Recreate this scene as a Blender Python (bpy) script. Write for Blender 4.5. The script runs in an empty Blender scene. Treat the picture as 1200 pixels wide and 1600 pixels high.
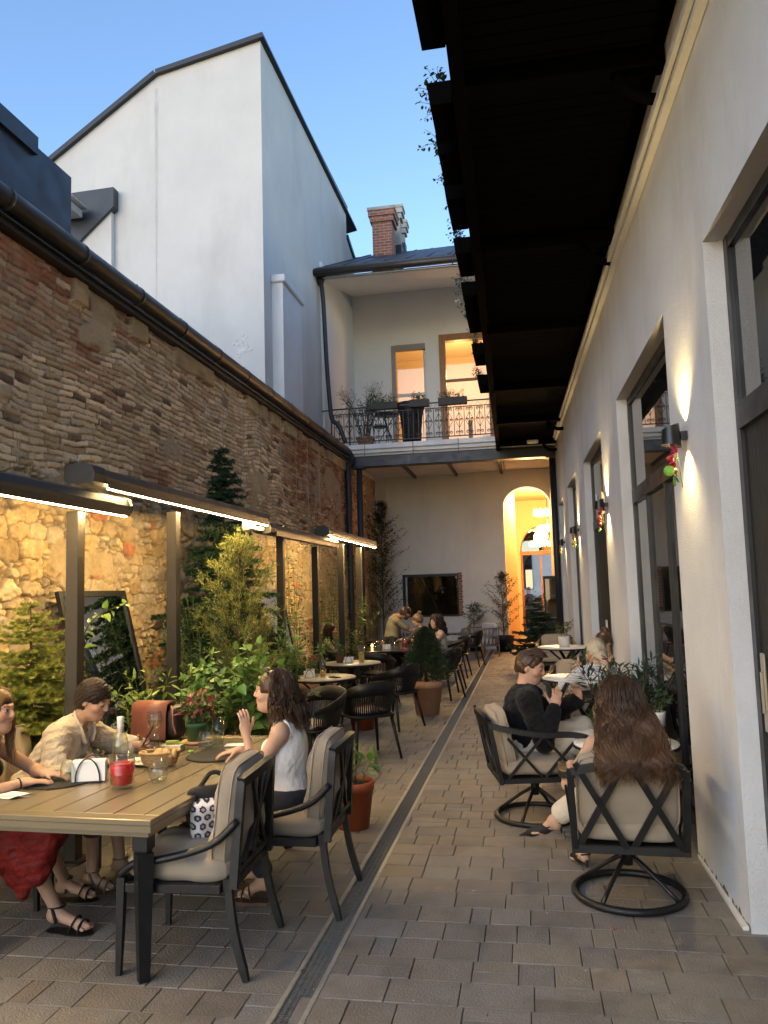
import bpy, math, random
import numpy as np
from mathutils import Vector, Matrix
random.seed(7); RNG=np.random.default_rng(7)
# ---------------------------------------------------------------- camera, sky, exposure
SC=bpy.context.scene; COL=SC.collection
F_PX=1230.; YAW,PITCH,ROLL=[math.radians(a) for a in (10.18,5.66,-1.67)]; EYE=np.array([0,0,1.75])
def cam_axes():
    cy,sy=math.cos(YAW),math.sin(YAW)
    fw=np.array([-sy*math.cos(PITCH),cy*math.cos(PITCH),math.sin(PITCH)])
    ri=np.array([cy,sy,0.]); up=np.cross(ri,fw)
    return math.cos(ROLL)*ri+math.sin(ROLL)*up, -math.sin(ROLL)*ri+math.cos(ROLL)*up, fw
CR,CU,CF=cam_axes()
cam=bpy.data.cameras.new('camera'); camo=bpy.data.objects.new('camera',cam); COL.objects.link(camo)
M=Matrix.Identity(4)
for i in range(3): M[i][0]=CR[i]; M[i][1]=CU[i]; M[i][2]=-CF[i]; M[i][3]=EYE[i]
camo.matrix_world=M
cam.sensor_fit='VERTICAL'; cam.sensor_height=24; cam.lens=F_PX/1600*24; cam.clip_start=.05; cam.clip_end=2000
SC.camera=camo
SUN_EL,SUN_ROT=math.radians(20),math.radians(200)
w=bpy.data.worlds.new('World'); SC.world=w; w.use_nodes=True
nt=w.node_tree; nt.nodes.clear()
sk=nt.nodes.new('ShaderNodeTexSky'); sk.sky_type='NISHITA'; sk.sun_disc=False; sk.sun_elevation=SUN_EL; sk.sun_rotation=SUN_ROT
sk.altitude=200; sk.air_density=1.0; sk.dust_density=.3; sk.ozone_density=3.0
bg=nt.nodes.new('ShaderNodeBackground'); bg.inputs['Strength'].default_value=.115
wo=nt.nodes.new('ShaderNodeOutputWorld'); nt.links.new(sk.outputs[0],bg.inputs[0]); nt.links.new(bg.outputs[0],wo.inputs[0])
sun=bpy.data.lights.new('sun','SUN'); sun.energy=.22; sun.angle=math.radians(50); sun.color=(1,.8,.6)
suno=bpy.data.objects.new('sun',sun); COL.objects.link(suno); suno.location=(0,-30,40)
_d=Vector((math.sin(SUN_ROT)*math.cos(SUN_EL),math.cos(SUN_ROT)*math.cos(SUN_EL),math.sin(SUN_EL)))
suno.rotation_euler=_d.to_track_quat('Z','Y').to_euler()
SC.view_settings.view_transform='Standard'; SC.view_settings.look='None'; SC.view_settings.gamma=1; SC.view_settings.use_curve_mapping=False
SC.view_settings.exposure=1.74
SC.cycles.use_denoising=True; SC.cycles.max_bounces=7; SC.cycles.diffuse_bounces=4; SC.cycles.glossy_bounces=4
SC.cycles.transparent_max_bounces=12; SC.cycles.transmission_bounces=6; SC.cycles.sample_clamp_indirect=4
SC.cycles.caustics_reflective=False; SC.cycles.caustics_refractive=False
# ---------------------------------------------------------------- pixel helpers (layout measured from the photograph, 1200x1600)
XL,YB,YF=-4.33,19.0,22.6
def ray(x,y): return CF+CR*(x-600)/F_PX-CU*(y-800)/F_PX
def on(ax,val,x,y):
    d=ray(x,y); i='XYZ'.index(ax); return EYE+(val-EYE[i])/d[i]*d
def gz(x,y,z=0.): return on('Z',z,x,y)
def wallx(Y): return 1.08-.016*Y
# ---------------------------------------------------------------- mesh helpers
def V3(*a): return np.array(a,float)
def nrm(v):
    v=np.asarray(v,float); return v/(np.linalg.norm(v)+1e-12)
def mesh_np(name,V,Fs,smooth=False,col=None):
    me=bpy.data.meshes.new(name); V=np.asarray(V,np.float32)
    Fs=[np.asarray(f,np.int32) for f in Fs if len(f)]
    me.vertices.add(len(V)); me.vertices.foreach_set('co',V.ravel())
    tot=sum(f.size for f in Fs); npoly=sum(len(f) for f in Fs)
    me.loops.add(tot); me.loops.foreach_set('vertex_index',np.concatenate([f.ravel() for f in Fs]))
    me.polygons.add(npoly)
    lens=np.concatenate([np.full(len(f),f.shape[1],np.int32) for f in Fs])
    st=np.concatenate([[0],np.cumsum(lens)[:-1]]).astype(np.int32)
    me.polygons.foreach_set('loop_start',st)
    try: me.polygons.foreach_set('loop_total',lens)
    except Exception: pass
    sm=np.full(npoly,bool(smooth)) if not isinstance(smooth,np.ndarray) else smooth
    me.polygons.foreach_set('use_smooth',sm)
    me.update(calc_edges=True); me.validate()
    if col is not None:
        a=me.color_attributes.new('col','FLOAT_COLOR','POINT')
        c=np.ones((len(V),4),np.float32); c[:,:3]=col; a.data.foreach_set('color',c.ravel())
    return me
def link(name,me,mat=None,parent=None,loc=None):
    o=bpy.data.objects.new(name,me); COL.objects.link(o)
    if mat is not None: me.materials.append(mat)
    if parent is not None: o.parent=parent
    if loc is not None: o.location=loc
    return o
def tag(o,label=None,cat=None,group=None,kind=None):
    if label: o['label']=label
    if cat: o['category']=cat
    if group: o['group']=group
    if kind: o['kind']=kind
    return o
def thing(name,label,cat,loc=(0,0,0),rz=0.,group=None):
    o=bpy.data.objects.new(name,None); COL.objects.link(o); o.location=loc; o.rotation_euler=(0,0,rz); o.empty_display_size=.1
    return tag(o,label,cat,group)
def dup(root,loc,rz=0.,label=None,group=None):
    r=root.copy(); COL.objects.link(r); r.location=loc; r.rotation_euler=(0,0,rz)
    if label: r['label']=label
    if group: r['group']=group
    for ch in list(root.children):
        c=ch.copy(); COL.objects.link(c); c.parent=r
        for g in list(ch.children):
            d=g.copy(); COL.objects.link(d); d.parent=c
    return r
def frame(d,hint=(0,0,1)):
    d=nrm(d); h=np.asarray(hint,float)
    if abs(d@nrm(h))>.98: h=V3(1,0,0)
    a=nrm(np.cross(h,d)); b=np.cross(d,a); return a,b,d
class MB:
    def __init__(s): s.v=[]; s.f=[]; s.n=0; s.sm=[]; s.c=[]; s.cur=None
    def add(s,V,Fs,smooth=False,col=None):
        V=np.asarray(V,float).reshape(-1,3)
        for f in Fs:
            f=np.asarray(f,int)
            if len(f): s.f.append(f+s.n); s.sm.append(np.full(len(f),smooth))
        s.v.append(V); s.n+=len(V)
        c=col if col is not None else (s.cur if s.cur is not None else (1,1,1))
        s.c.append(np.broadcast_to(np.asarray(c,float),(len(V),3)))
        return s
    def box(s,c,size,rz=0.,ch=0.,R=None,col=None):
        """box centred at c; ch = chamfer"""
        c=np.asarray(c,float); h=np.asarray(size,float)/2
        if R is None:
            cz,sz=math.cos(rz),math.sin(rz); R=np.array([[cz,-sz,0],[sz,cz,0],[0,0,1]])
        if ch<=0:
            P=np.array([[x,y,z] for z in(-1,1) for y in(-1,1) for x in(-1,1)],float)*h
            F=[[0,2,3,1],[4,5,7,6],[0,1,5,4],[2,6,7,3],[0,4,6,2],[1,3,7,5]]
            return s.add(P@R.T+c,[F],False,col)
        ch=min(ch,*(h*.9)); P=[]; idx={}
        for x in(-1,1):
            for y in(-1,1):
                for z in(-1,1):
                    for a in range(3):
                        p=np.array([x,y,z])*(h-ch); p[a]=[x,y,z][a]*h[a]; idx[(x,y,z,a)]=len(P); P.append(p)
        Q=[];T=[]
        for a in range(3):
            b,c2=(a+1)%3,(a+2)%3
            for sg in(-1,1):
                k=[]
                for (u,v) in ((-1,-1),(1,-1),(1,1),(-1,1)):
                    t=[0,0,0]; t[a]=sg;t[b]=u;t[c2]=v; k.append(idx[(*t,a)])
                Q.append(k if sg>0 else k[::-1])
            for u in(-1,1):
                for v in(-1,1):
                    t0=[0,0,0];t0[a]=-1;t0[b]=u;t0[c2]=v;t1=list(t0);t1[a]=1
                    k=[idx[(*t0,b)],idx[(*t1,b)],idx[(*t1,c2)],idx[(*t0,c2)]]
                    Q.append(k if u*v<0 else k[::-1])
        for x in(-1,1):
            for y in(-1,1):
                for z in(-1,1):
                    k=[idx[(x,y,z,0)],idx[(x,y,z,1)],idx[(x,y,z,2)]]
                    T.append(k if x*y*z>0 else k[::-1])
        return s.add(np.array(P)@R.T+c,[Q,T],False,col)
    def bx(s,x0,x1,y0,y1,z0,z1,ch=0.,col=None):
        return s.box(((x0+x1)/2,(y0+y1)/2,(z0+z1)/2),(abs(x1-x0),abs(y1-y0),abs(z1-z0)),ch=ch,col=col)
    def bar(s,a,b,w,t,hint=(0,0,1),ch=0.,col=None):
        """rectangular bar from a to b: w across, t along the hint"""
        a=np.asarray(a,float); b=np.asarray(b,float); x,y,z=frame(b-a,hint)
        return s.box((a+b)/2,(w,t,np.linalg.norm(b-a)),R=np.array([x,y,z]).T,ch=ch,col=col)
    def tube(s,pts,r,n=8,cap=True,smooth=True,hint=(0,0,1),flat=1.,col=None,closed=False):
        pts=np.asarray(pts,float); k=len(pts); r=np.broadcast_to(np.asarray(r,float),(k,))
        if closed: tan=np.roll(pts,-1,0)-np.roll(pts,1,0)
        else: tan=np.gradient(pts,axis=0)
        a,b,_=frame(tan[0],hint); ang=np.arange(n)*2*math.pi/n+math.pi/n; V=[]
        for i in range(k):
            t=nrm(tan[i]); a=nrm(a-t*(a@t)); b=np.cross(t,a)
            V.append(pts[i]+r[i]*(np.outer(np.cos(ang),a)+flat*np.outer(np.sin(ang),b)))
        V=np.concatenate(V); i=np.arange(k if closed else k-1)[:,None]; j=np.arange(n)[None]
        i2=(i+1)%k
        Q=np.stack([i*n+j,i*n+(j+1)%n,i2*n+(j+1)%n,i2*n+j],-1).reshape(-1,4)
        s.add(V,[Q],smooth,col)
        if cap and not closed:
            s.f.append(np.array([np.arange(n)[::-1]])+s.n-len(V)); s.sm.append(np.array([False]))
            s.f.append(np.array([np.arange(n)])+s.n-n); s.sm.append(np.array([False]))
        return s
    def lathe(s,prof,n=24,c=(0,0,0),smooth=True,col=None):
        prof=np.asarray(prof,float); ang=np.arange(n)*2*math.pi/n; k=len(prof)
        V=np.stack([prof[:,0][:,None]*np.cos(ang),prof[:,0][:,None]*np.sin(ang),np.broadcast_to(prof[:,1][:,None],(k,n))],-1).reshape(-1,3)+np.asarray(c)
        i=np.arange(k-1)[:,None]; j=np.arange(n)[None]
        Q=np.stack([i*n+j,i*n+(j+1)%n,(i+1)*n+(j+1)%n,(i+1)*n+j],-1).reshape(-1,4)
        return s.add(V,[Q],smooth,col)
    def disc(s,c,r,n=24,up=True,col=None):
        ang=np.arange(n)*2*math.pi/n; V=np.stack([r*np.cos(ang),r*np.sin(ang),0*ang],-1)+np.asarray(c)
        f=np.arange(n); return s.add(V,[np.array([f if up else f[::-1]])],False,col)
    def poly(s,P,thick=None,col=None):
        """planar polygon, optionally extruded by vector thick"""
        P=np.asarray(P,float); n=len(P)
        if thick is None: return s.add(P,[[list(range(n))]],False,col)
        Q=P+np.asarray(thick); i=np.arange(n)
        s.add(np.concatenate([P,Q]),[[list(range(n))[::-1]],[list(range(n,2*n))],np.stack([i,(i+1)%n,(i+1)%n+n,i+n],-1)],False,col); return s
    def ball(s,c,r,n=12,m=8,R=None,col=None):
        r=np.broadcast_to(np.asarray(r,float),(3,)); th=np.linspace(0,math.pi,m+1)[1:-1]; ph=np.arange(n)*2*math.pi/n
        P=[[0,0,1.]]+[[math.sin(t)*math.cos(p),math.sin(t)*math.sin(p),math.cos(t)] for t in th for p in ph]+[[0,0,-1.]]
        P=np.array(P)*r
        if R is not None: P=P@np.asarray(R).T
        Q=[];T=[]
        for j in range(n): T.append([0,1+j,1+(j+1)%n]); T.append([len(P)-1,1+(m-2)*n+(j+1)%n,1+(m-2)*n+j])
        for i in range(m-2):
            for j in range(n): Q.append([1+i*n+j,1+(i+1)*n+j,1+(i+1)*n+(j+1)%n,1+i*n+(j+1)%n])
        return s.add(P+np.asarray(c,float),[T,Q],True,col)
    def build(s,name,mat,parent=None,world=False,loc=None):
        V=np.concatenate(s.v)
        if world and parent is not None:
            V=V-np.array(parent.location); a=-parent.rotation_euler[2]
            if a: V=V@np.array([[math.cos(a),-math.sin(a),0],[math.sin(a),math.cos(a),0],[0,0,1]]).T
        if loc is not None: V=V-np.asarray(loc,float)
        # group faces by size
        by={}
        for f,sm in zip(s.f,s.sm): by.setdefault(f.shape[1],[[],[]]); by[f.shape[1]][0].append(f); by[f.shape[1]][1].append(sm)
        Fs=[np.concatenate(by[k][0]) for k in by]; sm=np.concatenate([np.concatenate(by[k][1]) for k in by])
        me=mesh_np(name,V,Fs,sm,np.concatenate(s.c))
        return link(name,me,mat,parent,loc)
def cushion(mb,c,size,R=None,e=.35,puff=.25,n=14,noise=.006,seed=0,col=None):
    """soft box: rounded-box grid with bulging faces"""
    g=np.linspace(-1,1,n); V=[];Q=[]; off=0
    for a in range(3):
        for sg in(-1,1):
            u,v=np.meshgrid(g,g,indexing='ij'); P=np.zeros((n,n,3)); P[...,a]=sg; P[...,(a+1)%3]=u; P[...,(a+2)%3]=v
            V.append(P.reshape(-1,3)); i,j=np.meshgrid(np.arange(n-1),np.arange(n-1),indexing='ij')
            q=np.stack([i*n+j,(i+1)*n+j,(i+1)*n+j+1,i*n+j+1],-1).reshape(-1,4)+off
            Q.append(q if sg>0 else q[:,::-1]); off+=n*n
    V=np.concatenate(V); Q=np.concatenate(Q)
    # blend between box and super-ellipsoid
    p=5.; L=(np.abs(V)**p).sum(1)**(1/p); S=V/L[:,None]
    h=np.asarray(size)/2; a=int(np.argmin(h)); o=[i for i in range(3) if i!=a]
    W=S*h
    edge=np.clip(1-np.maximum(np.abs(S[:,o[0]]),np.abs(S[:,o[1]]))**4,0,1)
    W[:,a]*=(1-puff)+puff*2*edge**.5*.75
    rs=np.random.RandomState(seed)
    for k in range(4):
        d=rs.randn(3)*14; W[:,a]+=noise*np.sin(W@d+rs.rand()*6)*.5*(.3+edge)
    if R is not None: W=W@np.asarray(R).T
    mb.add(W+np.asarray(c),[Q],True,col); return mb
def rotx(a): c,s_=math.cos(a),math.sin(a); return np.array([[1,0,0],[0,c,-s_],[0,s_,c]])
def roty(a): c,s_=math.cos(a),math.sin(a); return np.array([[c,0,s_],[0,1,0],[-s_,0,c]])
def rotz(a): c,s_=math.cos(a),math.sin(a); return np.array([[c,-s_,0],[s_,c,0],[0,0,1]])
def bez(P,n=12):
    P=np.asarray(P,float); t=np.linspace(0,1,n)[:,None]
    if len(P)==3: return (1-t)**2*P[0]+2*t*(1-t)*P[1]+t*t*P[2]
    return (1-t)**3*P[0]+3*t*(1-t)**2*P[1]+3*t*t*(1-t)*P[2]+t**3*P[3]
def spline(P,n=6):
    """Catmull-Rom through points"""
    P=np.asarray(P,float); Q=np.concatenate([[2*P[0]-P[1]],P,[2*P[-1]-P[-2]]]); out=[]
    for i in range(len(P)-1):
        a,b,c,d=Q[i:i+4]; t=np.linspace(0,1,n,endpoint=False)[:,None]
        out.append(.5*((2*b)+(c-a)*t+(2*a-5*b+4*c-d)*t*t+(3*b-a-3*c+d)*t**3))
    return np.concatenate(out+[P[-1:]])
# ---------------------------------------------------------------- materials
def mat(name,col=(.5,.5,.5),rough=.6,metal=0.,var=.0,vscale=6.,bump=0.,bscale=60.,attr=False,spec=.5,trans=0.,emit=None,estr=0.,sss=0.,
        sheen=0.,dirt=None,dscale=2.,damt=.0,coat=0.,leaf=0.,ior=1.45,stretch=None,stain=0.):
    m=bpy.data.materials.new(name); m.use_nodes=True; nt=m.node_tree; N=nt.nodes; L=nt.links
    b=N['Principled BSDF']; out=N['Material Output']
    b.inputs['Roughness'].default_value=rough; b.inputs['Metallic'].default_value=metal; b.inputs['Specular IOR Level'].default_value=spec
    b.inputs['Transmission Weight'].default_value=trans; b.inputs['IOR'].default_value=ior; b.inputs['Coat Weight'].default_value=coat
    b.inputs['Sheen Weight'].default_value=sheen
    if sss: b.inputs['Subsurface Weight'].default_value=sss; b.inputs['Subsurface Radius'].default_value=(.02,.007,.003); b.inputs['Subsurface Scale'].default_value=.5
    tc=N.new('ShaderNodeTexCoord'); src=tc.outputs['Object']
    if stretch:
        mp=N.new('ShaderNodeMapping'); mp.inputs['Scale'].default_value=stretch; L.new(src,mp.inputs[0]); src=mp.outputs[0]
    rgb=N.new('ShaderNodeRGB'); rgb.outputs[0].default_value=(*col,1); c=rgb.outputs[0]
    if attr:
        at=N.new('ShaderNodeAttribute'); at.attribute_name='col'
        mx=N.new('ShaderNodeMix'); mx.data_type='RGBA'; mx.blend_type='MULTIPLY'; mx.inputs[0].default_value=1
        L.new(c,mx.inputs[6]); L.new(at.outputs['Color'],mx.inputs[7]); c=mx.outputs[2]
    if var:
        n=N.new('ShaderNodeTexNoise'); n.inputs['Scale'].default_value=vscale; n.inputs['Detail'].default_value=6; n.inputs['Roughness'].default_value=.6; L.new(src,n.inputs['Vector'])
        mr=N.new('ShaderNodeMapRange'); mr.inputs[1].default_value=.3; mr.inputs[2].default_value=.7; mr.inputs[3].default_value=1-var; mr.inputs[4].default_value=1+var; L.new(n.outputs[0],mr.inputs[0])
        hs=N.new('ShaderNodeVectorMath'); hs.operation='SCALE'; L.new(c,hs.inputs[0]); L.new(mr.outputs[0],hs.inputs['Scale']); c=hs.outputs[0]
        mr2=N.new('ShaderNodeMapRange'); mr2.inputs[1].default_value=.3; mr2.inputs[2].default_value=.7; mr2.inputs[3].default_value=max(0,rough-.12); mr2.inputs[4].default_value=min(1,rough+.12)
        L.new(n.outputs[0],mr2.inputs[0]); L.new(mr2.outputs[0],b.inputs['Roughness'])
    if dirt:
        n=N.new('ShaderNodeTexNoise'); n.inputs['Scale'].default_value=dscale; n.inputs['Detail'].default_value=8; n.inputs['Roughness'].default_value=.65
        mp=N.new('ShaderNodeMapping'); mp.inputs['Scale'].default_value=(1,1,.35); L.new(tc.outputs['Object'],mp.inputs[0]); L.new(mp.outputs[0],n.inputs['Vector'])
        mr=N.new('ShaderNodeMapRange'); mr.inputs[1].default_value=.5; mr.inputs[2].default_value=.72; mr.inputs[3].default_value=0; mr.inputs[4].default_value=damt; L.new(n.outputs[0],mr.inputs[0])
        mx=N.new('ShaderNodeMix'); mx.data_type='RGBA'; L.new(mr.outputs[0],mx.inputs[0]); L.new(c,mx.inputs[6]); mx.inputs[7].default_value=(*dirt,1); c=mx.outputs[2]
    L.new(c,b.inputs['Base Color'])
    if bump:
        n=N.new('ShaderNodeTexNoise'); n.inputs['Scale'].default_value=bscale; n.inputs['Detail'].default_value=5; L.new(src,n.inputs['Vector'])
        bp=N.new('ShaderNodeBump'); bp.inputs['Strength'].default_value=min(1,bump); bp.inputs['Distance'].default_value=.01*max(1,bump); L.new(n.outputs[0],bp.inputs['Height']); L.new(bp.outputs[0],b.inputs['Normal'])
    if emit is not None: b.inputs['Emission Color'].default_value=(*emit,1); b.inputs['Emission Strength'].default_value=estr
    if leaf:
        tr=N.new('ShaderNodeBsdfTranslucent'); L.new(c,tr.inputs[0]); mxs=N.new('ShaderNodeMixShader'); mxs.inputs[0].default_value=leaf
        L.new(b.outputs[0],mxs.inputs[1]); L.new(tr.outputs[0],mxs.inputs[2]); L.new(mxs.outputs[0],out.inputs[0])
    return m
def glassmat(name,col=(1,1,1),rough=0.,ior=1.45):
    m=bpy.data.materials.new(name); m.use_nodes=True; N=m.node_tree.nodes; L=m.node_tree.links; N.clear()
    o=N.new('ShaderNodeOutputMaterial'); t=N.new('ShaderNodeBsdfTransparent'); t.inputs[0].default_value=(*col,1)
    g=N.new('ShaderNodeBsdfGlossy'); g.inputs['Roughness'].default_value=rough; lw=N.new('ShaderNodeLayerWeight'); lw.inputs[0].default_value=.5
    pw=N.new('ShaderNodeMath'); pw.operation='POWER'; pw.inputs[1].default_value=3.5; L.new(lw.outputs['Facing'],pw.inputs[0])
    fr=N.new('ShaderNodeMath'); fr.operation='MULTIPLY_ADD'; fr.inputs[1].default_value=.8; fr.inputs[2].default_value=.05; L.new(pw.outputs[0],fr.inputs[0])
    mx=N.new('ShaderNodeMixShader'); L.new(fr.outputs[0],mx.inputs[0]); L.new(t.outputs[0],mx.inputs[1]); L.new(g.outputs[0],mx.inputs[2]); L.new(mx.outputs[0],o.inputs[0])
    return m
PL=dict(
 white=mat('white_plaster',(.70,.69,.68),.85,var=.05,vscale=2.5,bump=.7,bscale=110,dirt=(.42,.37,.31),dscale=1.2,damt=.4),
 whitesm=mat('smooth_render',(.60,.57,.53),.85,var=.07,vscale=.8,bump=.3,bscale=22,dirt=(.42,.39,.35),dscale=.7,damt=.5),
 cream=mat('cream_plaster',(.72,.69,.63),.85,var=.06,vscale=1.2,bump=.2,bscale=90,dirt=(.4,.34,.27),dscale=1.,damt=.35),
 loggia=mat('loggia_plaster',(.75,.73,.68),.85,var=.05,vscale=1.,bump=.15,bscale=60),
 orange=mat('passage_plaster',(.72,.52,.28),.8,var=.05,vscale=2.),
 dark=mat('dark_iron',(.008,.008,.008),.45,.0,var=.15,vscale=20,bump=.15,bscale=200),
 darkwood=mat('dark_stained_boards',(.010,.009,.008),.6,var=.3,vscale=9,bump=.3,bscale=40,stretch=(1,9,1)),
 anth=mat('anthracite_metal',(.035,.038,.044),.45,.3,var=.12,vscale=8,bump=.08,bscale=30),
 anthroof=mat('standing_seam_sheet',(.045,.05,.058),.5,.2,var=.15,vscale=3,bump=.1,bscale=14),
 post=mat('bronze_grey_post',(.045,.038,.031),.42,.35,var=.08,vscale=30),
 gutter=mat('dark_gutter_metal',(.05,.045,.04),.42,.5,var=.15,vscale=4),
 blackpl=mat('black_plastic',(.006,.0056,.0055),.5,var=.1,vscale=30,bump=.1,bscale=220),
 cloth=mat('oat_cushion_fabric',(.36,.285,.20),.9,var=.06,vscale=10,bump=.5,bscale=500,sheen=.2,dirt=(.33,.28,.22),dscale=5,damt=.3),
 greycloth=mat('grey_pad',(.3,.27,.24),.9,bump=.4,bscale=400),
 whitecloth=mat('white_cushion',(.62,.6,.57),.9,bump=.4,bscale=300),
 terra=mat('terracotta',(.60,.31,.16),.8,var=.12,vscale=9,bump=.3,bscale=90,dirt=(.55,.42,.32),dscale=5,damt=.5),
 plasterra=mat('red_plastic_pot',(.34,.085,.035),.45,var=.08,vscale=6),
 soil=mat('soil',(.03,.02,.013),.95,bump=1,bscale=80),
 ceramic=mat('white_ceramic',(.68,.65,.6),.35,var=.03,vscale=12),
 wood=mat('oak_frame',(.30,.14,.055),.5,var=.2,vscale=14,stretch=(1,1,.15)),
 glass=glassmat('clear_glass',(.93,.95,.93)), paper=mat('white_paper',(.8,.79,.77),.8,var=.02),
 winglass=mat('dark_window_glass',(.012,.013,.013),.015,spec=.6,ior=2.3),
 mirror=mat('mirror_silver',(.82,.84,.86),.015,1.),
 tabletop=mat('cream_table_sheet',(.55,.47,.33),.35,var=.08,vscale=3),
 whitetop=mat('white_table_laminate',(.7,.69,.67),.3,var=.03,vscale=4),
)
# ================================================================ SETTING
def vnoise(x,y,seed=0,octs=4):
    rs=np.random.RandomState(seed); T=rs.rand(256,256); out=np.zeros_like(x,float); amp=1.;tot=0
    for o in range(octs):
        X=x*2**o+17.3*o; Y=y*2**o+9.1*o; xi=np.floor(X).astype(int); yi=np.floor(Y).astype(int); fx=X-xi; fy=Y-yi
        fx=fx*fx*(3-2*fx); fy=fy*fy*(3-2*fy)
        a=T[xi%256,yi%256];b=T[(xi+1)%256,yi%256];c=T[xi%256,(yi+1)%256];d=T[(xi+1)%256,(yi+1)%256]
        out+=amp*((a*(1-fx)+b*fx)*(1-fy)+(c*(1-fx)+d*fx)*fy); tot+=amp; amp*=.5
    return out/tot
def hash1(a,b,s=0):
    v=np.sin(a*127.1+b*311.7+s*74.7)*43758.5453; return v-np.floor(v)
def sstep(a,b,x): t=np.clip((x-a)/(b-a),0,1); return t*t*(3-2*t)
# ---- paving, one block each
def paving():
    mb_v=[];cols=[]; rs=np.random.RandomState(3); y=1.2
    while y<30:
        d=.208
        for xa,xb in ((-4.5,-1.135),(-.985,1.25)):
            x=xa-rs.rand()*.2
            while x<xb:
                w_=rs.choice([.105,.16,.21,.28,.32],p=[.12,.18,.27,.25,.18]); x1=min(x+w_,xb)
                if x1-x>.03:
                    x=max(x,xa)
                    if w_>.2 and rs.rand()<.1: mb_v+= [(x,x1,y,y+d/2),(x,x1,y+d/2,y+d)]
                    else: mb_v.append((x,x1,y,y+d))
                x=x1
        y+=d
    B=np.array(mb_v); n=len(B); g=.0012; e=.0042
    zt=rs.randn(n)*.0009; tl=rs.randn(n,2)*.0035
    x0,x1,y0,y1=B.T
    def ring(i,z): 
        xa,xb,ya,yb=x0+i,x1-i,y0+i,y1-i; cx,cy=(x0+x1)/2,(y0+y1)/2
        P=np.stack([np.stack([xa,ya],-1),np.stack([xb,ya],-1),np.stack([xb,yb],-1),np.stack([xa,yb],-1)],1)
        Z=np.broadcast_to(z,(n,))[:,None]+zt[:,None]+(P[...,0]-cx[:,None])*tl[:,:1]+(P[...,1]-cy[:,None])*tl[:,1:]
        return np.concatenate([P,Z[...,None]],-1)
    V=np.concatenate([ring(g,-.03),ring(g,-.0055),ring(e,0.)],1).reshape(-1,3)
    b=np.arange(n)[:,None,None]*12; Q=[[8,9,10,11]]+[[k+i,k+(i+1)%4,k+4+(i+1)%4,k+4+i] for k in(0,4) for i in range(4)]
    Q=(np.array(Q)[None]+b).reshape(-1,4)
    base=np.array([.222,.197,.166]); v=.86+.28*rs.rand(n)[:,None]; h=rs.rand(n)[:,None]
    C=base*v*(1+(h-.5)*np.array([.08,0,-.12]))
    C=np.repeat(C,12,0)
    C[(np.arange(len(C))%12)<4]*=.5
    m=mat('concrete_paver',(1,1,1),.62,attr=True,var=.16,vscale=11,bump=.8,bscale=90,dirt=(.075,.062,.05),dscale=2.2,damt=.55)
    tag(link('paving',mesh_np('paving',V,[Q],False,C),m),kind='structure')
paving()
mb=MB().poly([(-60,-20,-.012),(60,-20,-.012),(60,140,-.012),(-60,140,-.012)])
tag(mb.build('ground',mat('sand_bed',(.05,.042,.034),.95,var=.2,vscale=5,bump=.5,bscale=120)),kind='structure')
# ---- drain channel
t=thing('drain_channel','long galvanised steel drain channel with ladder grating running down the courtyard paving','drain',(-1.06,3,0))
f=MB(); 
for x in (-1.128,-.992): f.bx(x-.010,x+.010,1.2,22.3,-.01,.0025)
for x in (-1.118,-1.002): f.bx(x-.004,x+.004,1.2,22.3,-.01,.0005)
galv=mat('galvanised_steel',(.20,.195,.18),.5,.6,var=.25,vscale=30)
f.build('channel_frame',mat('worn_zinc_edge',(.42,.39,.33),.5,.4,var=.2,vscale=25),t,world=True)
g=MB()
y=1.2
while y<22.3:
    st=.0185 if y<7 else .034
    g.bx(-1.113,-1.007,y,y+.003,-.008,-.001); 
    if y<4.35:
        for k in range(4): g.poly([(-1.106+k*.026,y+.004,-.003),(-1.093+k*.026,y+st,-.003),(-1.080+k*.026,y+.004,-.003)])
    y+=st
for k in range(5): g.bx(-1.113+k*.0265-.001,-1.113+k*.0265+.001,1.2,22.3,-.008,-.0025)
g.build('grating',galv,t,world=True)
MB().bx(-1.118,-1.002,1.2,22.3,-.0115,-.009).build('trough',mat('black_trough',(.004,.004,.004),.9),t,world=True)
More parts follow.
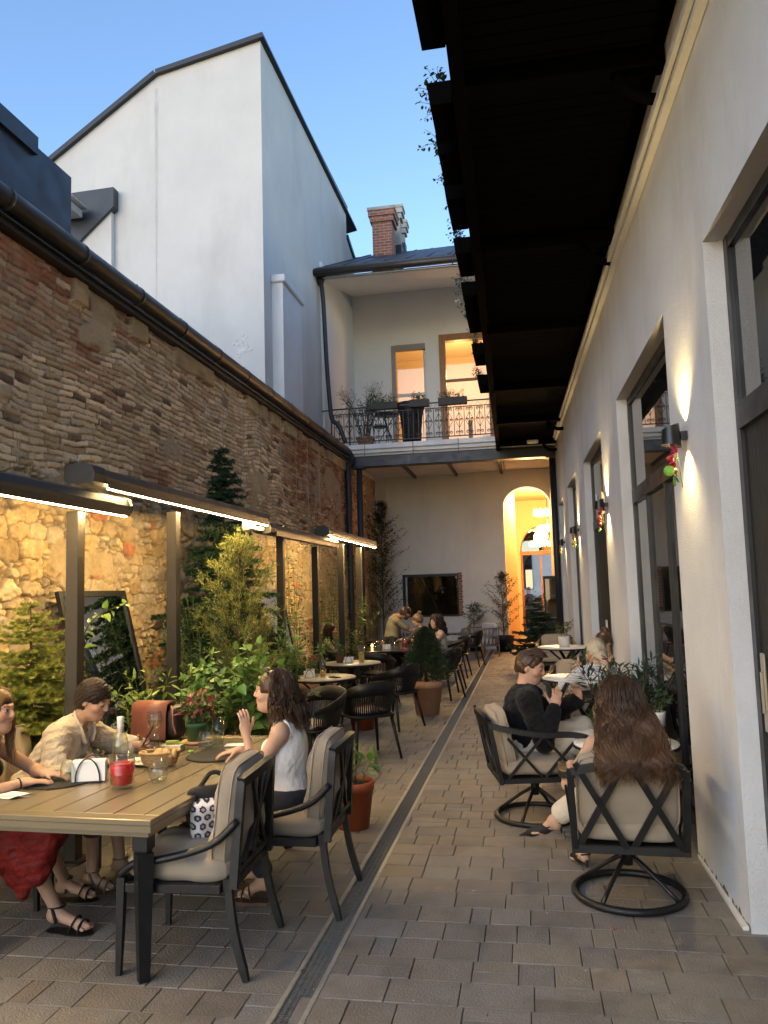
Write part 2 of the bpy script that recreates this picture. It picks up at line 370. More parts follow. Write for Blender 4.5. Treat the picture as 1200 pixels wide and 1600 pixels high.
# ---- old brick and stone wall: modelled relief
WTOP=4.93
def brickwall():
    ys=[4.6]; 
    while ys[-1]<YF-.02: ys.append(ys[-1]+.0095*max(1,ys[-1]/7.0))
    ys=np.array(ys); zs=np.arange(-.02,WTOP,.0105); Y,Z=np.meshgrid(ys,zs,indexing='ij')
    wy=(vnoise(Y*1.3,Z*1.3,1,4)-.5)*.16; wz=(vnoise(Y*.8,Z*.9,2,3)-.5)*.22+(vnoise(Y*6,Z*6,3,2)-.5)*.028
    y=Y+wy; z=Z+wz
    # bricks
    rh=.064; r=np.floor(z/rh); off=hash1(r,0*r,1)*.24; bl=.235*(1+.0*r); q=(y+off)/bl; qi=np.floor(q); q=q+(hash1(qi,r,8)-.5)*.22; c=np.floor(q); u=(q-c)*bl; v=(z/rh-r)*rh
    e1=np.minimum(u,bl-u); e2=np.minimum(v,rh-v); ed=np.minimum(e1,e2); rnd=hash1(c,r,2)
    ed=ed+(vnoise(Y*26,Z*26,4,2)-.5)*.011
    hb=sstep(.001,.011,ed)*(.011+.022*hash1(c,r,3)*(hash1(c,r,4)>.12))
    hb+= (vnoise(Y*30,Z*30,5,3)-.5)*.012*sstep(.0,.01,ed)
    pale=np.array([.61,.475,.34]); red=np.array([.30,.125,.07]); dk=np.array([.11,.072,.05]); mort=np.array([.15,.115,.08]); buff=np.array([.40,.28,.18])
    regn=vnoise(Y*.55+3,Z*.9,6,3); redness=np.clip((regn-.50)*5+ (rnd-.5)*1.1,0,1)[...,None]
    cb=(pale*(1-redness)+red*redness); cb=cb*(.72+.5*hash1(c,r,5))[...,None]
    mk=(hash1(c,r,6)<.08)[...,None]; cb=np.where(mk,dk*1.3,cb); mk=((hash1(c,r,7)<.2))[...,None]; cb=np.where(mk,buff,cb)
    jn=sstep(.0,.009,ed)[...,None]; cb=mort*(1-jn)+cb*jn
    # rubble stone
    def vor(y,z,sx,sz,seed):
        gx=y/sx; gy=z/sz; ix=np.floor(gx); iy=np.floor(gy); F1=np.full(y.shape,9.);F2=F1.copy();I=np.zeros(y.shape)
        for dx in(-1,0,1):
            for dy in(-1,0,1):
                cx=ix+dx; cy=iy+dy; px=cx+.5+(hash1(cx,cy,seed)-.5)*.75+.25*(np.mod(cy,2)-.5); py=cy+.5+(hash1(cx,cy,seed+1)-.5)*.6
                a=np.abs(gx-px); b_=np.abs(gy-py); d=(a**2.6+b_**2.6)**(1/2.6); idn=hash1(cx,cy,seed+2)
                m=d<F1; F2=np.where(m,F1,np.minimum(F2,d)); I=np.where(m,idn,I); F1=np.where(m,d,F1)
        return F1,F2,I
    wy2=(vnoise(Y*3,Z*3,9,3)-.5)*.16+(vnoise(Y*9,Z*9,41,3)-.5)*.09; wz2=(vnoise(Y*3,Z*3,10,3)-.5)*.12+(vnoise(Y*9,Z*9,42,3)-.5)*.07
    F1,F2,I=vor(Y+wy2,Z+wz2,.27,.15,20)
    G1,G2,J=vor(Y+wy2*.6,Z+wz2*.6,.12,.085,40)
    small=(I<.38); e=np.where(small,np.minimum((F2-F1)*.1,(G2-G1)*.045),(F2-F1)*.12); idn=np.where(small,J,I)
    e=e+(vnoise(Y*22,Z*22,11,2)-.5)*.012
    hs=sstep(.0,.012,e)*(.02+.04*hash1(idn*91,idn*13,1))+(vnoise(Y*11,Z*11,12,5)-.5)*.055+(vnoise(Y*38,Z*38,13,3)-.5)*.028
    tan=np.array([.42,.335,.215]); och=np.array([.37,.27,.145]); gry=np.array([.30,.255,.19])
    t_=idn[...,None]; cs=np.where(t_<.45,tan,np.where(t_<.75,och,gry))*(.75+.5*hash1(idn*57,idn*31,2))[...,None]
    cs=np.where((idn>.965)[...,None],red*1.1,cs); cs=cs*(.55+.9*vnoise(Y*14,Z*16,14,5))[...,None]
    mort2=np.array([.17,.125,.08]); jn=sstep(.0,.016,e)[...,None]; cs=mort2*(1-jn)+cs*jn
    # dressed blocks near the first lamp
    bound=3.02-.035*(Y-6)+(vnoise(Y*.9,Z*0+.3,15,3)-.5)*.9+(vnoise(Y*3,Z*3,16,2)-.5)*.25
    k=sstep(-.04,.04,Z-bound)
    far=sstep(12,15,Y)*.0
    H=hb*k+hs*(1-k); Cc=cb*k[...,None]+cs*(1-k)[...,None]
    # old mortar smears and plaster patches
    pn=vnoise(Y*1.1+5,Z*1.4,17,4); pm=sstep(.64,.68,pn)*.9
    cp=np.array([.33,.26,.165])*(.8+.4*vnoise(Y*7,Z*7,18,4))[...,None]; H=H*(1-pm)+pm*(.034+(vnoise(Y*9,Z*9,19,4)-.5)*.02); Cc=Cc*(1-pm[...,None])+cp*pm[...,None]
    sm=sstep(.42,.62,vnoise(Y*2.2,Z*4.4,30,4))*.5*(1-k*.2); Cc=Cc*(1-sm[...,None])+np.array([.40,.32,.225])*sm[...,None]
    # top course
    tb=sstep(WTOP-.24,WTOP-.225,Z+(vnoise(Y*5,Z*0,31,2)-.5)*.05)*(vnoise(Y*.9,Z*0+.7,32,3)>.42); H=H*(1-tb)+tb*(.075+(vnoise(Y*6,Z*6,33,3)-.5)*.02)
    tb=tb[...,None]; Cc=Cc*(1-tb)+tb*np.array([.32,.235,.135])*(.6+.8*vnoise(Y*4,Z*9,34,4))[...,None]
    # soot, damp
    st=vnoise(Y*.8,Z*.5,35,4); Cc=Cc*(.92+.60*st)[...,None]
    X=XL+H-.02
    n1,n2=Y.shape; V=np.stack([X,Y,Z],-1).reshape(-1,3); i=np.arange(n1-1)[:,None]*n2; j=np.arange(n2-1)[None]
    Q=np.stack([i+j,i+n2+j,i+n2+j+1,i+j+1],-1).reshape(-1,4)
    return V,Q,np.clip(Cc,0,1).reshape(-1,3)
t=thing('brick_wall','tall old wall of weathered brick over rough stone, closing the left side of the courtyard','wall',(XL,12,0))
V,Q,C=brickwall(); V=V-np.array(t.location)
link('masonry',mesh_np('masonry',V,[Q],True,C),mat('old_masonry',(1.12,1.08,1.0),.9,attr=True,var=.12,vscale=40,bump=.8,bscale=120),t)
m=MB(); m.bx(XL-.5,XL-.06,2,YF,0,WTOP); m.build('wall_core',PL['cream'],t,world=True)
gz0=5.16
m=MB(); m.bx(XL-.5,XL+.10,2.5,18.6,WTOP+.003,WTOP+.05); m.bx(XL-.5,XL+.14,2.5,18.6,WTOP+.052,WTOP+.07)
m.build('coping',PL['gutter'],t,world=True)
m=MB(); m.bx(XL-.5,XL+.02,18.6,YF-.01,WTOP+.003,5.04); m.build('coping',PL['cream'],t,world=True)
t=thing('roof_gutter','dark round gutter pipe running along the top of the brick wall','gutter',(XL+.1,10,gz0))
m=MB(); yy=np.linspace(2.5,18.55,40); m.tube([(XL+.12,a,gz0-.02) for a in yy],.105,14); m.build('gutter_pipe',PL['gutter'],t,world=True)
for a in np.arange(3.4,18.5,1.15):
    m=MB(); m.tube([(XL+.12,a-.02,gz0-.02),(XL+.12,a+.02,gz0-.02)],.112,14); m.box((XL+.12,a,gz0+.1),(.03,.02,.03)); m.build('bracket',PL['gutter'],t,world=True)
# downpipes at the far end of the wall
t=thing('downpipe','dark downpipe bending off the end of the long gutter and dropping down the brick wall','downpipe',(-4.2,18.7,0))
m=MB(); m.tube(spline([(XL+.12,18.4,gz0-.02),(XL+.16,18.62,gz0-.04),(XL+.2,18.72,gz0-.22),(XL+.07,18.74,gz0-.42),(XL+.1,18.74,4.2),(XL+.1,18.74,0)],6),.075,12)
m.build('pipe',PL['anth'],t,world=True)
for z in (1.2,2.6,3.9): m=MB(); m.tube([(XL+.1,18.74,z-.02),(XL+.1,18.74,z+.02)],.085,12); m.build('clip',PL['anth'],t,world=True)
# climbing strings
for i,(px,y0,y1) in enumerate(((318,625,700),(348,610,700),(380,627,850),(407,640,870),(438,655,800),(462,672,800),(480,685,900),(498,700,905),(515,705,900))):
    a=on('X',XL+.10,px,y0); b=on('X',XL+.10,px+2,y1); b[1]=a[1]
    m=MB(); k=9; P=np.linspace(a,b,k); P[1:-1]+=np.random.RandomState(i).randn(k-2,3)*.006; m.tube(P,.0045,5)
    o=m.build('plant_string',mat('pale_twine',(.5,.46,.38),.9) if i==0 else bpy.data.materials['pale_twine'],None,loc=a)
    tag(o,'pale string for climbing plants on the brick wall, '+['leftmost of the nine, short','second from left','third from left','fourth from left','middle one of the nine','fourth from the right','third from the right, long','second from the right','rightmost, beside the downpipe'][i],'string','plant strings down the brick wall')
# ---- big white house beyond the wall
YC=14.5; XH=-4.9
t=thing('white_house','tall plain white rendered house with dark verge and steep gable behind the brick wall','house',(XH,YC,0))
gab=[(-9.7,YC,0),(XH,YC,0),(XH,YC,13.05),(-7.16,YC,12.62),(-9.7,YC,10.93),(-14,YC,8.0),(-14,YC,0)]
m=MB(); m.poly(gab,(0,.3,0)); m.build('gable_wall',PL['whitesm'],t,world=True)
m=MB(); m.poly([(XH,YC+.303,0),(XH,22.25,0),(XH,22.25,13.25),(XH,YC+.303,13.05)],(-.3,0,0)); m.poly([(XH,22.253,0),(XH,23.3,0),(XH,23.3,12.0),(XH,22.253,12.3)],(-.3,0,0))
m.build('side_wall',PL['whitesm'],t,world=True)
m=MB(); 
R0=[(-14,8.0),(-9.7,10.93),(-7.16,12.62),(XH,13.05)]
for (xa,za),(xb,zb) in zip(R0[:-1],R0[1:]):
    d=nrm((xb-xa,0,zb-za)); n_=V3(-d[2],0,d[0]); k=.10
    e=.05 if xb>XH-.1 else 0.
    P=[V3(xa,YC-.1,za),V3(xb,YC-.1,zb)+d*e*2]; m.poly([P[0],P[1],P[1]+n_*k,P[0]+n_*k],(0,9,0))
m.poly([(XH+.05,YC+.2,13.04),(XH+.05,22.3,13.24),(XH+.05,22.3,13.33),(XH+.05,YC+.2,13.16)],(-.5,0,0)); m.poly([(XH+.05,22.31,12.33),(XH+.05,23.35,12.03),(XH+.05,23.35,12.15),(XH+.05,22.31,12.46)],(-.3,0,0))
m.build('roof',PL['anth'],t,world=True)
m=MB(); m.bx(XH+.003,-4.66,14.98,16.35,0,8.08); m.build('flue_projection',PL['white'],t,world=True)
m=MB(); m.bx(XH+.003,-4.60,14.92,16.42,8.083,8.24,ch=.02); m.build('projection_cap',PL['white'],t,world=True)
m=MB(); rs=np.random.RandomState(5)
for _ in range(40):
    m.ball((-5.35+rs.randn()*.07,YC-.001,6.6+rs.randn()*.12),(.03,.006,.025),6,4)
m.build('plaster_stain',PL['cream'],t,world=True)
stk=mat('rain_streak',(.50,.475,.44),.9,var=.12,vscale=3,bump=.3,bscale=22)
m=MB(); zz_=np.linspace(12.35,7.2,30); rs_=np.random.RandomState(2); wl_=.045*np.linspace(1,.15,30)*(.6+.8*rs_.rand(30)); m.poly([(-7.19-w_,YC-.003,z) for z,w_ in zip(zz_,wl_)]+[(-7.19+w_,YC-.003,z) for z,w_ in list(zip(zz_,wl_*(.7+.6*rs_.rand(30))))[::-1]],(0,.002,0)); m.build('rain_streak',stk,t,world=True)

# ---- dark metal clad roof building at the left
t=thing('dark_roof_house','low house with anthracite sheet metal mansard roof rising above the brick wall','house',(-5.8,7,0))
m=MB(); m.poly([(-5.8,1,4.6),(-5.8,9.22,4.6),(-5.8,9.22,7.40),(-5.8,1,7.40)],(-4,0,0)); m.build('mansard',PL['anthroof'],t,world=True)
m=MB(); m.bx(-5.83,-5.74,1,8.4,7.25,7.48); m.build('ridge_cap',PL['anth'],t,world=True)
SW=[on('Y',14.36,*p) for p in ((100,460),(174,460),(174,322),(125,369),(100,390))]
m=MB(); m.poly(SW,(0,.13,0)); m.build('shed_wall',PL['whitesm'],t,world=True)
A=[on('Y',14.28,*p) for p in ((112,393),(128,372),(177,322),(177,292),(108,302))]
m=MB(); m.poly([A[0],A[1],A[2],A[3],A[4]],(0,.20,0)); 
B=[on('Y',14.28,112,393),on('Y',14.28,108,302)]
m.poly([B[0],on('Y',14.28,40,393),on('Y',14.28,40,302),B[1]],(0,.2,0)); m.build('lean_to_roof',PL['anthroof'],t,world=True)
hp=on('Y',13.9,99,328)
m=MB(); m.box(hp,(.55,.5,.16),ch=.01); m.box(hp+V3(.03,0,.13),(.68,.6,.05),ch=.01); m.box(hp+V3(-.04,-.28,-.06),(.05,.02,.3))
m.build('roof_hatch',mat('grey_hatch',(.34,.34,.33),.6,var=.1),t,world=True)
# ---- far building: ground wall, passage arch, loggia, roof
t=thing('loggia_house','white house closing the far end, with an open loggia above and an arched passage below','house',(-2,YF,0))
ax0,ax1,asp,atop=-.60,.72,4.02,4.56   # arch opening
def arch_pts(x0,x1,zs,zt,y,n=16):
    c=(x0+x1)/2; r=(x1-x0)/2; return [(c-r*math.cos(a),y,zs+(zt-zs)*math.sin(a)) for a in np.linspace(0,math.pi,n)]
def arch_wall(m,xa,xb,zt_,x0,x1,zs,zt,y,th,z0=0.):
    """wall xa..xb with arched hole, made of butted pieces"""
    A=arch_pts(x0,x1,zs,zt,y); 
    m.poly([(xa,y,z0),(x0,y,z0),(x0,y,zt_),(xa,y,zt_)],(0,th,0)); m.poly([(x1,y,z0),(xb,y,z0),(xb,y,zt_),(x1,y,zt_)],(0,th,0))
    for (a,b) in zip(A[:-1],A[1:]): m.poly([a,b,(b[0],y,zt_),(a[0],y,zt_)],(0,th,0))
wl=MB(); arch_wall(wl,-4.72,1.0,5.05,ax0,ax1,asp,atop,YF,.5)
# display recess is a hole in the wall: rebuild left portion around it
wl=MB(); gx0,gx1,gz_0,gz_1=-3.57,-1.95,.95,2.17
wl.bx(-4.9,gx0,YF,YF+.5,0,5.05); wl.bx(gx0,gx1,YF,YF+.5,0,gz_0); wl.bx(gx0,gx1,YF,YF+.5,gz_1,5.05)
w2=MB(); arch_wall(w2,gx1,1.2,5.05,ax0,ax1,asp,atop,YF,.5); wl.v+=w2.v; wl.f+=[f+wl.n for f in w2.f]; wl.sm+=w2.sm; wl.c+=w2.c; wl.n+=w2.n
wl.bx(-4.3,-3.95,YF-.12,YF-.003,0,5.04)
o=wl.build('ground_wall',PL['cream'],t,world=True)
m=MB(); m.bx(-1.95,-.62,YF-.03,YF-.002,0,.5); m.bx(-3.94,-2,YF-.03,YF-.002,0,.5); m.build('plinth',PL['white'],t,world=True)
m=MB(); m.bx(-4.25,.95,YB-.1,YB+.2,4.80,5.06,ch=.01); 
for x in (-3.1,-1.9,-.6): m.bx(x-.035,x+.035,YB+.203,YF-.003,4.96,5.04)
m.build('steel_beam',PL['anth'],t,world=True)
m=MB(); m.bx(-4.88,-.52,YB-.12,YF,5.063,5.21); m.bx(-4.88,-.5,YB-.2,YB-.122,5.12,5.21); m.bx(-4.88,-.48,YB-.26,YF-.1,5.213,5.33); m.bx(-.5,1.2,YB-.12,YF,5.07,5.32)
m.build('balcony_slab',PL['white'],t,world=True)
for x in (-3.8,-2.6,-1.5): m=MB(); m.tube([(x,YB-.275,5.34),(x,YB-.275,5.03)],.006,5); m.build('drip_rod',PL['dark'],t,world=True)
def colm(x,z1,lab): 
    c=thing('steel_column',lab,'column',(x,YB+.05,0)); k=MB(); k.tube([(x,YB+.05,0),(x,YB+.05,z1)],.075,14); k.build('shaft',PL['anth'],c,world=True)
    k=MB(); k.tube([(x,YB+.05,z1-.4),(x,YB+.05,z1-.37)],.085,14); k.box((x,YB+.05,z1-.01),(.3,.3,.02)); k.build('head_plate',PL['anth'],c,world=True)
colm(-4.02,4.79,'round dark steel column under the left end of the loggia beam, beside the brick wall')
colm(.70,4.79,'dark steel column in front of the arched passage on the right')
# loggia walls
m=MB(); m.bx(XH-.003,XH+.06,YB-.05,YF,5.335,10.2); m.build('side_wall',PL['loggia'],t,world=True)
wx0,wx1,wz1=-3.68,-2.68,8.98; dx0,dx1,dz1=-2.26,-.7,9.2; zf=5.335
m=MB(); 
for (a,b,c_,d) in ((-4.84,wx0,zf,11),(wx0,wx1,wz1,11),(wx0,wx1,zf,5.9),(wx1,dx0,zf,11),(dx0,dx1,dz1,11),(dx1,1.2,zf,11)): m.bx(a,b,YF,YF+.35,c_,d)
m.build('loggia_wall',PL['loggia'],t,world=True)
m=MB(); m.poly([(-4.84,YB-.3,9.60),(1,YB-.3,9.60),(1,YF,10.62),(-4.84,YF,10.62)],(0,0,.08)); m.build('soffit',PL['loggia'],t,world=True)
# roof: eave to ridge with seams
e0=V3(-4.97,YB-.45,9.80); e1=V3(1.5,YB-.45,9.76); r0=V3(-5.3,25,12.85); r1=V3(1.5,25,12.95)
m=MB(); m.poly([e0,e1,r1,r0],(0,0,.07)); 
for k in range(1,13):
    x=-5.2+k*.52; a=V3(x,YB-.45,9.87); b=V3(x,25,12.95); m.bar(a,b,.03,.045,hint=(0,0,1))
m.build('roof',PL['anthroof'],t,world=True)
m=MB(); m.bx(-4.97,1.5,YB-.62,YB-.452,9.62,9.8,ch=.02); m.tube([(-5.0,YB-.66,9.66),(1.5,YB-.66,9.63)],.085,10); m.build('eave_gutter',PL['gutter'],t,world=True)
m=MB(); m.tube([(-4.7,YB-.52,9.56),(1.2,YB-.52,9.53)],.012,5); m.build('cable',PL['paper'],t,world=True)
m=MB(); p=on('Y',21.3,690,393); m.box(p+V3(0,.2,-.02),(.95,.9,.12),R=rotx(math.radians(28))); m.build('skylight',mat('skylight_frame',(.3,.27,.22),.5),t,world=True)
# loggia downpipe
t2=thing('downpipe','slim grey downpipe falling from the loggia eave and kinking in above the brick wall','downpipe',(-4.9,YB-.3,0))
P=[on('Y',YB-.3,*p) for p in ((501,437),(505,470),(510,560),(515,625),(519,655),(529,665),(540,692))]
m=MB(); m.tube(spline(P,5),.055,10); m.lathe([(.0,-.16),(.06,-.16),(.14,.1),(.0,.1)],10,c=P[0]); m.build('pipe',PL['anth'],t2,world=True)
# window and door of the loggia with lit rooms behind
t=thing('loggia_window','tall narrow white framed window with lamplight behind it on the loggia','window',((wx0+wx1)/2,YF,5.9))
m=MB(); y=YF+.14
for x in (wx0+.04,wx1-.04): m.bx(x-.04,x+.04,y,y+.07,5.9,wz1)
for z in (5.95,7.5,8.93): m.bx(wx0+.08,wx1-.08,y+.002,y+.072,z-.045,z+.045)
m.build('frame',PL['white'],t,world=True); m=MB(); m.bx(wx0+.08,wx1-.08,y+.03,y+.036,5.99,8.9); m.build('pane',PL['glass'],t,world=True)
m=MB(); m.bx(wx0-.02,wx0+.1,YF-.02,YF+.13,5.9,wz1); m.bx(wx0+.102,wx1,YF-.02,YF+.13,wz1-.16,wz1+.01); m.build('sill',PL['greycloth'],t,world=True)
t=thing('loggia_door','wide oak framed glazed door with lamplight behind it on the loggia','door',((dx0+dx1)/2,YF,zf))
m=MB()
for x in (dx0+.08,dx1-.08): m.bx(x-.09,x+.09,YF-.03,YF+.2,zf,dz1-.004)
m.bx(dx0+.17,dx1-.17,YF-.03,YF+.2,dz1-.2,dz1-.004); m.bx(dx0+.172,dx1-.17,YF+.06,YF+.12,7.78,7.86); m.bx(-1.5,-1.38,YF+.05,YF+.13,zf,6.6)
m.build('frame',PL['wood'],t,world=True); m=MB(); m.bx(dx0+.17,dx1-.17,YF+.09,YF+.096,zf,dz1-.2); m.build('pane',PL['glass'],t,world=True)
room=thing('upstairs_room','cream walled room glowing with lamplight behind the loggia window and door','room',(-2.2,24.5,zf))
lit=mat('lit_cream_wall',(.72,.62,.45),.85,var=.03)
m=MB(); m.bx(-4.4,1,26,26.1,zf,9.6); m.bx(-4.5,-4.4,YF+.36,26,zf,9.6); m.bx(1,1.1,YF+.36,26,zf,9.6); m.bx(-4.4,1,YF+.36,26,9.5,9.6); m.bx(-4.4,1,YF+.36,26,zf-.1,zf); m.build('room_walls',lit,room,world=True)
m=MB(); m.bx(-1.75,-1.45,25.4,25.6,zf,6.3); m.bx(-1.2,-.9,24.6,24.8,zf,6.5); m.build('cabinet',PL['greycloth'],room,world=True)
def point(name,loc,e,col,r=.1,typ='POINT',parent=None):
    l=bpy.data.lights.new(name,typ); l.energy=e; l.color=col; l.shadow_soft_size=r; o=bpy.data.objects.new(name,l); COL.objects.link(o); o.location=loc; return o
WARM=(1,.62,.27)
point('room_lamp',(-1.8,24.2,8.3),55,(1,.52,.20),.25)
# chimneys
def chimney(px0,px1,py0,py1,Y,d,mt,lab,capm):
    a=on('Y',Y,px0,py1); b=on('Y',Y,px1,py0); 
    t=thing('chimney',lab,'chimney',((a[0]+b[0])/2,Y+d/2,a[2])); m=MB(); m.bx(a[0],b[0],Y,Y+d,a[2]-.6,b[2]); m.build('stack',mt,t,world=True)
    m=MB(); m.bx(a[0]-.06,b[0]+.06,Y-.06,Y+d+.06,b[2]-.32,b[2]-.16); m.bx(a[0]-.1,b[0]+.1,Y-.1,Y+d+.1,b[2]-.157,b[2]); m.build('crown',mt,t,world=True)
    m=MB(); m.bx(a[0]-.12,b[0]+.12,Y-.12,Y+d+.12,b[2]+.002,b[2]+.09); m.build('cap',capm,t,world=True)
    m=MB(); m.bx(a[0]-.03,b[0]+.03,Y-.03,Y+d+.03,a[2]-.6,a[2]-.02+.1); m.build('flashing',PL['anth'],t,world=True)
def brickmat():
    m=mat('red_chimney_brick',(.33,.11,.06),.85,bump=.3); N=m.node_tree.nodes; L=m.node_tree.links; b=N['Principled BSDF']
    bt=N.new('ShaderNodeTexBrick'); tc=N.new('ShaderNodeTexCoord'); mp=N.new('ShaderNodeMapping'); mp.inputs['Rotation'].default_value=(math.pi/2,0,0)
    sx=N.new('ShaderNodeSeparateXYZ'); cb=N.new('ShaderNodeCombineXYZ'); ad=N.new('ShaderNodeMath'); L.new(tc.outputs['Object'],sx.inputs[0]); L.new(sx.outputs[0],ad.inputs[0]); L.new(sx.outputs[1],ad.inputs[1]); L.new(ad.outputs[0],cb.inputs[0]); L.new(sx.outputs[2],cb.inputs[1])
    L.new(cb.outputs[0],bt.inputs[0]); bt.inputs['Scale'].default_value=1; bt.inputs['Brick Width'].default_value=.25; bt.inputs['Row Height'].default_value=.085; bt.inputs['Mortar Size'].default_value=.012
    bt.inputs['Color1'].default_value=(.36,.12,.06,1); bt.inputs['Color2'].default_value=(.24,.075,.045,1); bt.inputs['Mortar'].default_value=(.32,.27,.22,1)
    L.new(bt.outputs[0],b.inputs['Base Color']); return m
BRK=brickmat(); oldc=mat('old_chimney_render',(.38,.35,.30),.9,var=.25,vscale=3,bump=.5,bscale=30,dirt=(.12,.11,.1),dscale=2,damt=.7)
chimney(583,611,328,405,21.6,.62,BRK,'red brick chimney at the front of the loggia roof, leftmost of the three',oldc)
chimney(611,624,326,388,22.9,.3,oldc,'taller grey rendered chimney just behind the red brick one',oldc)
chimney(622,631,350,384,24.2,.25,oldc,'small grey rendered chimney, hindmost of the three on the loggia roof',oldc)
# display window in the far wall
t=thing('display_window','wide dark framed window set low in the far wall behind the sofas','window',((gx0+gx1)/2,YF,gz_0))
m=MB(); 
for a,b,c_,d in ((gx0,gx0+.05,gz_0,gz_1),(gx1-.05,gx1,gz_0,gz_1),(gx0+.05,gx1-.05,gz_1-.07,gz_1),(gx0+.05,gx1-.05,gz_0,gz_0+.04)): m.bx(a,b,YF-.03,YF+.1,c_,d)
m.build('frame',PL['dark'],t,world=True); m=MB(); m.bx(gx0+.05,gx1-.05,YF+.05,YF+.056,gz_0+.04,gz_1-.07); m.build('pane',glassmat('tinted_glass',(.45,.45,.42)),t,world=True)
m=MB(); m.bx(gx0+.0,gx1,YF+.9,YF+.95,gz_0-.3,gz_1+.3); m.build('niche_back',mat('brown_niche',(.07,.045,.03),.8,var=.3,vscale=5),t,world=True)
m=MB(); m.poly([(gx0+.05,YF+.6,gz_0),(gx1-.6,YF+.6,gz_0),(gx0+.4,YF+.6,gz_1),(gx0+.05,YF+.6,gz_1)],(0,.25,0)); m.build('stair_flank',PL['greycloth'],t,world=True)
m=MB()
for k in range(17): m.box((gx1+.04+(.02 if k%2 else 0),YF-.01,gz_0+.04+k*.073),(.10,.06,.062),ch=.004)
m.build('brick_edge',BRK,t,world=True)
# passage beyond the arch
t=thing('passage','barrel of warm lit plastered passage beyond the arch, leading out to the street','passage',(0,27,0))
m=MB(); y2=30.; c1=-.22
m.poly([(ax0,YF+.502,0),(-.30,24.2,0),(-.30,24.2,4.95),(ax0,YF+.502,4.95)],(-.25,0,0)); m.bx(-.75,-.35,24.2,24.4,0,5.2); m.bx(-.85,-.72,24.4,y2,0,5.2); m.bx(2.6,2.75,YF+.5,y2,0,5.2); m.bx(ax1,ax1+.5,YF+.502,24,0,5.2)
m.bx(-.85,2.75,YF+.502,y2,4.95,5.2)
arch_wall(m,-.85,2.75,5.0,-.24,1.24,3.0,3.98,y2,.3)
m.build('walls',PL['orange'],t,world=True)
m=MB(); m.bx(-.85,2.75,YF+.2,y2,-.008,.0); m.build('tiles',mat('passage_tiles',(.2,.13,.07),.4,var=.2),t,world=True)
t=thing('arched_door','arched oak door frame with dark fanlight and clear glass below, at the street end of the passage','door',(.5,30,0))
m=MB(); A=arch_pts(-.24,1.24,3.0,3.98,30.1,20)
m.tube([(-.2,30.1,0),(-.2,30.1,3.0)],.05,6); m.tube([(1.2,30.1,0),(1.2,30.1,3.0)],.05,6); m.tube(np.array(A),.06,6); m.bx(-.2,1.2,30.05,30.15,2.9,3.04); m.bx(.48,.54,30.06,30.12,0,2.9); m.build('frame',PL['wood'],t,world=True)
m=MB(); m.poly(arch_pts(-.2,1.2,3.04,3.93,30.08,20)); m.build('fanlight',PL['winglass'],t,world=True)
# chandelier
t=thing('chandelier','three tiered glowing glass bead chandelier hanging in the passage','chandelier',(.62,26.6,4.95))
gl=mat('lit_glass_beads',(.9,.7,.4),.2,emit=(1,.6,.2),estr=1.6)
cx,cy=.72,26.4; rs=np.random.RandomState(8)
for (r,z,h,n) in ((.62,3.12,.2,330),(.36,3.62,.26,240),(.44,4.15,.3,260)):
    m=MB()
    for _ in range(n):
        a=rs.rand()*6.28; rr=r*(1-.25*rs.rand()**2); m.ball((cx+rr*math.cos(a),cy+rr*math.sin(a),z+(rs.rand()-.5)*h*(1.2-.6*rr/r)),.028,5,4)
    m.build('bead_ring',gl,t,world=True)
m=MB(); m.tube([(cx,cy,3.0),(cx,cy,4.95)],.012,6); 
for z in (3.12,3.62,4.15): m.tube([(cx+.3*math.cos(a),cy+.3*math.sin(a),z) for a in np.linspace(0,6.28,17)[:-1]],.01,5,closed=True,cap=False)
m.build('stem',PL['dark'],t,world=True)
point('chandelier_light',(cx-.1,cy,3.75),300,(1,.60,.26),.3)
point('passage_light',(.1,24.0,4.3),90,(1,.60,.26),.15)
# ---- right hand building
t=thing('right_house','long white plastered house wall with tall window openings on the right of the courtyard','house',(1.05,10,0))
def wpoly(m,y0,y1,z0,z1,th=.22,off=0.): m.poly([(wallx(y0)+off,y0,z0),(wallx(y1)+off,y1,z0),(wallx(y1)+off,y1,z1),(wallx(y0)+off,y0,z1)],(th,0,0))
OPN=[(1.6,4.34),(5.50,8.06),(9.55,11.97),(13.5,15.6),(17.0,18.6)]; OT=[3.57,3.58,3.56,3.63,3.6]
m=MB(); prev=-3.
for (a,b),zt in zip(OPN,OT):
    wpoly(m,prev,a,0,9); wpoly(m,a,b,zt,9); prev=b
wpoly(m,prev,YF,0,9)
m.build('wall',PL['white'],t,world=True)
# wall is closed behind so nothing shines through
m=MB(); m.bx(3.2,3.3,-3,30,0,9); m.bx(1.4,3.2,-3,30,4.2,4.3); m.bx(1.4,3.2,-3,30,-.01,.012); m.build('interior_wall',mat('dim_interior',(.16,.13,.1),.9),t,world=True)
m=MB()
def cz(y): return 4.62+.0295*(y-4) 
ys=[-1,3,8,13,19]
for (dz,th,dx) in ((0,.035,.055),(.055,.05,.085),(.12,.03,.05)):
    for a,b in zip(ys[:-1],ys[1:]): m.poly([(wallx(a)-dx,a,cz(a)+dz),(wallx(b)-dx,b,cz(b)+dz),(wallx(b)-dx,b,cz(b)+dz+th),(wallx(a)-dx,a,cz(a)+dz+th)],(dx-.003,0,0))
m.build('cornice',PL['white'],t,world=True)
m=MB(); m.bx(.98,1.1,4.38,5.46,-.01,.02); m.build('threshold',PL['cream'],t,world=True)
frm=mat('window_frame_grey',(.03,.03,.03),.4,.2,var=.05)
whf=mat('inner_reveal_lining',(.5,.5,.47),.6)
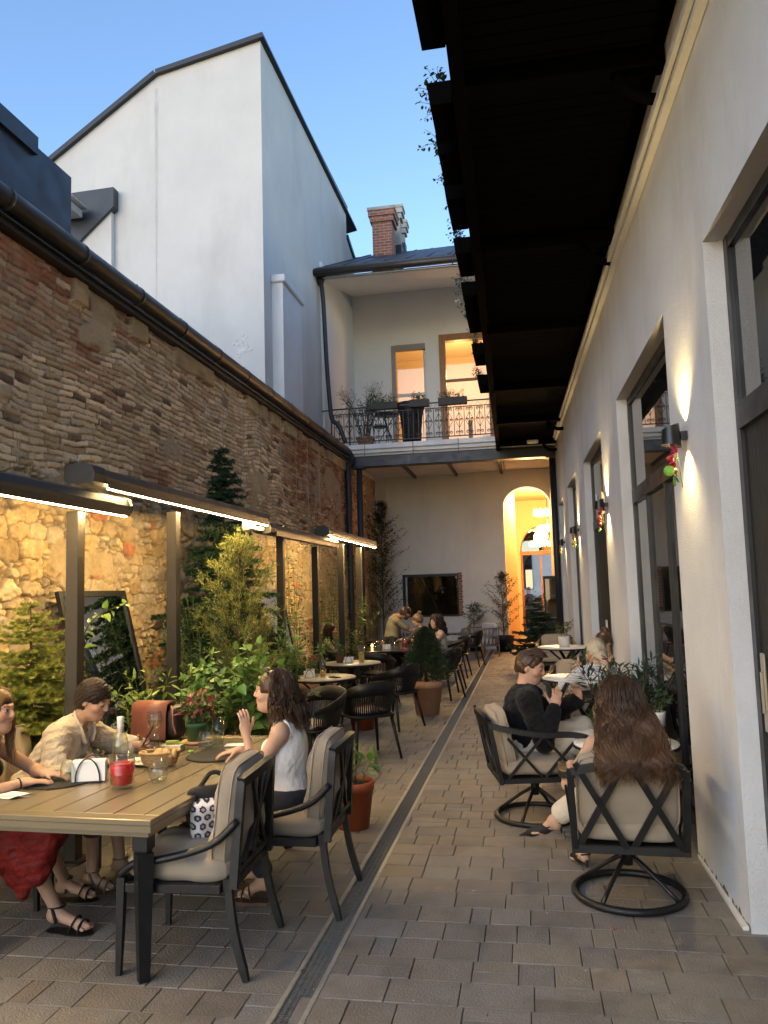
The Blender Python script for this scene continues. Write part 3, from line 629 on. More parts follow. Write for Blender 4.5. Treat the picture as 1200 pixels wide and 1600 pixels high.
def window(i,door=False,muntins=(),trans=2.52,lab=''):
    (a,b),zt=OPN[i],OT[i]; x0=wallx(b)+.2; 
    t=thing('window' if not door else 'entrance_door',lab,'window' if not door else 'door',(wallx((a+b)/2)+.24,(a+b)/2,0))
    def fx(y): return wallx(y)+.10
    m=MB(); w_=.07
    def vb(y,z0,z1,w=w_,off=0.,th=.06): m.poly([(fx(y)+off,y,z0),(fx(y)+off,y+w,z0),(fx(y)+off,y+w,z1),(fx(y)+off,y,z1)],(th*.45,0,0))
    vb(a+.005,0,zt-.005); vb(b-w_-.005,0,zt-.005)
    def hb(z0,z1,off=0.003,y0=a+w_+.008,y1=b-w_-.008): m.poly([(fx(y0)+off,y0,z0),(fx(y1)+off,y1,z0),(fx(y1)+off,y1,z1),(fx(y0)+off,y0,z1)],(.06,0,0))
    hb(zt-w_-.005,zt-.005); hb(trans,trans+.13,-.012); hb(.02,.1)
    for y in muntins: vb(y,.1,trans,.045,-.004)
    m.build('frame',frm,t,world=True)
    def pane(z0,z1,mt,name='pane',off=.022,th=.008):
        k=MB(); k.poly([(fx(a)+off,a+w_,z0),(fx(b)+off,b-w_,z0),(fx(b)+off,b-w_,z1),(fx(a)+off,a+w_,z1)],(th,0,0)); k.build(name,mt,t,world=True)
    pane(trans+.13,zt-w_,PL['winglass'])
    if door:
        k=MB(); n=max(2,int((b-a)/.42)); 
        for q in range(n):
            y0=a+w_+(b-a-2*w_)*q/n+.006; y1=a+w_+(b-a-2*w_)*(q+1)/n-.006; k.poly([(fx(y0)+.02,y0,.1),(fx(y1)+.02,y1,.1),(fx(y1)+.02,y1,trans),(fx(y0)+.02,y0,trans)],(.05,0,0))
        k.build('door_leaf',PL['darkwood'],t,world=True)
    else: pane(.1,trans,PL['winglass'])
    return t
d1=window(0,True,lab='dark timber entrance door with steel pull handle, nearest on the right')
m=MB(); p=V3(wallx(4.1)+.095,4.16,1.2); m.box(p,(.012,.06,.38),ch=.004); m.box(p+V3(-.012,0,.0),(.012,.018,.2),ch=.003); m.build('handle',mat('brushed_steel',(.5,.45,.38),.35,.9),d1,world=True)
window(1,False,muntins=(6.35,7.2),lab='tall window between the two nearest wall lamps, with two muntins under its transom')
d3=window(2,True,lab='dark timber double door under a tall fanlight, beyond the second wall lamp')
m=MB(); p=V3(wallx(10.9)+.095,10.9,1.15); m.box(p,(.02,.12,.24),ch=.005); m.box(p+V3(0,.5,2.0-.85+.6),(.02,.08,.22)); m.build('handle',PL['ceramic'],d3,world=True)
window(3,False,muntins=(14.5,),lab='tall narrow window between the two farthest wall lamps')
window(4,False,muntins=(17.8,),lab='tall narrow window at the far end of the right wall')
# wall lamps
SC_Y=[5.02,9.2,13.3,17.0]; lampc=mat('lamp_black',(.012,.012,.012),.3); bulb=mat('lamp_glow',(1,.9,.6),.5,emit=(1,.78,.38),estr=30)
fl_m=mat('silk_petal',(1,1,1),.6,attr=True,leaf=.25)
for i,y in enumerate(SC_Y):
    xw=wallx(y); lab=['wall lamp nearest the camera, hung with red silk flowers and a green ball','second wall lamp, beside the dark timber double door, with flowers below','third wall lamp along the white wall, with an orange flower spray','farthest wall lamp, close to the passage'][i]
    t=thing('wall_lamp',lab,'lamp',(xw,y,2.63),0,'black up-and-down wall lamps on the white wall')
    c=V3(xw-.095,y,2.64)
    m=MB(); a=np.linspace(0,2*math.pi,25)[:-1]; r1,r2=.052,.06
    P=[]; 
    for z,r in ((-.06,r2),(.06,r1)): P.append(np.stack([c[0]+r*np.cos(a),c[1]+r*np.sin(a),c[2]+z+(.018*np.cos(a) if z>0 else -.012*np.cos(a))],-1))
    P=np.concatenate(P); n=24; j=np.arange(n); m.add(P,[np.stack([j,(j+1)%n,(j+1)%n+n,j+n],-1)],True); m.box((xw-.02,y,2.64),(.04,.05,.05))
    m.build('shade',lampc,t,world=True)
    m=MB(); m.ball(c,(.024,.024,.03),10,6); m.build('bulb',bulb,t,world=True)
    for sgn in (1,-1):
        l=point('lamp_beam',c+V3(.052,0,sgn*.072),(20 if sgn>0 else 15),(1,.72,.30),.012,'SPOT'); l.data.spot_size=math.radians(118); l.data.spot_blend=.9
        dv=Vector((.02,0,sgn)); l.rotation_euler=(-dv).to_track_quat('Z','Y').to_euler()
    m=MB(); rs=np.random.RandomState(i)
    m.tube(spline([c+V3(.0,-.03,-.03),c+V3(.03,-.02,-.15),c+V3(.05,.0,-.32)],5),.003,5,col=(.12,.16,.05))
    for k in range(5):
        q=c+V3(-.01+rs.randn()*.012,-.035+rs.randn()*.02,-.05-.045*k); cc=[(.45,.02,.04),(.30,.015,.05),(.5,.04,.05)][k%3] if i<2 else (.45,.16,.05)
        for p in range(9):
            d=nrm(rs.randn(3)); m.ball(q+d*.018,(.016,.016,.006),6,4,R=np.array(frame(d)).T,col=cc)
    for k in range(8):
        q=c+V3(rs.randn()*.015,-.02+rs.randn()*.025,-.15-.02*k); d=nrm(rs.randn(3)+V3(0,0,-.6)); m.ball(q,(.012,.03,.004),6,4,R=np.array(frame(d)).T,col=(.12,.22,.05))
    if i==0: m.ball(c+V3(-.03,-.045,-.22),.034,12,8,col=(.25,.5,.08))
    m.build('flower_garland',fl_m,t,world=True)
# gallery over the right side
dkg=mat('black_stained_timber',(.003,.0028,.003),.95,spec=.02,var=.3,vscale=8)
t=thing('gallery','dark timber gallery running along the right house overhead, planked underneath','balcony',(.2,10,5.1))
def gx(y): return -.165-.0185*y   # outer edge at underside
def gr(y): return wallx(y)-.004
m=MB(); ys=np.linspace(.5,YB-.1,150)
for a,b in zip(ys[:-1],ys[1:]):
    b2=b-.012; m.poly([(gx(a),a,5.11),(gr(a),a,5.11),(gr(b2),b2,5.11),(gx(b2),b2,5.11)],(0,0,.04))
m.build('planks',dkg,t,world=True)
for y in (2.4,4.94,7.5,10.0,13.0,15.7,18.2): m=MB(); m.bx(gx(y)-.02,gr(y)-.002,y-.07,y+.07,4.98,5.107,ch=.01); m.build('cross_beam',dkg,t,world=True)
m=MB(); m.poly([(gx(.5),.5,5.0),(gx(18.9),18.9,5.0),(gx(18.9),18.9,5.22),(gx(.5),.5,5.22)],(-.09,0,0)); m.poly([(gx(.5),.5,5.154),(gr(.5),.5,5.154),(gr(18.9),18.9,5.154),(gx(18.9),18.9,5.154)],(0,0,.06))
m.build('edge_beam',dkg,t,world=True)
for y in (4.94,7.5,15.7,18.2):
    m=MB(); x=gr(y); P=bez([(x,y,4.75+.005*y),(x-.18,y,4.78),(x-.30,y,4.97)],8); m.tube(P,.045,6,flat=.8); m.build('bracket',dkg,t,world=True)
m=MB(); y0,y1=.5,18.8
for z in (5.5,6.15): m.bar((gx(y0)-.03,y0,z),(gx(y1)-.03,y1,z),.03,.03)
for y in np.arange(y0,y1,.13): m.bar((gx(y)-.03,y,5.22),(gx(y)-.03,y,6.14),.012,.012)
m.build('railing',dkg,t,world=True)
m=MB(); m.bx(-.6,2,-.2,YB,9.0,9.2); m.build('upper_roof',PL['dark'],t,world=True)
t=thing('emergency_light','small white emergency light under the far end of the gallery','light',(.4,18.0,4.9))
p=on('Y',18.05,832,690); m=MB(); m.box(p,(.26,.06,.09),ch=.02); m.build('housing',PL['ceramic'],t,world=True); m=MB(); m.box(p+V3(0,-.034,0),(.2,.01,.05)); m.build('lens',PL['paper'],t,world=True)
# ---- street beyond the passage
tag(MB().bx(-20,25,31.2,60,-.009,-.004).build('street',mat('asphalt',(.06,.06,.06),.8)),kind='structure')
t=thing('street_building','pale stone faced building across the street, seen through the passage','building',(2,44,0))
stm=mat('pale_stone_face',(.55,.52,.47),.8,var=.12,vscale=1.5)
m=MB(); m.bx(-12,16,44,46,0,12); m.build('facade',stm,t,world=True)
for x in (-.2,2.4,-3.,5.):
    m=MB(); m.bx(x-.45,x+.45,43.94,43.99,1.6,3.6); m.build('window',PL['winglass'],t,world=True)
m=MB(); m.bx(-12,16,43.8,43.99,1.2,1.4); m.bx(-12,16,43.85,43.99,4.3,4.6); m.build('string_course',stm,t,world=True)

# ---- litter on the paving
m=MB(); rs=np.random.RandomState(77)
for k in range(70):
    x=rs.uniform(-3.4,1.0); y=rs.uniform(2.6,11); a=rs.rand()*6.28; q=.006+.012*rs.rand()**2; c=[(.5,.45,.38),(.10,.07,.03),(.16,.14,.05)][k%3]
    m.poly([(x+q*math.cos(a),y+q*math.sin(a),.0035),(x-q*.4*math.sin(a),y+q*.4*math.cos(a),.005),(x-q*math.cos(a),y-q*math.sin(a),.0035),(x+q*.4*math.sin(a),y-q*.4*math.cos(a),.004)],(0,0,.0012),col=c)
tag(m.build('litter',mat('crumbs_and_leaves',(1,1,1),.9,attr=True)),kind='stuff')
m=MB(); rs=np.random.RandomState(78); 
for k in range(4): m.ball(V3(.34+rs.randn()*.012,4.33+rs.randn()*.008,.006),(.010,.004,.004),6,4,R=rotz(rs.rand()*6))
tag(m.build('fallen_petal',mat('pink_petal',(.55,.08,.12),.6),None,loc=(.34,4.33,0)),'tiny pink petal lying on the paving by the ring base','petal')

m=MB(); rs=np.random.RandomState(5)
def grime(y0,y1,seed,h0=.035):
    rs=np.random.RandomState(seed); ys=np.arange(y0,y1,.025); top=h0*(.25+1.3*rs.rand(len(ys))**2); lo=[(wallx(y)-.0015,y,.001) for y in ys]; up=[(wallx(y)-.0015,y,.004+t_) for y,t_ in zip(ys,top)]
    n=len(ys); j=np.arange(n-1); m.add(np.array(lo+up),[np.stack([j,j+1,j+1+n,j+n],-1)])
grime(4.35,5.49,0)
m.build('splash_stain',mat('damp_grime',(.16,.13,.10),.9,var=.3,vscale=20),bpy.data.objects['right_house'],world=True)
# ================================================================ LIGHT POSTS AND AWNING CASSETTES
XP=-3.1
ledm=mat('led_strip',(1,.9,.7),.5,emit=(1,.69,.29),estr=100)
led2=mat('led_strip_soft',(1,.9,.7),.5,emit=(1,.64,.26),estr=40)
plab=['grey bronze post nearest the camera, in front of the leaning mirror','second grey bronze post, its edge lit by the long lamp above','third grey bronze post, beyond the golden cypress','fourth dark post, behind the seated woman holding her phone','fifth grey bronze post, under the farthest lamp strip','sixth grey bronze post, farthest along the wall by the round column']
def led_on(Xv,*p): return on('X',Xv,*p)
ztop={118:2.36,271:2.50,438:2.62,492:2.42,532:2.55,560:2.56}
for i,(px,w_) in enumerate(((118,.11),(271,.11),(438,.105),(492,.105),(532,.12),(560,.12))):
    p=on('X',XP,px,850); t=thing('lamp_post',plab[i],'post',(XP,p[1],0),0,'square posts along the brick wall')
    m=MB(); m.box((0,0,ztop[px]/2),(w_*.85,w_*.8,ztop[px]),ch=.004); m.build('shaft',PL['post'],t)
    m=MB(); m.box((0,0,.006),(.2,.2,.012)); m.build('foot_plate',PL['post'],t)
def cassette(pn,pf,lab,sz=1.,lit=True,head=True,strip=True):
    a=on('X',XP+.07,*pn) if len(pn)==2 else V3(XP+.07,pn[0],0); b=on('X',XP+.07,*pf); b[2]=a[2]=((a[2]+b[2])/2 if len(pn)==2 else b[2])
    t=thing('awning_cassette',lab,'awning',(a[0],a[1],a[2])); 
    # folded awning box: rounded body with LED line under its front edge
    pr=np.array([(.075,.0),(.08,.05),(.06,.10),(.0,.125),(-.09,.115),(-.13,.07),(-.13,.01),(-.09,-.01),(.04,-.015)])*sz
    def ext(m,pr,y0,y1,dx=0,dz=0,smooth=False):
        n=len(pr); V=np.concatenate([np.stack([a[0]+dx+pr[:,0],np.full(n,y),a[2]+dz+pr[:,1]],-1) for y in (y0,y1)]); j=np.arange(n)
        m.add(V,[np.stack([j,(j+1)%n,(j+1)%n+n,j+n],-1)],smooth); m.add(V[:n],[[list(range(n))]]); m.add(V[n:],[[list(range(n))[::-1]]])
    m=MB(); ext(m,pr,a[1],b[1]); m.build('casing',PL['anth'],t,world=True)
    m=MB(); ext(m,pr*1.12,a[1]-.17,a[1]-.003); m.build('end_cap',PL['dark'],t,world=True); m=MB(); ext(m,pr*1.06,b[1]+.003,b[1]+.05); m.build('end_cap',PL['dark'],t,world=True)
    m=MB(); m.bx(a[0]+.08*sz,a[0]+.10*sz,a[1]+.02,b[1]-.02,a[2]-.03,a[2]+.02); m.build('front_rail',PL['post'],t,world=True)
    if strip:
        m=MB(); m.bx(a[0]+.055*sz,a[0]+.075*sz,a[1]+.06,b[1]-.03,a[2]-.032,a[2]-.016); m.build('led_strip',ledm if lit else led2,t,world=True)
    return t,a,b
cassette((1.6,),(187,802),'nearest folded awning box with a glowing strip, running out of the picture at left')
cassette((150,757),(410,818),'longest folded awning box with a bright strip, passing over the second post')
t,a,b=cassette((420,830),(521,856),'folded awning box without light glow, between the third and fourth posts',.95,strip=False)
m=MB(); m.tube(spline([a+V3(-.02,-.15,.04),a+V3(-.0,-.5,.02),a+V3(.02,-.62,.06)],6),.028,8); m.box(a+V3(-.02,-.66,.05),(.1,.16,.12),ch=.02); m.build('arm_joint',PL['ceramic'],t,world=True)
cassette((510,836),(582,854),'farthest folded awning box with a bright strip, above the fifth post',1.)
# ================================================================ CHAIRS
def arc_bar(m,P,w_,t_,hint=(0,0,1)):
    m.tube(P,w_/2*1.25,4,hint=hint,flat=t_/w_,smooth=False)
def dining_chair(name,label,loc,rz,group):
    t=thing(name,label,'chair',loc,rz,group); D=PL['dark']
    for sx in(-1,1):
        m=MB(); m.tube([(sx*.27,.28,.44),(sx*.275,.285,.2),(sx*.28,.29,0)],[.027,.023,.017],4,smooth=False); m.build('leg',D,t)
        m=MB(); m.tube(spline([(sx*.27,-.24,.44),(sx*.28,-.27,.22),(sx*.29,-.33,0)],4),[.028]+[.024]*7+[.018],4,smooth=False); m.build('leg',D,t)
    m=MB(); m.bx(-.28,.28,.255,.30,.375,.42,ch=.004); m.bx(-.28,.28,-.26,-.215,.375,.42,ch=.004); 
    for s in(-1,1): m.bx(s*.28-.02,s*.28+.02,-.213,.253,.377,.418,ch=.004)
    m.bx(-.25,.25,-.21,.25,.395,.41); m.build('seat_frame',D,t)
    m=MB(); up=lambda z:-.27-.035*max(0,(z-.42)/.52)+.0*z
    zz=[.40,.53,.66,.80,.875]
    for s in(-1,1): m.tube([(s*(.275-.01*k),up(z),z) for k,z in enumerate(zz)],.027,4,smooth=False)
    tr=spline([(-.25,up(.87),.87),(-.13,up(.87)-.035,.895),(.0,up(.87)-.045,.903),(.13,up(.87)-.035,.895),(.25,up(.87),.87)],4); m.tube(tr,.029,4,smooth=False,hint=(0,1,0)); m.bar((-.26,up(.47),.47),(.26,up(.47),.47),.03,.025)
    m.build('back_frame',D,t)
    m=MB(); zt=.95; yb=lambda z: up(z)-.03*((z-.42)/.52)
    def br(x0,z0,x1,z1): m.bar((x0,yb(z0),z0),(x1,yb(z1),z1),.03,.018,hint=(0,1,0))
    br(0,.48,-.0,.89); br(-.17,.48,.0,.68+.0); br(.17,.48,.0,.68); br(-.0,.66,-.15,.885); br(.0,.66,.15,.885)
    m.build('back_lattice',D,t)
    for s in(-1,1):
        m=MB(); m.tube(spline([(s*.272,up(.7),.70),(s*.30,-.17,.60),(s*.30,.05,.535),(s*.29,.2,.51),(s*.275,.29,.45)],5),.023,6,flat=.8); m.build('armrest',D,t)
    m=MB(); cushion(m,(0,.02,.468),(.54,.55,.11),puff=.45,seed=1,noise=.014); m.build('seat_cushion',PL['cloth'],t)
    m=MB(); R=rotx(math.radians(7)); cushion(m,(0,-.205,.705),(.51,.125,.47),R=R,puff=.5,seed=2,noise=.016); o=m.build('back_cushion',PL['cloth'],t)
    m=MB()
    for off in (-.031,.031):
        a=np.linspace(0,2*math.pi,41)[:-1]; r=(np.abs(np.cos(a))**7+np.abs(np.sin(a))**7)**(-1/7); P=np.stack([.252*r*np.cos(a),0*a+off,.232*r*np.sin(a)],-1)@R.T+V3(0,-.205,.705); m.tube(P,.004,5,closed=True,cap=False)
    m.build('piping',PL['cloth'],o); 
    return t
DG='dark metal dining chairs with oat cushions'
dining_chair('dining_chair','empty cushioned dining chair nearest the camera, hexagon print bag on its seat',(-1.68,3.86,0),math.radians(92),DG)
dining_chair('dining_chair','cushioned dining chair under the woman in the white tank top',(-1.41,4.565,0),math.radians(91),DG)
dining_chair('dining_chair','cushioned dining chair of the short haired person in the beige shirt, mostly hidden',(-3.12,4.62,0),math.radians(-88),DG)
dining_chair('dining_chair','cushioned dining chair at the left edge, under the person in the red skirt',(-3.12,3.95,0),math.radians(-92),DG)
def lounge_chair(label,loc,rz,ring=True):
    """faces +Y; boxy frame with crossed bars and ring swivel base"""
    t=thing('swivel_armchair',label,'chair',loc,rz,'dark lattice armchairs with taupe cushions'); D=PL['dark']
    hw=.285; zb=.34; zt=.74; y0=-.30; y1=.30; yt=-.38
    m=MB(); 
    for s in(-1,1): m.bar((s*hw,y0,zb),(s*(hw+.01),yt,zt+.03),.036,.03,hint=(0,1,0),ch=.003)
    m.bar((-hw-.018,y0,zb),(hw+.018,y0,zb),.03,.045,ch=.003)
    m.tube(spline([(-hw,yt,zt+.02),(-.15,yt-.025,zt+.05),(0,yt-.035,zt+.06),(.15,yt-.025,zt+.05),(hw,yt,zt+.02)],4),.028,4,smooth=False,hint=(0,1,0))
    m.build('back_frame',D,t)
    m=MB(); P=lambda x,q:(x,y0+(yt-y0)*q-.012*q,zb+(zt+.04-zb)*q)
    for c in(-.142,.142):
        m.bar(P(c-.125,.02),P(c+.125,1.02 if abs(c)<.1 else 1.06),.034,.018,hint=(0,1,0)); a=P(c+.125,.02); b=P(c-.125,1.06); m.bar((a[0],a[1]-.006,a[2]),(b[0],b[1]-.006,b[2]),.034,.018,hint=(0,1,0))
    m.build('back_lattice',D,t)
    m=MB(); 
    for s in(-1,1): m.bar((s*hw,y0+.02,zb),(s*hw,y1,zb),.03,.035)
    m.bar((-hw,y1,zb),(hw,y1,zb),.03,.035); m.bx(-hw+.02,hw-.02,y0+.02,y1-.02,zb-.01,zb+.01); m.build('seat_frame',D,t)
    for s in(-1,1):
        m=MB(); m.tube(spline([(s*(hw+.005),yt+.0,zt+.0),(s*(hw+.03),-.2,zt-.04),(s*(hw+.05),.0,zt-.07),(s*(hw+.05),.2,zt-.075),(s*(hw+.045),.33,zt-.10),(s*(hw+.045),.345,zt-.14)],4),.034,4,smooth=False,flat=.75,hint=(0,0,1))
        m.bar((s*hw,y1,zb),(s*(hw+.045),y1,zt-.08),.034,.03); 
        for (ya,yb2) in ((-.25,.0),(.0,-.25),(.02,.27),(.27,.02)): m.bar((s*(hw+.006*(ya<yb2)),ya,zb+.02),(s*(hw+.035+.006*(ya<yb2)),yb2,zt-.09),.02,.014,hint=(1,0,0))
        m.build('arm_panel',D,t)
    m=MB(); cushion(m,(0,.0,zb+.085),(.54,.58,.13),puff=.3,seed=4); m.build('seat_cushion',PL['cloth'],t)
    m=MB(); R=rotx(math.radians(11)); cushion(m,(0,-.25,zb+.29),(.53,.12,.42),R=R,puff=.4,seed=5,noise=.012); cu=m.build('back_cushion',PL['cloth'],t)
    m=MB()
    for off in(-.034,.034):
        a=np.linspace(0,2*math.pi,41)[:-1]; r=(np.abs(np.cos(a))**7+np.abs(np.sin(a))**7)**(-1/7); Q=np.stack([.262*r*np.cos(a),0*a+off,.207*r*np.sin(a)],-1)@R.T+V3(0,-.25,zb+.29); m.tube(Q,.006,5,closed=True,cap=False)
    m.build('piping',PL['cloth'],cu)
    m=MB(); a=np.linspace(0,2*math.pi,49)[:-1]; m.tube(np.stack([.30*np.cos(a),.30*np.sin(a),0*a+.022],-1),.02,8,closed=True,cap=False,hint=(0,0,1)); m.build('base_ring',D,t)
    m=MB(); m.lathe([(.0,.30),(.075,.30),(.075,.325),(.04,.325),(.032,.24),(.03,.17),(0,.17)],14); m.build('swivel_post',D,t)
    for k in range(4):
        an=math.radians(45+90*k+12); m=MB(); m.tube(bez([(.02*math.cos(an),.02*math.sin(an),.22),(.12*math.cos(an),.12*math.sin(an),.17),(.29*math.cos(an),.29*math.sin(an),.035)],8),.013,6); m.build('spoke',D,t)
    return t
lounge_chair('lattice swivel armchair seen from behind, under the long haired woman',(.48,4.79,0),math.radians(-2))
lounge_chair('lattice armchair in profile, seating the man in black',(-.02,6.28,0),math.radians(-78))
lounge_chair('lattice armchair behind the blonde woman in the dotted blouse',(.56,7.72,0),math.radians(4))
lounge_chair('taupe cushioned lattice armchair beyond the blonde woman, facing this way',(.52,9.75,0),math.radians(172))
lounge_chair('empty taupe armchair beside the farthest white table, near the conifer',(.45,14.9,0),math.radians(178))
def shell_chair(loc,rz,label,src=[]):
    if src: return dup(src[0],loc,rz,label)
    t=thing('slatted_chair',label,'chair',loc,rz,'black slatted armchairs around the small tables'); D=PL['blackpl']; src.append(t)
    for sx in(-1,1):
        for sy,yy in((1,.2),(-1,-.2)):
            m=MB(); m.tube([(sx*.2,yy*.9,.43),(sx*.26,yy*1.35,0)],[.022,.014],6); m.build('leg',D,t)
    m=MB(); cushion(m,(0,.0,.445),(.50,.5,.035),puff=.1); m.build('seat',D,t)
    # wrap-around back: rail rising to the rear, slats below
    an=np.linspace(-2.35,2.35,60)-math.pi/2; 
    def ring(r,z,f=0): 
        a=an; h=np.clip((np.cos(a+math.pi/2)+.72)/1.72,0,1)**1.3
        q=(np.abs(np.cos(a))**3.2+np.abs(np.sin(a))**3.2)**(-1/3.2); return np.stack([(.262*r)*q*np.cos(a),(.235*r)*q*np.sin(a)-.0-.05*h*f,z(h)],-1)
    top=ring(1.06,lambda h:.655+.16*h,1.); mid=ring(1.03,lambda h:.60+.07*h,.8); low=ring(.86,lambda h:.455+0*h,0); 
    m=MB(); n=len(top)
    def band(A,B,th=.010):
        N_=np.stack([np.cos(an),np.sin(an),0*an],-1)*th; V=np.concatenate([A-N_,B-N_,B+N_,A+N_]); j=np.arange(n-1)
        Q=[np.stack([j+q*n,j+1+q*n,j+1+((q+1)%4)*n,j+((q+1)%4)*n],-1) for q in range(4)]; m.add(V,[np.concatenate(Q)],True)
    band(mid,top); m.build('back_rail',D,t)
    m=MB(); 
    for j in range(0,n,1):
        m.bar(low[j],mid[j]+V3(0,0,.01),.013,.008,hint=(math.cos(an[j]),math.sin(an[j]),0))
    m.build('back_slats',D,t)
    m=MB(); cushion(m,(0,.02,.48),(.4,.4,.04),puff=.3); m.build('seat_pad',PL['greycloth'],t)
    return t
for x,y,r,lab in ((-1.75,8.35,38,'black slatted armchair nearest the drain, angled at the first round table'),
    (-2.12,7.55,150,'black slatted armchair just behind the woman in the white tank top'),
    (-1.75,10.15,60,'black slatted armchair between the first and second round tables, left of the cone bush'),
    (-2.35,12.1,-8,'black slatted armchair with its back to the camera, heading the long table'),
    (-1.42,12.75,70,'black slatted armchair just beyond the terracotta cone bush'),
    (-1.45,13.75,80,'black slatted armchair holding the smiling curly haired woman'),
    (-1.48,15.8,85,'black slatted armchair next to the rope armchair'),
    (-3.32,13.6,-80,'black slatted armchair under the woman in black by the fourth post'),
    (-3.15,10.6,-70,'black slatted armchair pushed behind the second round table'),
    (-1.35,17.9,80,'farthest black slatted armchair along the drain'),
    (-2.9,15.2,-150,'black slatted armchair at the far side of the long table')):
    shell_chair((x,y,0),math.radians(r),lab)
# ================================================================ TABLES
def lip(m,x0,x1,y0,y1,z0,z1): m.bx(x0,x1,y0,y1,z0,z1,ch=.004)
TX0,TX1,TY0,TY1=-2.86,-1.735,3.44,5.50
t=thing('dining_table','large bronze grey dining table laid with glasses in the foreground','table',(TX1,TY0,0),math.radians(-3.0))
def TL(p): # world -> table frame top helper not needed, parts local
    return p
Wt=TX1-TX0; Lt=TY1-TY0
tabm=mat('bronze_slatted_tabletop',(.235,.19,.122),.27,.3)
m=MB(); nb=6; bw=(Wt-.16)/nb
lip(m,-Wt,-.0,0,.08,.712,.74); lip(m,-Wt,0,Lt-.08,Lt,.712,.74); lip(m,-Wt,-Wt+.08,.082,Lt-.082,.712,.74); lip(m,-.08,0,.082,Lt-.082,.712,.74)
for k in range(nb): lip(m,-Wt+.081+k*bw,-Wt+.08+(k+1)*bw-.002,.082,Lt-.082,.714,.7385)
m.build('tabletop',tabm,t)
m=MB(); m.bx(-Wt+.03,-.03,.03,Lt-.03,.655,.7115); 
m.bx(-Wt+.004,-.004,.004,.029,.682,.7115); m.bx(-.029,-.004,.03,Lt-.004,.682,.7115); m.build('apron',tabm,t)
for x in(-.085,-Wt+.085):
    for y in(.085,Lt-.085):
        m=MB(); m.box((x,y,.62),(.075,.075,.07)); m.tube([(x,y,.585),(x,y,.572)],[.045,.04],4,smooth=False); m.tube([(x,y,.57),(x,y,0)],[.054,.034],4,smooth=False,hint=(1,1,0)); m.build('leg',PL['dark'],t)
def round_table(loc,r,topm,label,group,edge=True,h=.74):
    t=thing('round_table',label,'table',loc,0,group)
    m=MB(); m.lathe([(0,h-.012),(r-.006,h-.012),(r,h-.006),(r-.004,h),(0,h)],40); m.build('tabletop',topm,t)
    m=MB(); m.lathe([(0,h-.035),(r-.02,h-.035),(r+.004,h-.026),(r+.004,h-.0125),(0,h-.0125)],40); m.build('rim',PL['dark'],t)
    for k in range(4):
        a=math.radians(20+90*k); m=MB(); c,s=math.cos(a),math.sin(a); m.bar((c*r*.62,s*r*.62,h-.04),(-c*.12+s*.04,-s*.12-c*.04,.36),.045,.02); m.bar((-c*.12+s*.04,-s*.12-c*.04,.36),(c*r*.0-c*r*.62,-s*r*.62,.0),.045,.02); m.build('leg',PL['dark'],t)
    return t
G1='cream topped round tables on the left'; G2='white topped round tables on the right'
T1=(-2.47,9.25); T2=(-2.52,11.05)
round_table((*T1,0),.40,PL['tabletop'],'round cream table with pink flowers and an orange drink, nearer of the two',G1)
round_table((*T2,0),.42,PL['tabletop'],'round cream table with a tall drink and brown flower pot, farther of the two',G1)
R1=(.62,5.86); R2=(.52,9.0); R3=(.55,13.4)
round_table((*R1,0),.36,PL['whitetop'],'small white round table with the white flower pot, beside the long haired woman',G2,h=.64)
round_table((*R2,0),.42,PL['whitetop'],'white round table in front of the blonde woman',G2)
round_table((*R3,0),.45,PL['whitetop'],'farthest white round table, near the conifer and glass cabinet',G2)
t=thing('long_table','long black table crowded with glasses at the far group of people','table',(-2.35,14.0,0))
m=MB(); m.bx(-.5,.5,-1.0,1.3,.715,.74,ch=.004); m.build('tabletop',mat('black_gloss_top',(.02,.02,.02),.15),t)
for x in(-.42,.42):
    for y in(-.85,1.15): m=MB(); m.bar((x,y,.714),(x*.6,y,0),.04,.03); m.build('leg',PL['dark'],t)
# ================================================================ THINGS ON THE TABLES
GL=PL['glass']
def obj1(name,label,cat,m,mt,loc,group=None):
    o=m.build(name,mt,None,loc=loc); return tag(o,label,cat,group)
def glassware(name,label,loc,prof,fill=None,fcol=None,group=None,cat='glass',n=22):
    t=thing(name,label,cat,loc,0,group); t.scale=(1.22,1.22,1.22) if loc[1]<6 else (1.1,1.1,1.1); m=MB(); m.lathe(prof,n); m.build('bowl',GL,t)
    if fill: m=MB(); m.lathe(fill,n); m.build('drink',fcol,t)
    return t
water=glassmat('water',(.96,.98,.96),ior=1.33)
juice=mat('orange_juice',(.75,.36,.05),.3,sss=.0); wine=glassmat('white_wine',(.96,.94,.78),ior=1.33)
zt=.742
def tp(px,py,z=zt): return gz(px,py,z)
tumb=[(.0,.002),(.022,.0),(.034,.006),(.044,.03),(.043,.06),(.034,.095),(.032,.095),(.041,.06),(.041,.03),(.03,.01),(0,.008)]
tall=[(0,0),(.03,0),(.033,.13),(.031,.13),(.028,.01),(0,.01)]
TG='stemless water glasses on the dining table'
glassware('water_glass','stemless glass nearest the camera, in front of the bread basket',tp(247,1222),tumb,group=TG)
glassware('water_glass','stemless glass behind the white napkin holder, half hidden',tp(109,1222),tumb,group=TG)
glassware('water_glass','stemless glass left of the small box',tp(238,1176),tumb,[(0,.01),(.03,.012),(.039,.03),(.038,.04),(0,.04)],water,group=TG)
glassware('water_glass','stemless glass between the green pot and the round black mat',tp(322,1170),tumb,[(0,.01),(.03,.012),(.039,.03),(.0,.032)],water,group=TG)
glassware('tumbler','tall ribbed glass with a black straw beside the green pot',tp(341,1160),tall)
glassware('tumbler','plain straight glass behind the napkin holder',tp(149,1203),[(0,0),(.036,0),(.04,.09),(.038,.09),(.034,.008),(0,.008)])
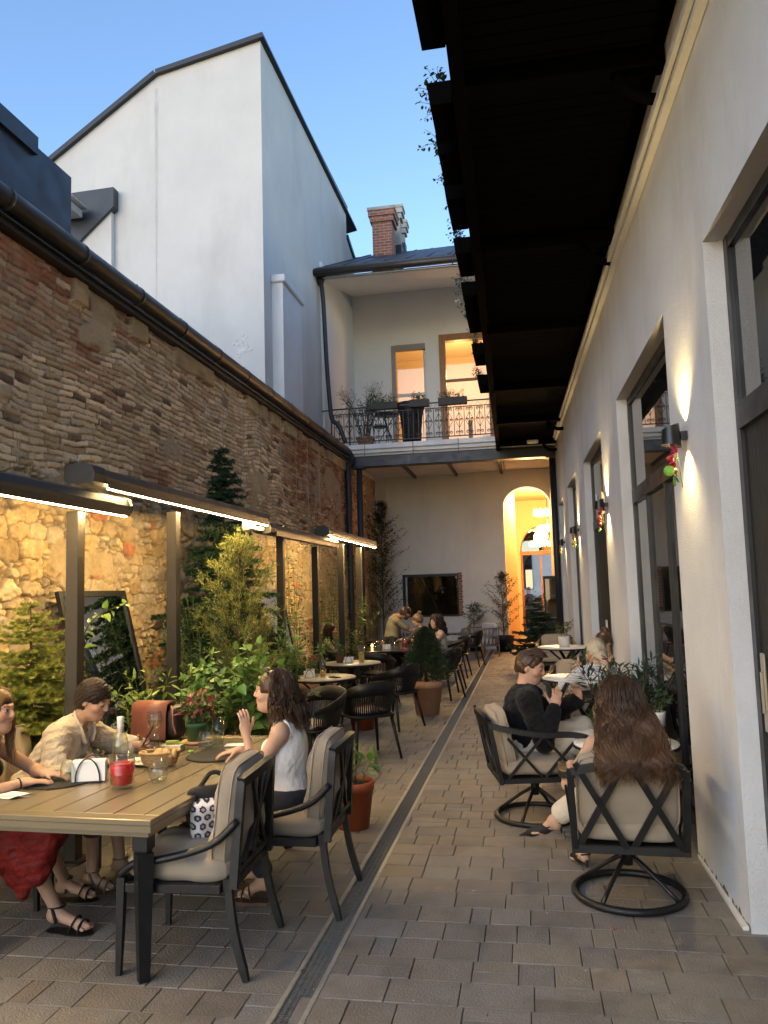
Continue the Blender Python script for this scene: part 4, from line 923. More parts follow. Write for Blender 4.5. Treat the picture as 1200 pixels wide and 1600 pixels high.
glassware('wine_glass','stemmed glass of white wine in front of the rust leather bag',tp(241,1176),[(0,0),(.034,.001),(.032,.004),(.005,.008),(.004,.10),(.03,.135),(.044,.17),(.036,.215),(.034,.215),(.042,.17),(.028,.138),(0,.115)],[(0,.117),(.028,.14),(.0395,.165),(0,.166)],wine)
t=thing('water_bottle','clear glass water bottle with a pale cap standing on the dining table','bottle',tp(188,1208)); t.scale=(1.22,)*3
m=MB(); m.lathe([(0,0),(.036,.0),(.038,.01),(.038,.13),(.034,.155),(.018,.20),(.014,.225),(.014,.245),(.012,.245),(.012,.22),(.031,.155),(.035,.13),(.035,.012),(0,.01)],24); m.build('bottle_glass',glassmat('bottle_glass',(.93,.95,.92)),t)
m=MB(); m.lathe([(0,.011),(.0345,.013),(.0345,.085),(0,.085)],24); m.build('water',water,t)
m=MB(); m.lathe([(.0155,.215),(.0165,.245),(.0165,.262),(.0,.264)],16); m.build('cap',PL['ceramic'],t)
m=MB(); m.lathe([(.0145,.17+.018),(.0165,.212),(.0145,.214)],16); m.build('neck_label',mat('pale_pink_label',(.55,.42,.36),.6),t)
t=thing('candle_glass','red wax candle in a square based clear glass near the table corner','candle',tp(191,1230)); t.scale=(1.34,1.34,1.72)
m=MB(); m.lathe([(0,0),(.042,0),(.046,.012),(.052,.102),(.049,.102),(.043,.012),(0,.010)],28); m.build('glass_cup',GL,t)
m=MB(); m.lathe([(0,.0115),(.0425,.0125),(.0465,.06),(.047,.074),(.03,.07),(0,.073)],28); m.build('wax',mat('red_wax',(.42,.012,.008),.3,sss=.3,var=.2,vscale=30,emit=(.6,.02,.01),estr=.06),t)
def napkins(loc,rz,label,s=1.):
    t=thing('napkin_holder',label,'napkin holder',loc,rz,'black wire napkin holders with white napkins'); m=MB()
    rs=np.random.RandomState(3)
    for k in range(12): m.box((rs.randn()*.001,(-.027+k*.0049),.042+rs.randn()*.0008),(.125+rs.randn()*.001,.0042,.078),rz=rs.randn()*.006)
    m.build('napkins',PL['paper'],t)
    for yy in(-.036,.036):
        m=MB(); a=np.linspace(0,math.pi,20); m.tube(np.stack([.046*np.cos(a),0*a+yy,.004+.088*np.sin(a)],-1),.0028,6); m.build('wire_hoop',PL['dark'],t)
    m=MB(); m.box((0,0,.0025),(.1,.078,.004)); m.build('base',PL['dark'],t)
    return t
napkins(tp(140,1220),math.radians(17),'wire holder stuffed with white napkins on the dining table by the red candle').scale=(1.42,1.3,1.4)
napkins(V3(T1[0]-.13,T1[1]-.1,.742),.3,'small napkin holder on the nearer cream round table')
napkins(V3(T2[0]-.02,T2[1]-.05,.742),.1,'napkin holder on the farther cream round table')
napkins(V3(-2.42,13.35,.742),.1,'napkin holder on the long black table')
napkins(V3(-3.35,7.4,.62),.5,'napkin holder half hidden by the leafy shrub')
# bread basket
t=thing('bread_basket','oval woven straw basket filled with bread','basket',tp(250,1196),math.radians(20)); t.scale=(1.15,1.15,1.3)
m=MB(); strw=mat('straw_weave',(.42,.27,.12),.8,attr=True,bump=.3,bscale=150)
for k in range(9):
    z=.006+k*.0062; r=.068+.019*(k/8)**.8; a=np.linspace(0,2*math.pi,73)[:-1]; w_=.0022*np.cos(a*18+(k%2)*math.pi)
    m.tube(np.stack([(r*1.15+w_)*np.cos(a),(r*.72+w_)*np.sin(a),0*a+z],-1),.0036,5,closed=True,cap=False,col=(.85+.15*(k%2),)*3)
a=np.linspace(0,2*math.pi,73)[:-1]; m.tube(np.stack([.102*np.cos(a),.066*np.sin(a),0*a+.062],-1),.006,6,closed=True,cap=False); m.lathe([(0,.003),(.07,.003)],20); m.build('weave',strw,t)
m=MB(); rs=np.random.RandomState(2)
for k in range(11):
    d=nrm(rs.randn(3)); m.ball((rs.randn()*.035,rs.randn()*.02,.045+rs.rand()*.018),(.026,.02,.014),8,6,R=np.array(frame(d)).T,col=(1,.85+.1*rs.rand(),.7))
m.build('bread',mat('bread_crust',(.55,.38,.2),.8,attr=True,var=.2,vscale=60,bump=.6,bscale=120),t)
# placemats, plates, papers
matm=mat('black_placemat',(.02,.019,.018),.7,bump=.6,bscale=300)
def disc_item(name,label,cat,loc,r,h,mt,sx=1.,rz=0.):
    m=MB(); m.lathe([(0,0),(r-.003,0),(r,h*.5),(r-.004,h),(0,h)],48); o=m.build(name,mt,None); o.location=loc; o.scale=(sx,1,1); o.rotation_euler=(0,0,rz); return tag(o,label,cat)
disc_item('placemat','round black placemat near the right edge of the dining table','placemat',tp(338,1181),.185,.005,matm,1.02)
disc_item('placemat','round black placemat under the forearms of the beige shirted person','placemat',V3(-2.62,4.62,.742),.19,.005,matm)
disc_item('placemat','round black placemat at the left edge, under the forearms of the person in red','placemat',V3(-2.63,4.12,.742),.19,.005,matm)
t=thing('pastry_pack','small wrapped packet lying on the right hand black placemat','packet',tp(363,1178,.748),.35)
m=MB(); m.box((0,0,.009),(.1,.045,.018),ch=.004); m.box((.004,.012,.024),(.094,.03,.010),ch=.003); m.build('wrapper',mat('kraft_wrapper',(.28,.22,.13),.6),t)
t=thing('plate','white oval plate with crumbs behind the bread basket','plate',tp(232,1192),.2)
m=MB(); m.lathe([(0,.004),(.07,.006),(.125,.016),(.13,.018),(.125,.013),(.07,.0),(0,0)],40); m.build('dish',PL['ceramic'],t)
m=MB(); rs=np.random.RandomState(9)
for k in range(9): m.ball((-.02+rs.randn()*.035,.01+rs.randn()*.03,.014),(.014,.01,.008),6,5)
m.build('food',mat('white_cheese',(.7,.66,.5),.6,bump=.5,bscale=80),t)
def sheet(name,label,cat,loc,sx,sy,rz,mt=None,h=.002):
    m=MB(); n=8; g=np.linspace(-.5,.5,n); X,Y=np.meshgrid(g,g,indexing='ij'); Z=.004*np.abs(X)*np.sin(Y*5+X*7)+h+.006*(X>.35)*(X-.35)*8
    V=np.stack([X*sx,Y*sy,Z],-1).reshape(-1,3); i=np.arange(n-1)[:,None]*n; j=np.arange(n-1)[None]; m.add(V,[np.stack([i+j,i+n+j,i+n+j+1,i+j+1],-1).reshape(-1,4)],True)
    o=m.build(name,mt or PL['paper'],None); o.location=loc; o.rotation_euler=(0,0,rz); return tag(o,label,cat)
sheet('napkin','white paper napkin in front of the woman in the white top','napkin',tp(372,1164),.17,.11,.2)
sheet('napkin','white napkin with a fork at the left edge of the dining table','napkin',tp(18,1243),.16,.13,-.25)
sheet('napkin','white napkin under the hand of the beige shirted person','napkin',tp(120,1194,.749),.13,.10,.5)
def fork(loc,rz,label):
    t=thing('fork',label,'fork',loc,rz); m=MB(); m.bar((-.09,0,.004),(.03,0,.004),.006,.002); m.box((.045,0,.004),(.03,.016,.002)); 
    for k in range(4): m.bar((.058,-.007+k*.0047,.004),(.09,-.007+k*.0047,.005),.002,.0015)
    m.build('cutlery',mat('cutlery_steel',(.5,.48,.44),.25,1.) if 'cutlery_steel' not in bpy.data.materials else bpy.data.materials['cutlery_steel'],t)
fork(tp(28,1245,.748),.1,'steel fork on the white napkin at the left edge'); fork(tp(352,1168,.746),2.8,'steel fork next to the napkin by the woman in white')
t=thing('sunglasses','folded sunglasses with brown lenses at the left of the dining table','sunglasses',tp(60,1227),math.radians(25))
m=MB(); 
for s in(-1,1): m.ball((s*.033,0,.018),(.028,.004,.02),12,8)
m.build('lens',mat('brown_lens',(.05,.03,.02),.1),t); m=MB(); m.bar((-.01,0,.026),(.01,0,.026),.004,.004)
for s in(-1,1): m.tube([(s*.062,.002,.03),(s*.055,.05,.012),(-s*.02,.055,.01)],.0025,5)
m.build('temple',PL['dark'],t)
t=thing('card_box','shallow cream cardboard box with a small printed frame, right of the stemless glass','box',tp(270,1172),.12)
m=MB(); m.box((0,0,.018),(.135,.10,.036),ch=.002); m.build('carton',mat('cream_card',(.58,.5,.38),.7),t)
m=MB(); 
for a,b,c_,d in((-.03,.03,.022,.023),(-.03,.03,.011,.012),(-.03,-.029,.011,.023),(.029,.03,.011,.023)): m.bx(a,b,-.0515,-.0505,c_,d)
for k in range(9): m.bx(-.022+k*.005,-.0185+k*.005,-.0515,-.0505,.0155,.0185)
m.build('printed_label',PL['dark'],t)
m=MB(); m.tube([(-.045,0,.05),(.035,.012,.05)],.012,10); m.box((.05,.03,.041),(.06,.04,.008)); m.build('rolled_paper',mat('lime_paper',(.35,.42,.08),.6),t)
o=MB().tube([(-.02,0,.008),(.02,.01,.008)],.008,8).build('lighter',mat('lime_plastic',(.25,.45,.05),.3),None); o.location=tp(298,1176); tag(o,'small lime green lighter beside the black placemat','lighter')
# rust leather bag on the table
leath=mat('rust_leather',(.24,.085,.055),.5,var=.12,vscale=7,bump=.25,bscale=120); dkl=mat('dark_leather',(.025,.012,.01),.4,bump=.2,bscale=90)
t=thing('handbag','rust brown leather handbag with dark gusset standing at the far side of the dining table','bag',tp(243,1156),math.radians(-8)); t.scale=(1.2,)*3
m=MB(); cushion(m,(.02,.06,.10),(.27,.12,.20),puff=.4,seed=3); m.build('body',dkl,t)
m=MB(); P=[(-.0,.10,.215),(.0,.02,.222),(.0,-.03,.20),(.0,-.04,.12),(.0,-.045,.01)]; P=spline(P,5); n=len(P)
V=np.concatenate([P+V3(-.14,0,0),P+V3(.095,0,0),P+V3(.095,.006,-.006),P+V3(-.14,.006,-.006)]); j=np.arange(n-1)
m.add(V,[np.concatenate([np.stack([j+q*n,j+1+q*n,j+1+((q+1)%4)*n,j+((q+1)%4)*n],-1) for q in range(4)])],True); m.build('flap',leath,t)
m=MB(); m.tube(spline([(.09,.02,.2),(.13,-.02,.17),(.14,-.03,.10),(.16,-.03,.04)],5),.006,6); m.build('strap',leath,t)
# patterned cloth bag on the empty chair
t=thing('patterned_bag','black bag with white and navy hexagon print on the empty near chair','bag',(-1.60,3.93,.52),math.radians(30))
hexm=mat('hexagon_print',(.7,.68,.66),.8,attr=True)
m=MB(); cushion(m,(0,0,.10),(.30,.13,.21),puff=.6,seed=8,noise=.02,n=60)
V=np.concatenate(m.v); s=.030; q=V[:,0]/s; r=V[:,2]/s; yy=V[:,1]
def hexd(q,r):
    best=np.full(q.shape,9.)
    for ox in (0,.5):
        for oy in (0,.866):
            if (ox>0)!=(oy>0): continue
            a=np.abs((q-ox+.5)%1.-.5); b=np.abs((r-oy+.866)%1.732-.866); best=np.minimum(best,np.maximum(a,a*.5+b*.866))
    return best
h=hexd(q*.62,r*.62); c=np.where((h<.33)[:,None],np.where((h<.15)[:,None],np.array([.55,.5,.55]),np.array([.03,.03,.06])),np.array([1,1,1.])); m.c=[c]
m.build('print_panel',hexm,t)
m=MB(); cushion(m,(-.02,.055,.15),(.29,.10,.21),puff=.7,seed=9,noise=.03,n=20); m.tube(spline([(-.1,.06,.24),(-.02,.09,.31),(.1,.06,.24)],6),.012,8); m.build('black_side',mat('black_canvas',(.012,.012,.012),.8,bump=.4,bscale=200),t)
# small tables' things
def rtop(T,dx,dy,h=.742): return V3(T[0]+dx,T[1]+dy,h)
vase=[(0,0),(.032,0),(.028,.08),(.03,.13),(.055,.19),(.053,.19),(.027,.13),(.025,.01),(0,.01)]
glassware('drink_glass','flared glass of orange juice on the nearer cream round table',rtop(T1,.03,-.08),vase,[(0,.011),(.024,.012),(.026,.07),(0,.07)],juice)
glassware('drink_glass','tall glass of yellow juice on the farther cream round table',rtop(T2,.16,-.05),[(0,0),(.035,0),(.045,.22),(.043,.22),(.032,.01),(0,.01)],[(0,.011),(.031,.012),(.038,.13),(0,.13)],mat('yellow_juice',(.8,.5,.08),.3))
def phone_obj(name,label,loc,rz,tilt=0.):
    t=thing(name,label,'phone',loc,rz); t.rotation_euler=(tilt,0,rz); m=MB(); m.box((0,0,.004),(.072,.148,.008),ch=.002); m.build('case',PL['blackpl'],t); m=MB(); m.box((0,0,.0086),(.066,.14,.0008)); m.build('screen',mat('black_screen',(.01,.01,.012),.08) if 'black_screen' not in bpy.data.materials else bpy.data.materials['black_screen'],t); return t
phone_obj('phone','dark phone lying on the nearer cream round table',rtop(T1,.18,-.1),.9)
rs=np.random.RandomState(4)
amber=mat('amber_drink',(.5,.15,.03),.3); redd=mat('red_drink',(.45,.03,.04),.3)
labs=['short glass at the near left of the long table','tall clear glass beside the napkin holder on the long table','amber drink glass by the leaning man','red drink glass by the leaning man','short glass at the middle of the long table','clear glass at the right of the long table','small round glass at the far end of the long table']
for k,(dx,dy,f) in enumerate(((-.3,-.55,None),(-.22,-.45,None),(-.28,.1,amber),(.12,.2,redd),(-.05,-.3,None),(.05,-.6,None),(.2,.6,amber))):
    glassware('drink_glass',labs[k],V3(-2.35+dx,14+dy,.742),tall,[(0,.011),(.028,.012),(.03,.08),(0,.08)] if f else None,f)
flm=mat('candle_flame',(1,.6,.2),.5,emit=(1,.45,.12),estr=6)
t=thing('tea_light','glowing candle jar on the long black table','candle',(-2.78,13.9,.742)); m=MB(); m.lathe([(0,0),(.035,0),(.037,.08),(.035,.08),(.033,.004),(0,.004)],16); m.build('jar',GL,t); m=MB(); m.ball((0,0,.03),(.022,.022,.03),8,6); m.build('flame',flm,t)
o=sheet('menu_card','red and white menu card lying on the long black table','menu',V3(-2.12,13.55,.744),.2,.14,.2,mat('red_card',(.35,.03,.05),.4))
o=sheet('notebook','small red notebook on the small white table by the flower pot','book',V3(R1[0]+.13,R1[1]-.19,.643),.10,.05,.3,mat('red_cover',(.35,.06,.03),.5),.012)
# ================================================================ SOFAS, ROPE ARMCHAIR, CABINET
ropem=mat('taupe_rope',(.22,.18,.15),.85,bump=.5,bscale=200)
def rope_chair(label,loc,rz,wd=.8,name='rope_armchair',cat='chair'):
    t=thing(name,label,cat,loc,rz); h=.72
    P=spline([(-wd/2,.35,.30),(-wd/2,.35,h-.1),(-wd/2,.25,h-.02),(-wd/2+.03,-.3,h),(0,-.4,h+.03),(wd/2-.03,-.3,h),(wd/2,.25,h-.02),(wd/2,.35,h-.1),(wd/2,.35,.30)],6)
    m=MB(); m.tube(P,.018,8); lo=P.copy(); lo[:,2]=.28; m.tube(lo,.018,8); m.build('frame',ropem,t)
    m=MB()
    for k in range(6,len(P)-6): m.tube([P[k],lo[k]+V3(.012,0,0)],.011,6); m.tube([(P[k]+P[k+1])/2,(lo[k]+lo[k-1])/2],.011,6)
    m.build('rope_back',ropem,t)
    for x in(-wd/2,wd/2):
        for y in(.35,-.3): m=MB(); m.tube([(x,y,.3),(x,y,0)],[.018,.012],8); m.build('leg',ropem,t)
    m=MB(); cushion(m,(0,.0,.37),(wd-.06,.62,.16),puff=.3); m.build('seat_cushion',PL['whitecloth'],t)
    m=MB(); cushion(m,(0,-.27,.66),(wd-.04,.15,.34),puff=.5); m.build('back_cushion',PL['whitecloth'],t)
    return t
rope_chair('taupe rope armchair with white cushions beside the drain at the far end',(-1.25,20.4,0),math.radians(120))
rope_chair('white cushioned rope sofa standing against the far wall under the display window',(-2.6,21.8,0),math.radians(180),1.9,'rope_sofa','sofa')
t=thing('display_cabinet','dark framed glass cabinet on legs standing by the last window near the passage','cabinet',(.45,20.5,0))
a=on('Y',20.4,850,902); b=on('Y',20.4,884,1010); x0,x1=a[0],b[0]; zt2=a[2]
m=MB(); 
for x in(x0,x1):
    for y in(20.4,20.75): m.bx(x-.02,x+.02,y-.02,y+.02,0,zt2)
for z in(.9,zt2-.02): m.bx(x0+.02,x1-.02,20.385,20.415,z-.02,z+.02); m.bx(x0+.02,x1-.02,20.735,20.765,z-.02,z+.02)
m.bx(x0+.02,x1-.02,20.42,20.73,.3,.92); m.bx(x0-.02,x1+.02,20.38,20.78,zt2,zt2+.03); m.build('frame',PL['dark'],t,world=True)
m=MB(); m.bx(x0+.02,x1-.02,20.42,20.72,.93+.45,.95+.45); m.build('shelf',PL['greycloth'],t,world=True); m=MB(); m.bx(x0+.02,x1-.02,20.4,20.404,.93,zt2-.04); m.build('glass_door',glassmat('cab_glass',(.75,.72,.66)),t,world=True)
m=MB(); m.bx(x0+.02,x1-.02,20.73,20.735,.93,zt2-.04); m.build('back_panel',mat('beige_panel',(.4,.33,.25),.6),t,world=True)
m=MB(); m.lathe([(0,0),(.05,0),(.07,.09),(.06,.1),(0,.1)],14,c=((x0+x1)/2,20.57,1.41)); m.lathe([(0,0),(.03,0),(.03,.12),(0,.12)],10,c=((x0+x1)/2+.12,20.57,1.41)); m.build('jar',PL['ceramic'],t,world=True)
# ================================================================ LEANING MIRRORS
def mirror(pix,Xt,Xb,label,zb=0.):
    """frame measured at its top corners on the plane X=Xt, leaning out to Xb at the foot"""
    a=on('X',Xt,*pix[0]); b=on('X',Xt,*pix[1]); zt_=(a[2]+b[2])/2; 
    T0=V3(Xt,a[1],zt_); T1_=V3(Xt,b[1],zt_); B0=V3(Xb,a[1],zb); B1=V3(Xb,b[1],zb)
    t=thing('leaning_mirror',label,'mirror',(Xb,(a[1]+b[1])/2,zb)); up=nrm(T0-B0); sd=V3(0,1,0); n=nrm(np.cross(sd,up)); n=n if n[0]>0 else -n; wf=.055
    m=MB()
    m.bar(B0+sd*wf/2,T0+sd*wf/2,wf,.04,hint=n); m.bar(B1-sd*wf/2,T1_-sd*wf/2,wf,.04,hint=n); m.bar(T0+sd*wf-up*wf/2,T1_-sd*wf-up*wf/2,.04,wf,hint=up); m.bar(B0+sd*wf+up*wf/2,B1-sd*wf+up*wf/2,.04,wf,hint=up)
    m.build('frame',PL['dark'],t,world=True)
    m=MB(); g=lambda p,s1,s2:p+sd*s1*wf+up*s2*wf+n*.006
    m.poly([g(B0,1,1),g(B1,-1,1),g(T1_,-1,-1),g(T0,1,-1)],-n*.004); m.build('mirror_pane',PL['mirror'],t,world=True)
mirror(((88,925),(193,923)),-4.16,-3.72,'large dark framed mirror leaning on the stones behind the first post')
mirror(((401,920),(440,922)),-4.16,-3.8,'second leaning mirror, beyond the golden cypress')
# ================================================================ LOGGIA FURNITURE, RAILING, AC
t=thing('balcony_railing','black wrought iron railing with scroll work along the loggia edge','railing',(-2.5,YB-.1,zf))
xa,xb=-4.66,-.30; y=YB-.12; H0=zf+.03; H1=zf+.93
m=MB(); m.bx(xa,xb,y-.018,y+.018,H1,H1+.03); m.bx(xa,xb,y-.012,y+.012,H1-.13,H1-.11); m.bx(xa,xb,y-.015,y+.015,H0+.05,H0+.075); 
for x in(-4.2,xa,xb): m.bx(x-.015,x+.015,y-.02,y+.02,zf,H1)
m.build('rail',PL['dark'],t,world=True)
m=MB(); 
def spiral(cx,cz,r,sg,turn=1.6,ph=0.): a=np.linspace(0,turn*2*math.pi,22); rr=r*(1-.72*a/a[-1]); return np.stack([cx+sg*rr*np.cos(a+ph),0*a+y,cz+rr*np.sin(a+ph)],-1)
n=0
for x in np.arange(xa+.07,xb,.125):
    m.bar((x,y,H0+.06),(x,y,H1-.12),.016,.016)
    if n%2==0 and x+.125<xb:
        cx=x+.125; 
        for s in(-1,1):
            m.tube(spiral(cx+s*.05,H0+.72,.042,-s),.008,4); m.tube(spiral(cx+s*.05,H0+.15,.042,-s),.008,4); m.tube(spiral(cx+s*.05,H0+.46,.032,s),.008,4)
            m.tube([(cx,y,H0+.64),(cx+s*.1,y,H0+.45),(cx,y,H0+.26)],.008,4)
        m.tube([(cx-.1,y,H1-.1),(cx-.04,y,H1-.02),(cx+.04,y,H1-.1),(cx+.1,y,H1-.02)],.005,4)
    n+=1
m.build('scroll_work',PL['dark'],t,world=True)
m=MB(); m.bx(-4.9,-4.66,y-.01,y+.01,H1-.01,H1+.015); m.bx(-4.9,-4.66,y-.01,y+.01,H0+.3,H0+.32); m.build('wall_stay',PL['dark'],t,world=True)
t=thing('wicker_planter','tall black wicker planter flaring at the top, on the loggia','planter',on('Y',YB+.35,644,692)); 
m=MB(); m.lathe([(0,0),(.24,0),(.25,.3),(.29,.7),(.38,1.0),(.36,1.0),(.27,.72),(0,.7)],20); m.build('basket',mat('black_wicker',(.012,.011,.01),.6,bump=1,bscale=60),t)
t=thing('bistro_table','small round black metal table on the loggia','table',on('Y',YB+.7,606,692)); m=MB(); m.lathe([(0,.72),(.32,.72),(.32,.74),(0,.74)],24); m.build('tabletop',PL['dark'],t)
for k in range(3): m=MB(); a=k*2.09; m.tube([(.2*math.cos(a),.2*math.sin(a),.72),(0,0,.4),(-.24*math.cos(a),-.24*math.sin(a),0)],.012,6); m.build('leg',PL['dark'],t)
t=thing('bistro_chair','black metal folding chair beside the loggia table','chair',on('Y',YB+.45,595,695)); m=MB(); m.lathe([(0,.45),(.2,.45),(.2,.47),(0,.47)],20); m.build('seat',PL['dark'],t)
for sx in(-1,1): m=MB(); m.tube([(sx*.17,-.2,0),(sx*.17,.15,.46)],.01,6); m.build('leg',PL['dark'],t); m=MB(); m.tube([(sx*.17,.2,0),(sx*.17,-.15,.46),(sx*.17,-.22,.85)],.01,6); m.build('leg',PL['dark'],t)
m=MB(); m.tube(bez([(-.17,-.22,.85),(0,-.3,.9),(.17,-.22,.85)],8),.014,6); m.build('backrest',PL['dark'],t)
t=thing('air_conditioner','pale outdoor air conditioner box behind a white wire cage high in the far left corner','air conditioner',on('Y',YF-.4,575,800))
a=on('Y',YF-.45,566,783); b=on('Y',YF-.45,590,818); m=MB(); m.bx(a[0]+.12,b[0]+.25,YF-.42,YF-.13,b[2],a[2],ch=.01); m.build('unit',mat('aged_white_metal',(.4,.38,.34),.5),t,world=True)
m=MB()
for k in range(6): x=a[0]+k*(b[0]-a[0])/5; m.bx(x-.008,x+.008,YF-.55,YF-.535,b[2]-.1,a[2]+.06)
for k in range(7): z=b[2]-.1+k*(a[2]-b[2]+.16)/6; m.bx(a[0]-.01,b[0]+.01,YF-.533,YF-.52,z-.008,z+.008); m.bx(a[0]-.01,a[0]+.006,YF-.519,YF-.13,z-.008,z+.008)
m.build('wire_cage',PL['ceramic'],t,world=True)
# ================================================================ STREET GLIMPSE
t=thing('parked_car','blue grey hatchback parked across the street, glimpsed through the passage','car',(1.35,37,0),math.radians(90))
carp=mat('blue_grey_paint',(.10,.16,.24),.25,.5,coat=.6)
pr=[(-2.0,.35),(-2.05,.75),(-1.85,.92),(-1.3,1.0),(-.75,1.42),(.6,1.45),(1.35,1.0),(1.95,.9),(2.05,.6),(2.0,.35)]
m=MB(); m.poly([(.8,x,z) for x,z in pr],(-1.6,0,0)); m.build('body',carp,t)
for s in(-1,1):
    m=MB(); m.poly([(s*.803,x,z) for x,z in ((-1.15,1.0),(-.7,1.36),(-.1,1.39),(-.1,1.0))],(s*.004,0,0)); m.poly([(s*.803,x,z) for x,z in ((0,1.0),(0,1.39),(.55,1.38),(1.1,1.0))],(s*.004,0,0)); m.build('side_window',PL['winglass'],t)
    for x in(-1.25,1.3):
        m=MB(); m.tube([(s*.68,x,.32),(s*.83,x,.32)],.32,20); w_=m.build('wheel',PL['blackpl'],t); m=MB(); m.tube([(s*.82,x,.32),(s*.84,x,.32)],.19,12); m.build('rim',PL['galv'] if 'galv' in PL else galv,w_)
    m=MB(); m.box((s*.6,2.03,.72),(.3,.05,.12)); m.build('headlight',PL['ceramic'],t)
    m=MB(); m.box((s*.62,-2.04,.75),(.25,.04,.14)); m.build('tail_light',redd,t)
t=thing('street_bench','white slatted rail bench outside the passage','bench',(.3,33,0)); m=MB(); 
for z in(.78,1.02): m.bx(-.9,1.4,32.97,33.03,z,z+.05)
m.build('rail',PL['ceramic'],t,world=True)
for x in(-.8,1.3): m=MB(); m.bx(x,x+.05,32.975,33.025,0,.779); m.build('leg',PL['dark'],t,world=True)
# ================================================================ PLANTS
TPL={
 'oval':(np.array([(0,0,0),(.25,.36,.02),(.25,-.36,.02),(.55,.42,.0),(.55,-.42,.0),(.82,.22,-.05),(.82,-.22,-.05),(1,0,-.12),(.3,0,-.03),(.62,0,-.05)]),
   [(0,8,1),(0,2,8),(1,8,9),(1,9,3),(2,9,8),(2,4,9),(3,9,5),(4,6,9),(5,9,7),(6,7,9)]),
 'heart':(np.array([(0,0,0),(.02,.42,.03),(.02,-.42,.03),(.35,.5,.01),(.35,-.5,.01),(.72,.27,-.06),(.72,-.27,-.06),(1,0,-.18),(.3,0,-.05),(.65,0,-.09)]),
   [(0,8,1),(0,2,8),(1,8,3),(2,4,8),(3,8,9),(4,9,8),(3,9,5),(4,6,9),(5,9,7),(6,7,9)]),
 'small':(np.array([(0,0,0),(.45,.36,.0),(.45,-.36,.0),(1,0,-.06),(.45,0,-.06)]),[(0,4,1),(0,2,4),(1,4,3),(2,3,4)]),
 'blade':(np.array([(0,0,0),(.4,.2,.0),(.4,-.2,.0),(1,0,-.1),(.4,0,-.04)]),[(0,4,1),(0,2,4),(1,4,3),(2,3,4)]),
 'needle':(np.array([(0,.5,0),(0,-.5,0),(1,0,0)]),[(0,1,2)]),
}
class Fol:
    def __init__(s): s.P=[];s.D=[];s.N=[];s.L=[];s.W=[];s.C=[]
    def add(s,P,D,N,L,W,C): s.P.append(np.atleast_2d(P));k=len(s.P[-1]); s.D.append(np.broadcast_to(D,(k,3)));s.N.append(np.broadcast_to(N,(k,3)));s.L.append(np.broadcast_to(L,(k,)));s.W.append(np.broadcast_to(W,(k,)));s.C.append(np.broadcast_to(C,(k,3)))
    def build(s,name,mt,parent,tpl='oval',world=False):
        P=np.concatenate(s.P);D=np.concatenate(s.D);N=np.concatenate(s.N);L=np.concatenate(s.L)[:,None,None];W=np.concatenate(s.W)[:,None,None];C=np.concatenate(s.C)
        if world: P=P-np.array(parent.location)
        D=D/(np.linalg.norm(D,axis=1,keepdims=True)+1e-9); S=np.cross(N,D); S/=np.linalg.norm(S,axis=1,keepdims=True)+1e-9; U=np.cross(D,S)
        T,F=TPL[tpl]; k=len(T); V=P[:,None]+D[:,None]*T[None,:,0:1]*L+S[:,None]*T[None,:,1:2]*W+U[:,None]*T[None,:,2:3]*L
        Fi=(np.array(F)[None]+(np.arange(len(P))*k)[:,None,None]).reshape(-1,3)
        me=mesh_np(name,V.reshape(-1,3),[Fi],False,np.repeat(C,k,0)); return link(name,me,mt,parent)
leafm=mat('leaf_green',(1,1,1),.42,attr=True,leaf=.3); needm=mat('conifer_green',(1,1,1),.6,attr=True,leaf=.12); bark=mat('bark',(.10,.065,.04),.9,bump=.6,bscale=60,var=.3)
petal=mat('petal',(1,1,1),.6,attr=True,leaf=.3)
GRN=np.array([.085,.16,.035]); DGR=np.array([.03,.065,.022]); LGR=np.array([.20,.30,.05]); YEL=np.array([.32,.33,.06])
def colv(rs,base,n,v=.35,tint=.25):
    return base*(1-v+2*v*rs.rand(n,1))*(1+tint*(rs.rand(n,1)-.5)*np.array([1.5,0,-.5]))
def perp_normals(rs,D,up=.8):
    N=rs.randn(*D.shape)*.5+V3(0,0,up); N-=D*(N*D).sum(1,keepdims=True); return N
def pot(t,r,h,mt,lip=True,soil=True,taper=.72,world=None):
    m=MB(); r0=r*taper
    pr=[(0,0),(r0,0),(r0+(r-r0)*.8,h*.8)]
    pr+= [(r,h*.8),(r*1.02,h),(r*.93,h),(r*.9,h*.9)] if lip else [(r,h),(r*.93,h),(r*.92,h*.9)]
    m.lathe(pr,28); m.build('pot',mt,t)
    if soil: m=MB(); m.lathe([(0,h*.9),(r*.91,h*.9)],20); m.build('soil',PL['soil'],t)
def stems(rs,n,base_r,z0,H,spread,lean=(0,0),k=9,wob=.04):
    out=[]
    for i in range(n):
        a=rs.rand()*6.283; r=base_r*rs.rand()**.5; p=V3(r*math.cos(a),r*math.sin(a),z0); a+=rs.randn()*.4; sp=spread*(.3+.7*rs.rand()); h=H*(.65+.35*rs.rand())
        q=V3(p[0]+sp*math.cos(a)+lean[0],p[1]+sp*math.sin(a)+lean[1],z0+h); mid=(p+q)/2+V3(-.2*sp*math.cos(a),-.2*sp*math.sin(a),.12*h); P=bez([p,mid,q],k); P[1:-1]+=rs.randn(k-2,3)*wob*.3; out.append(P)
    return out
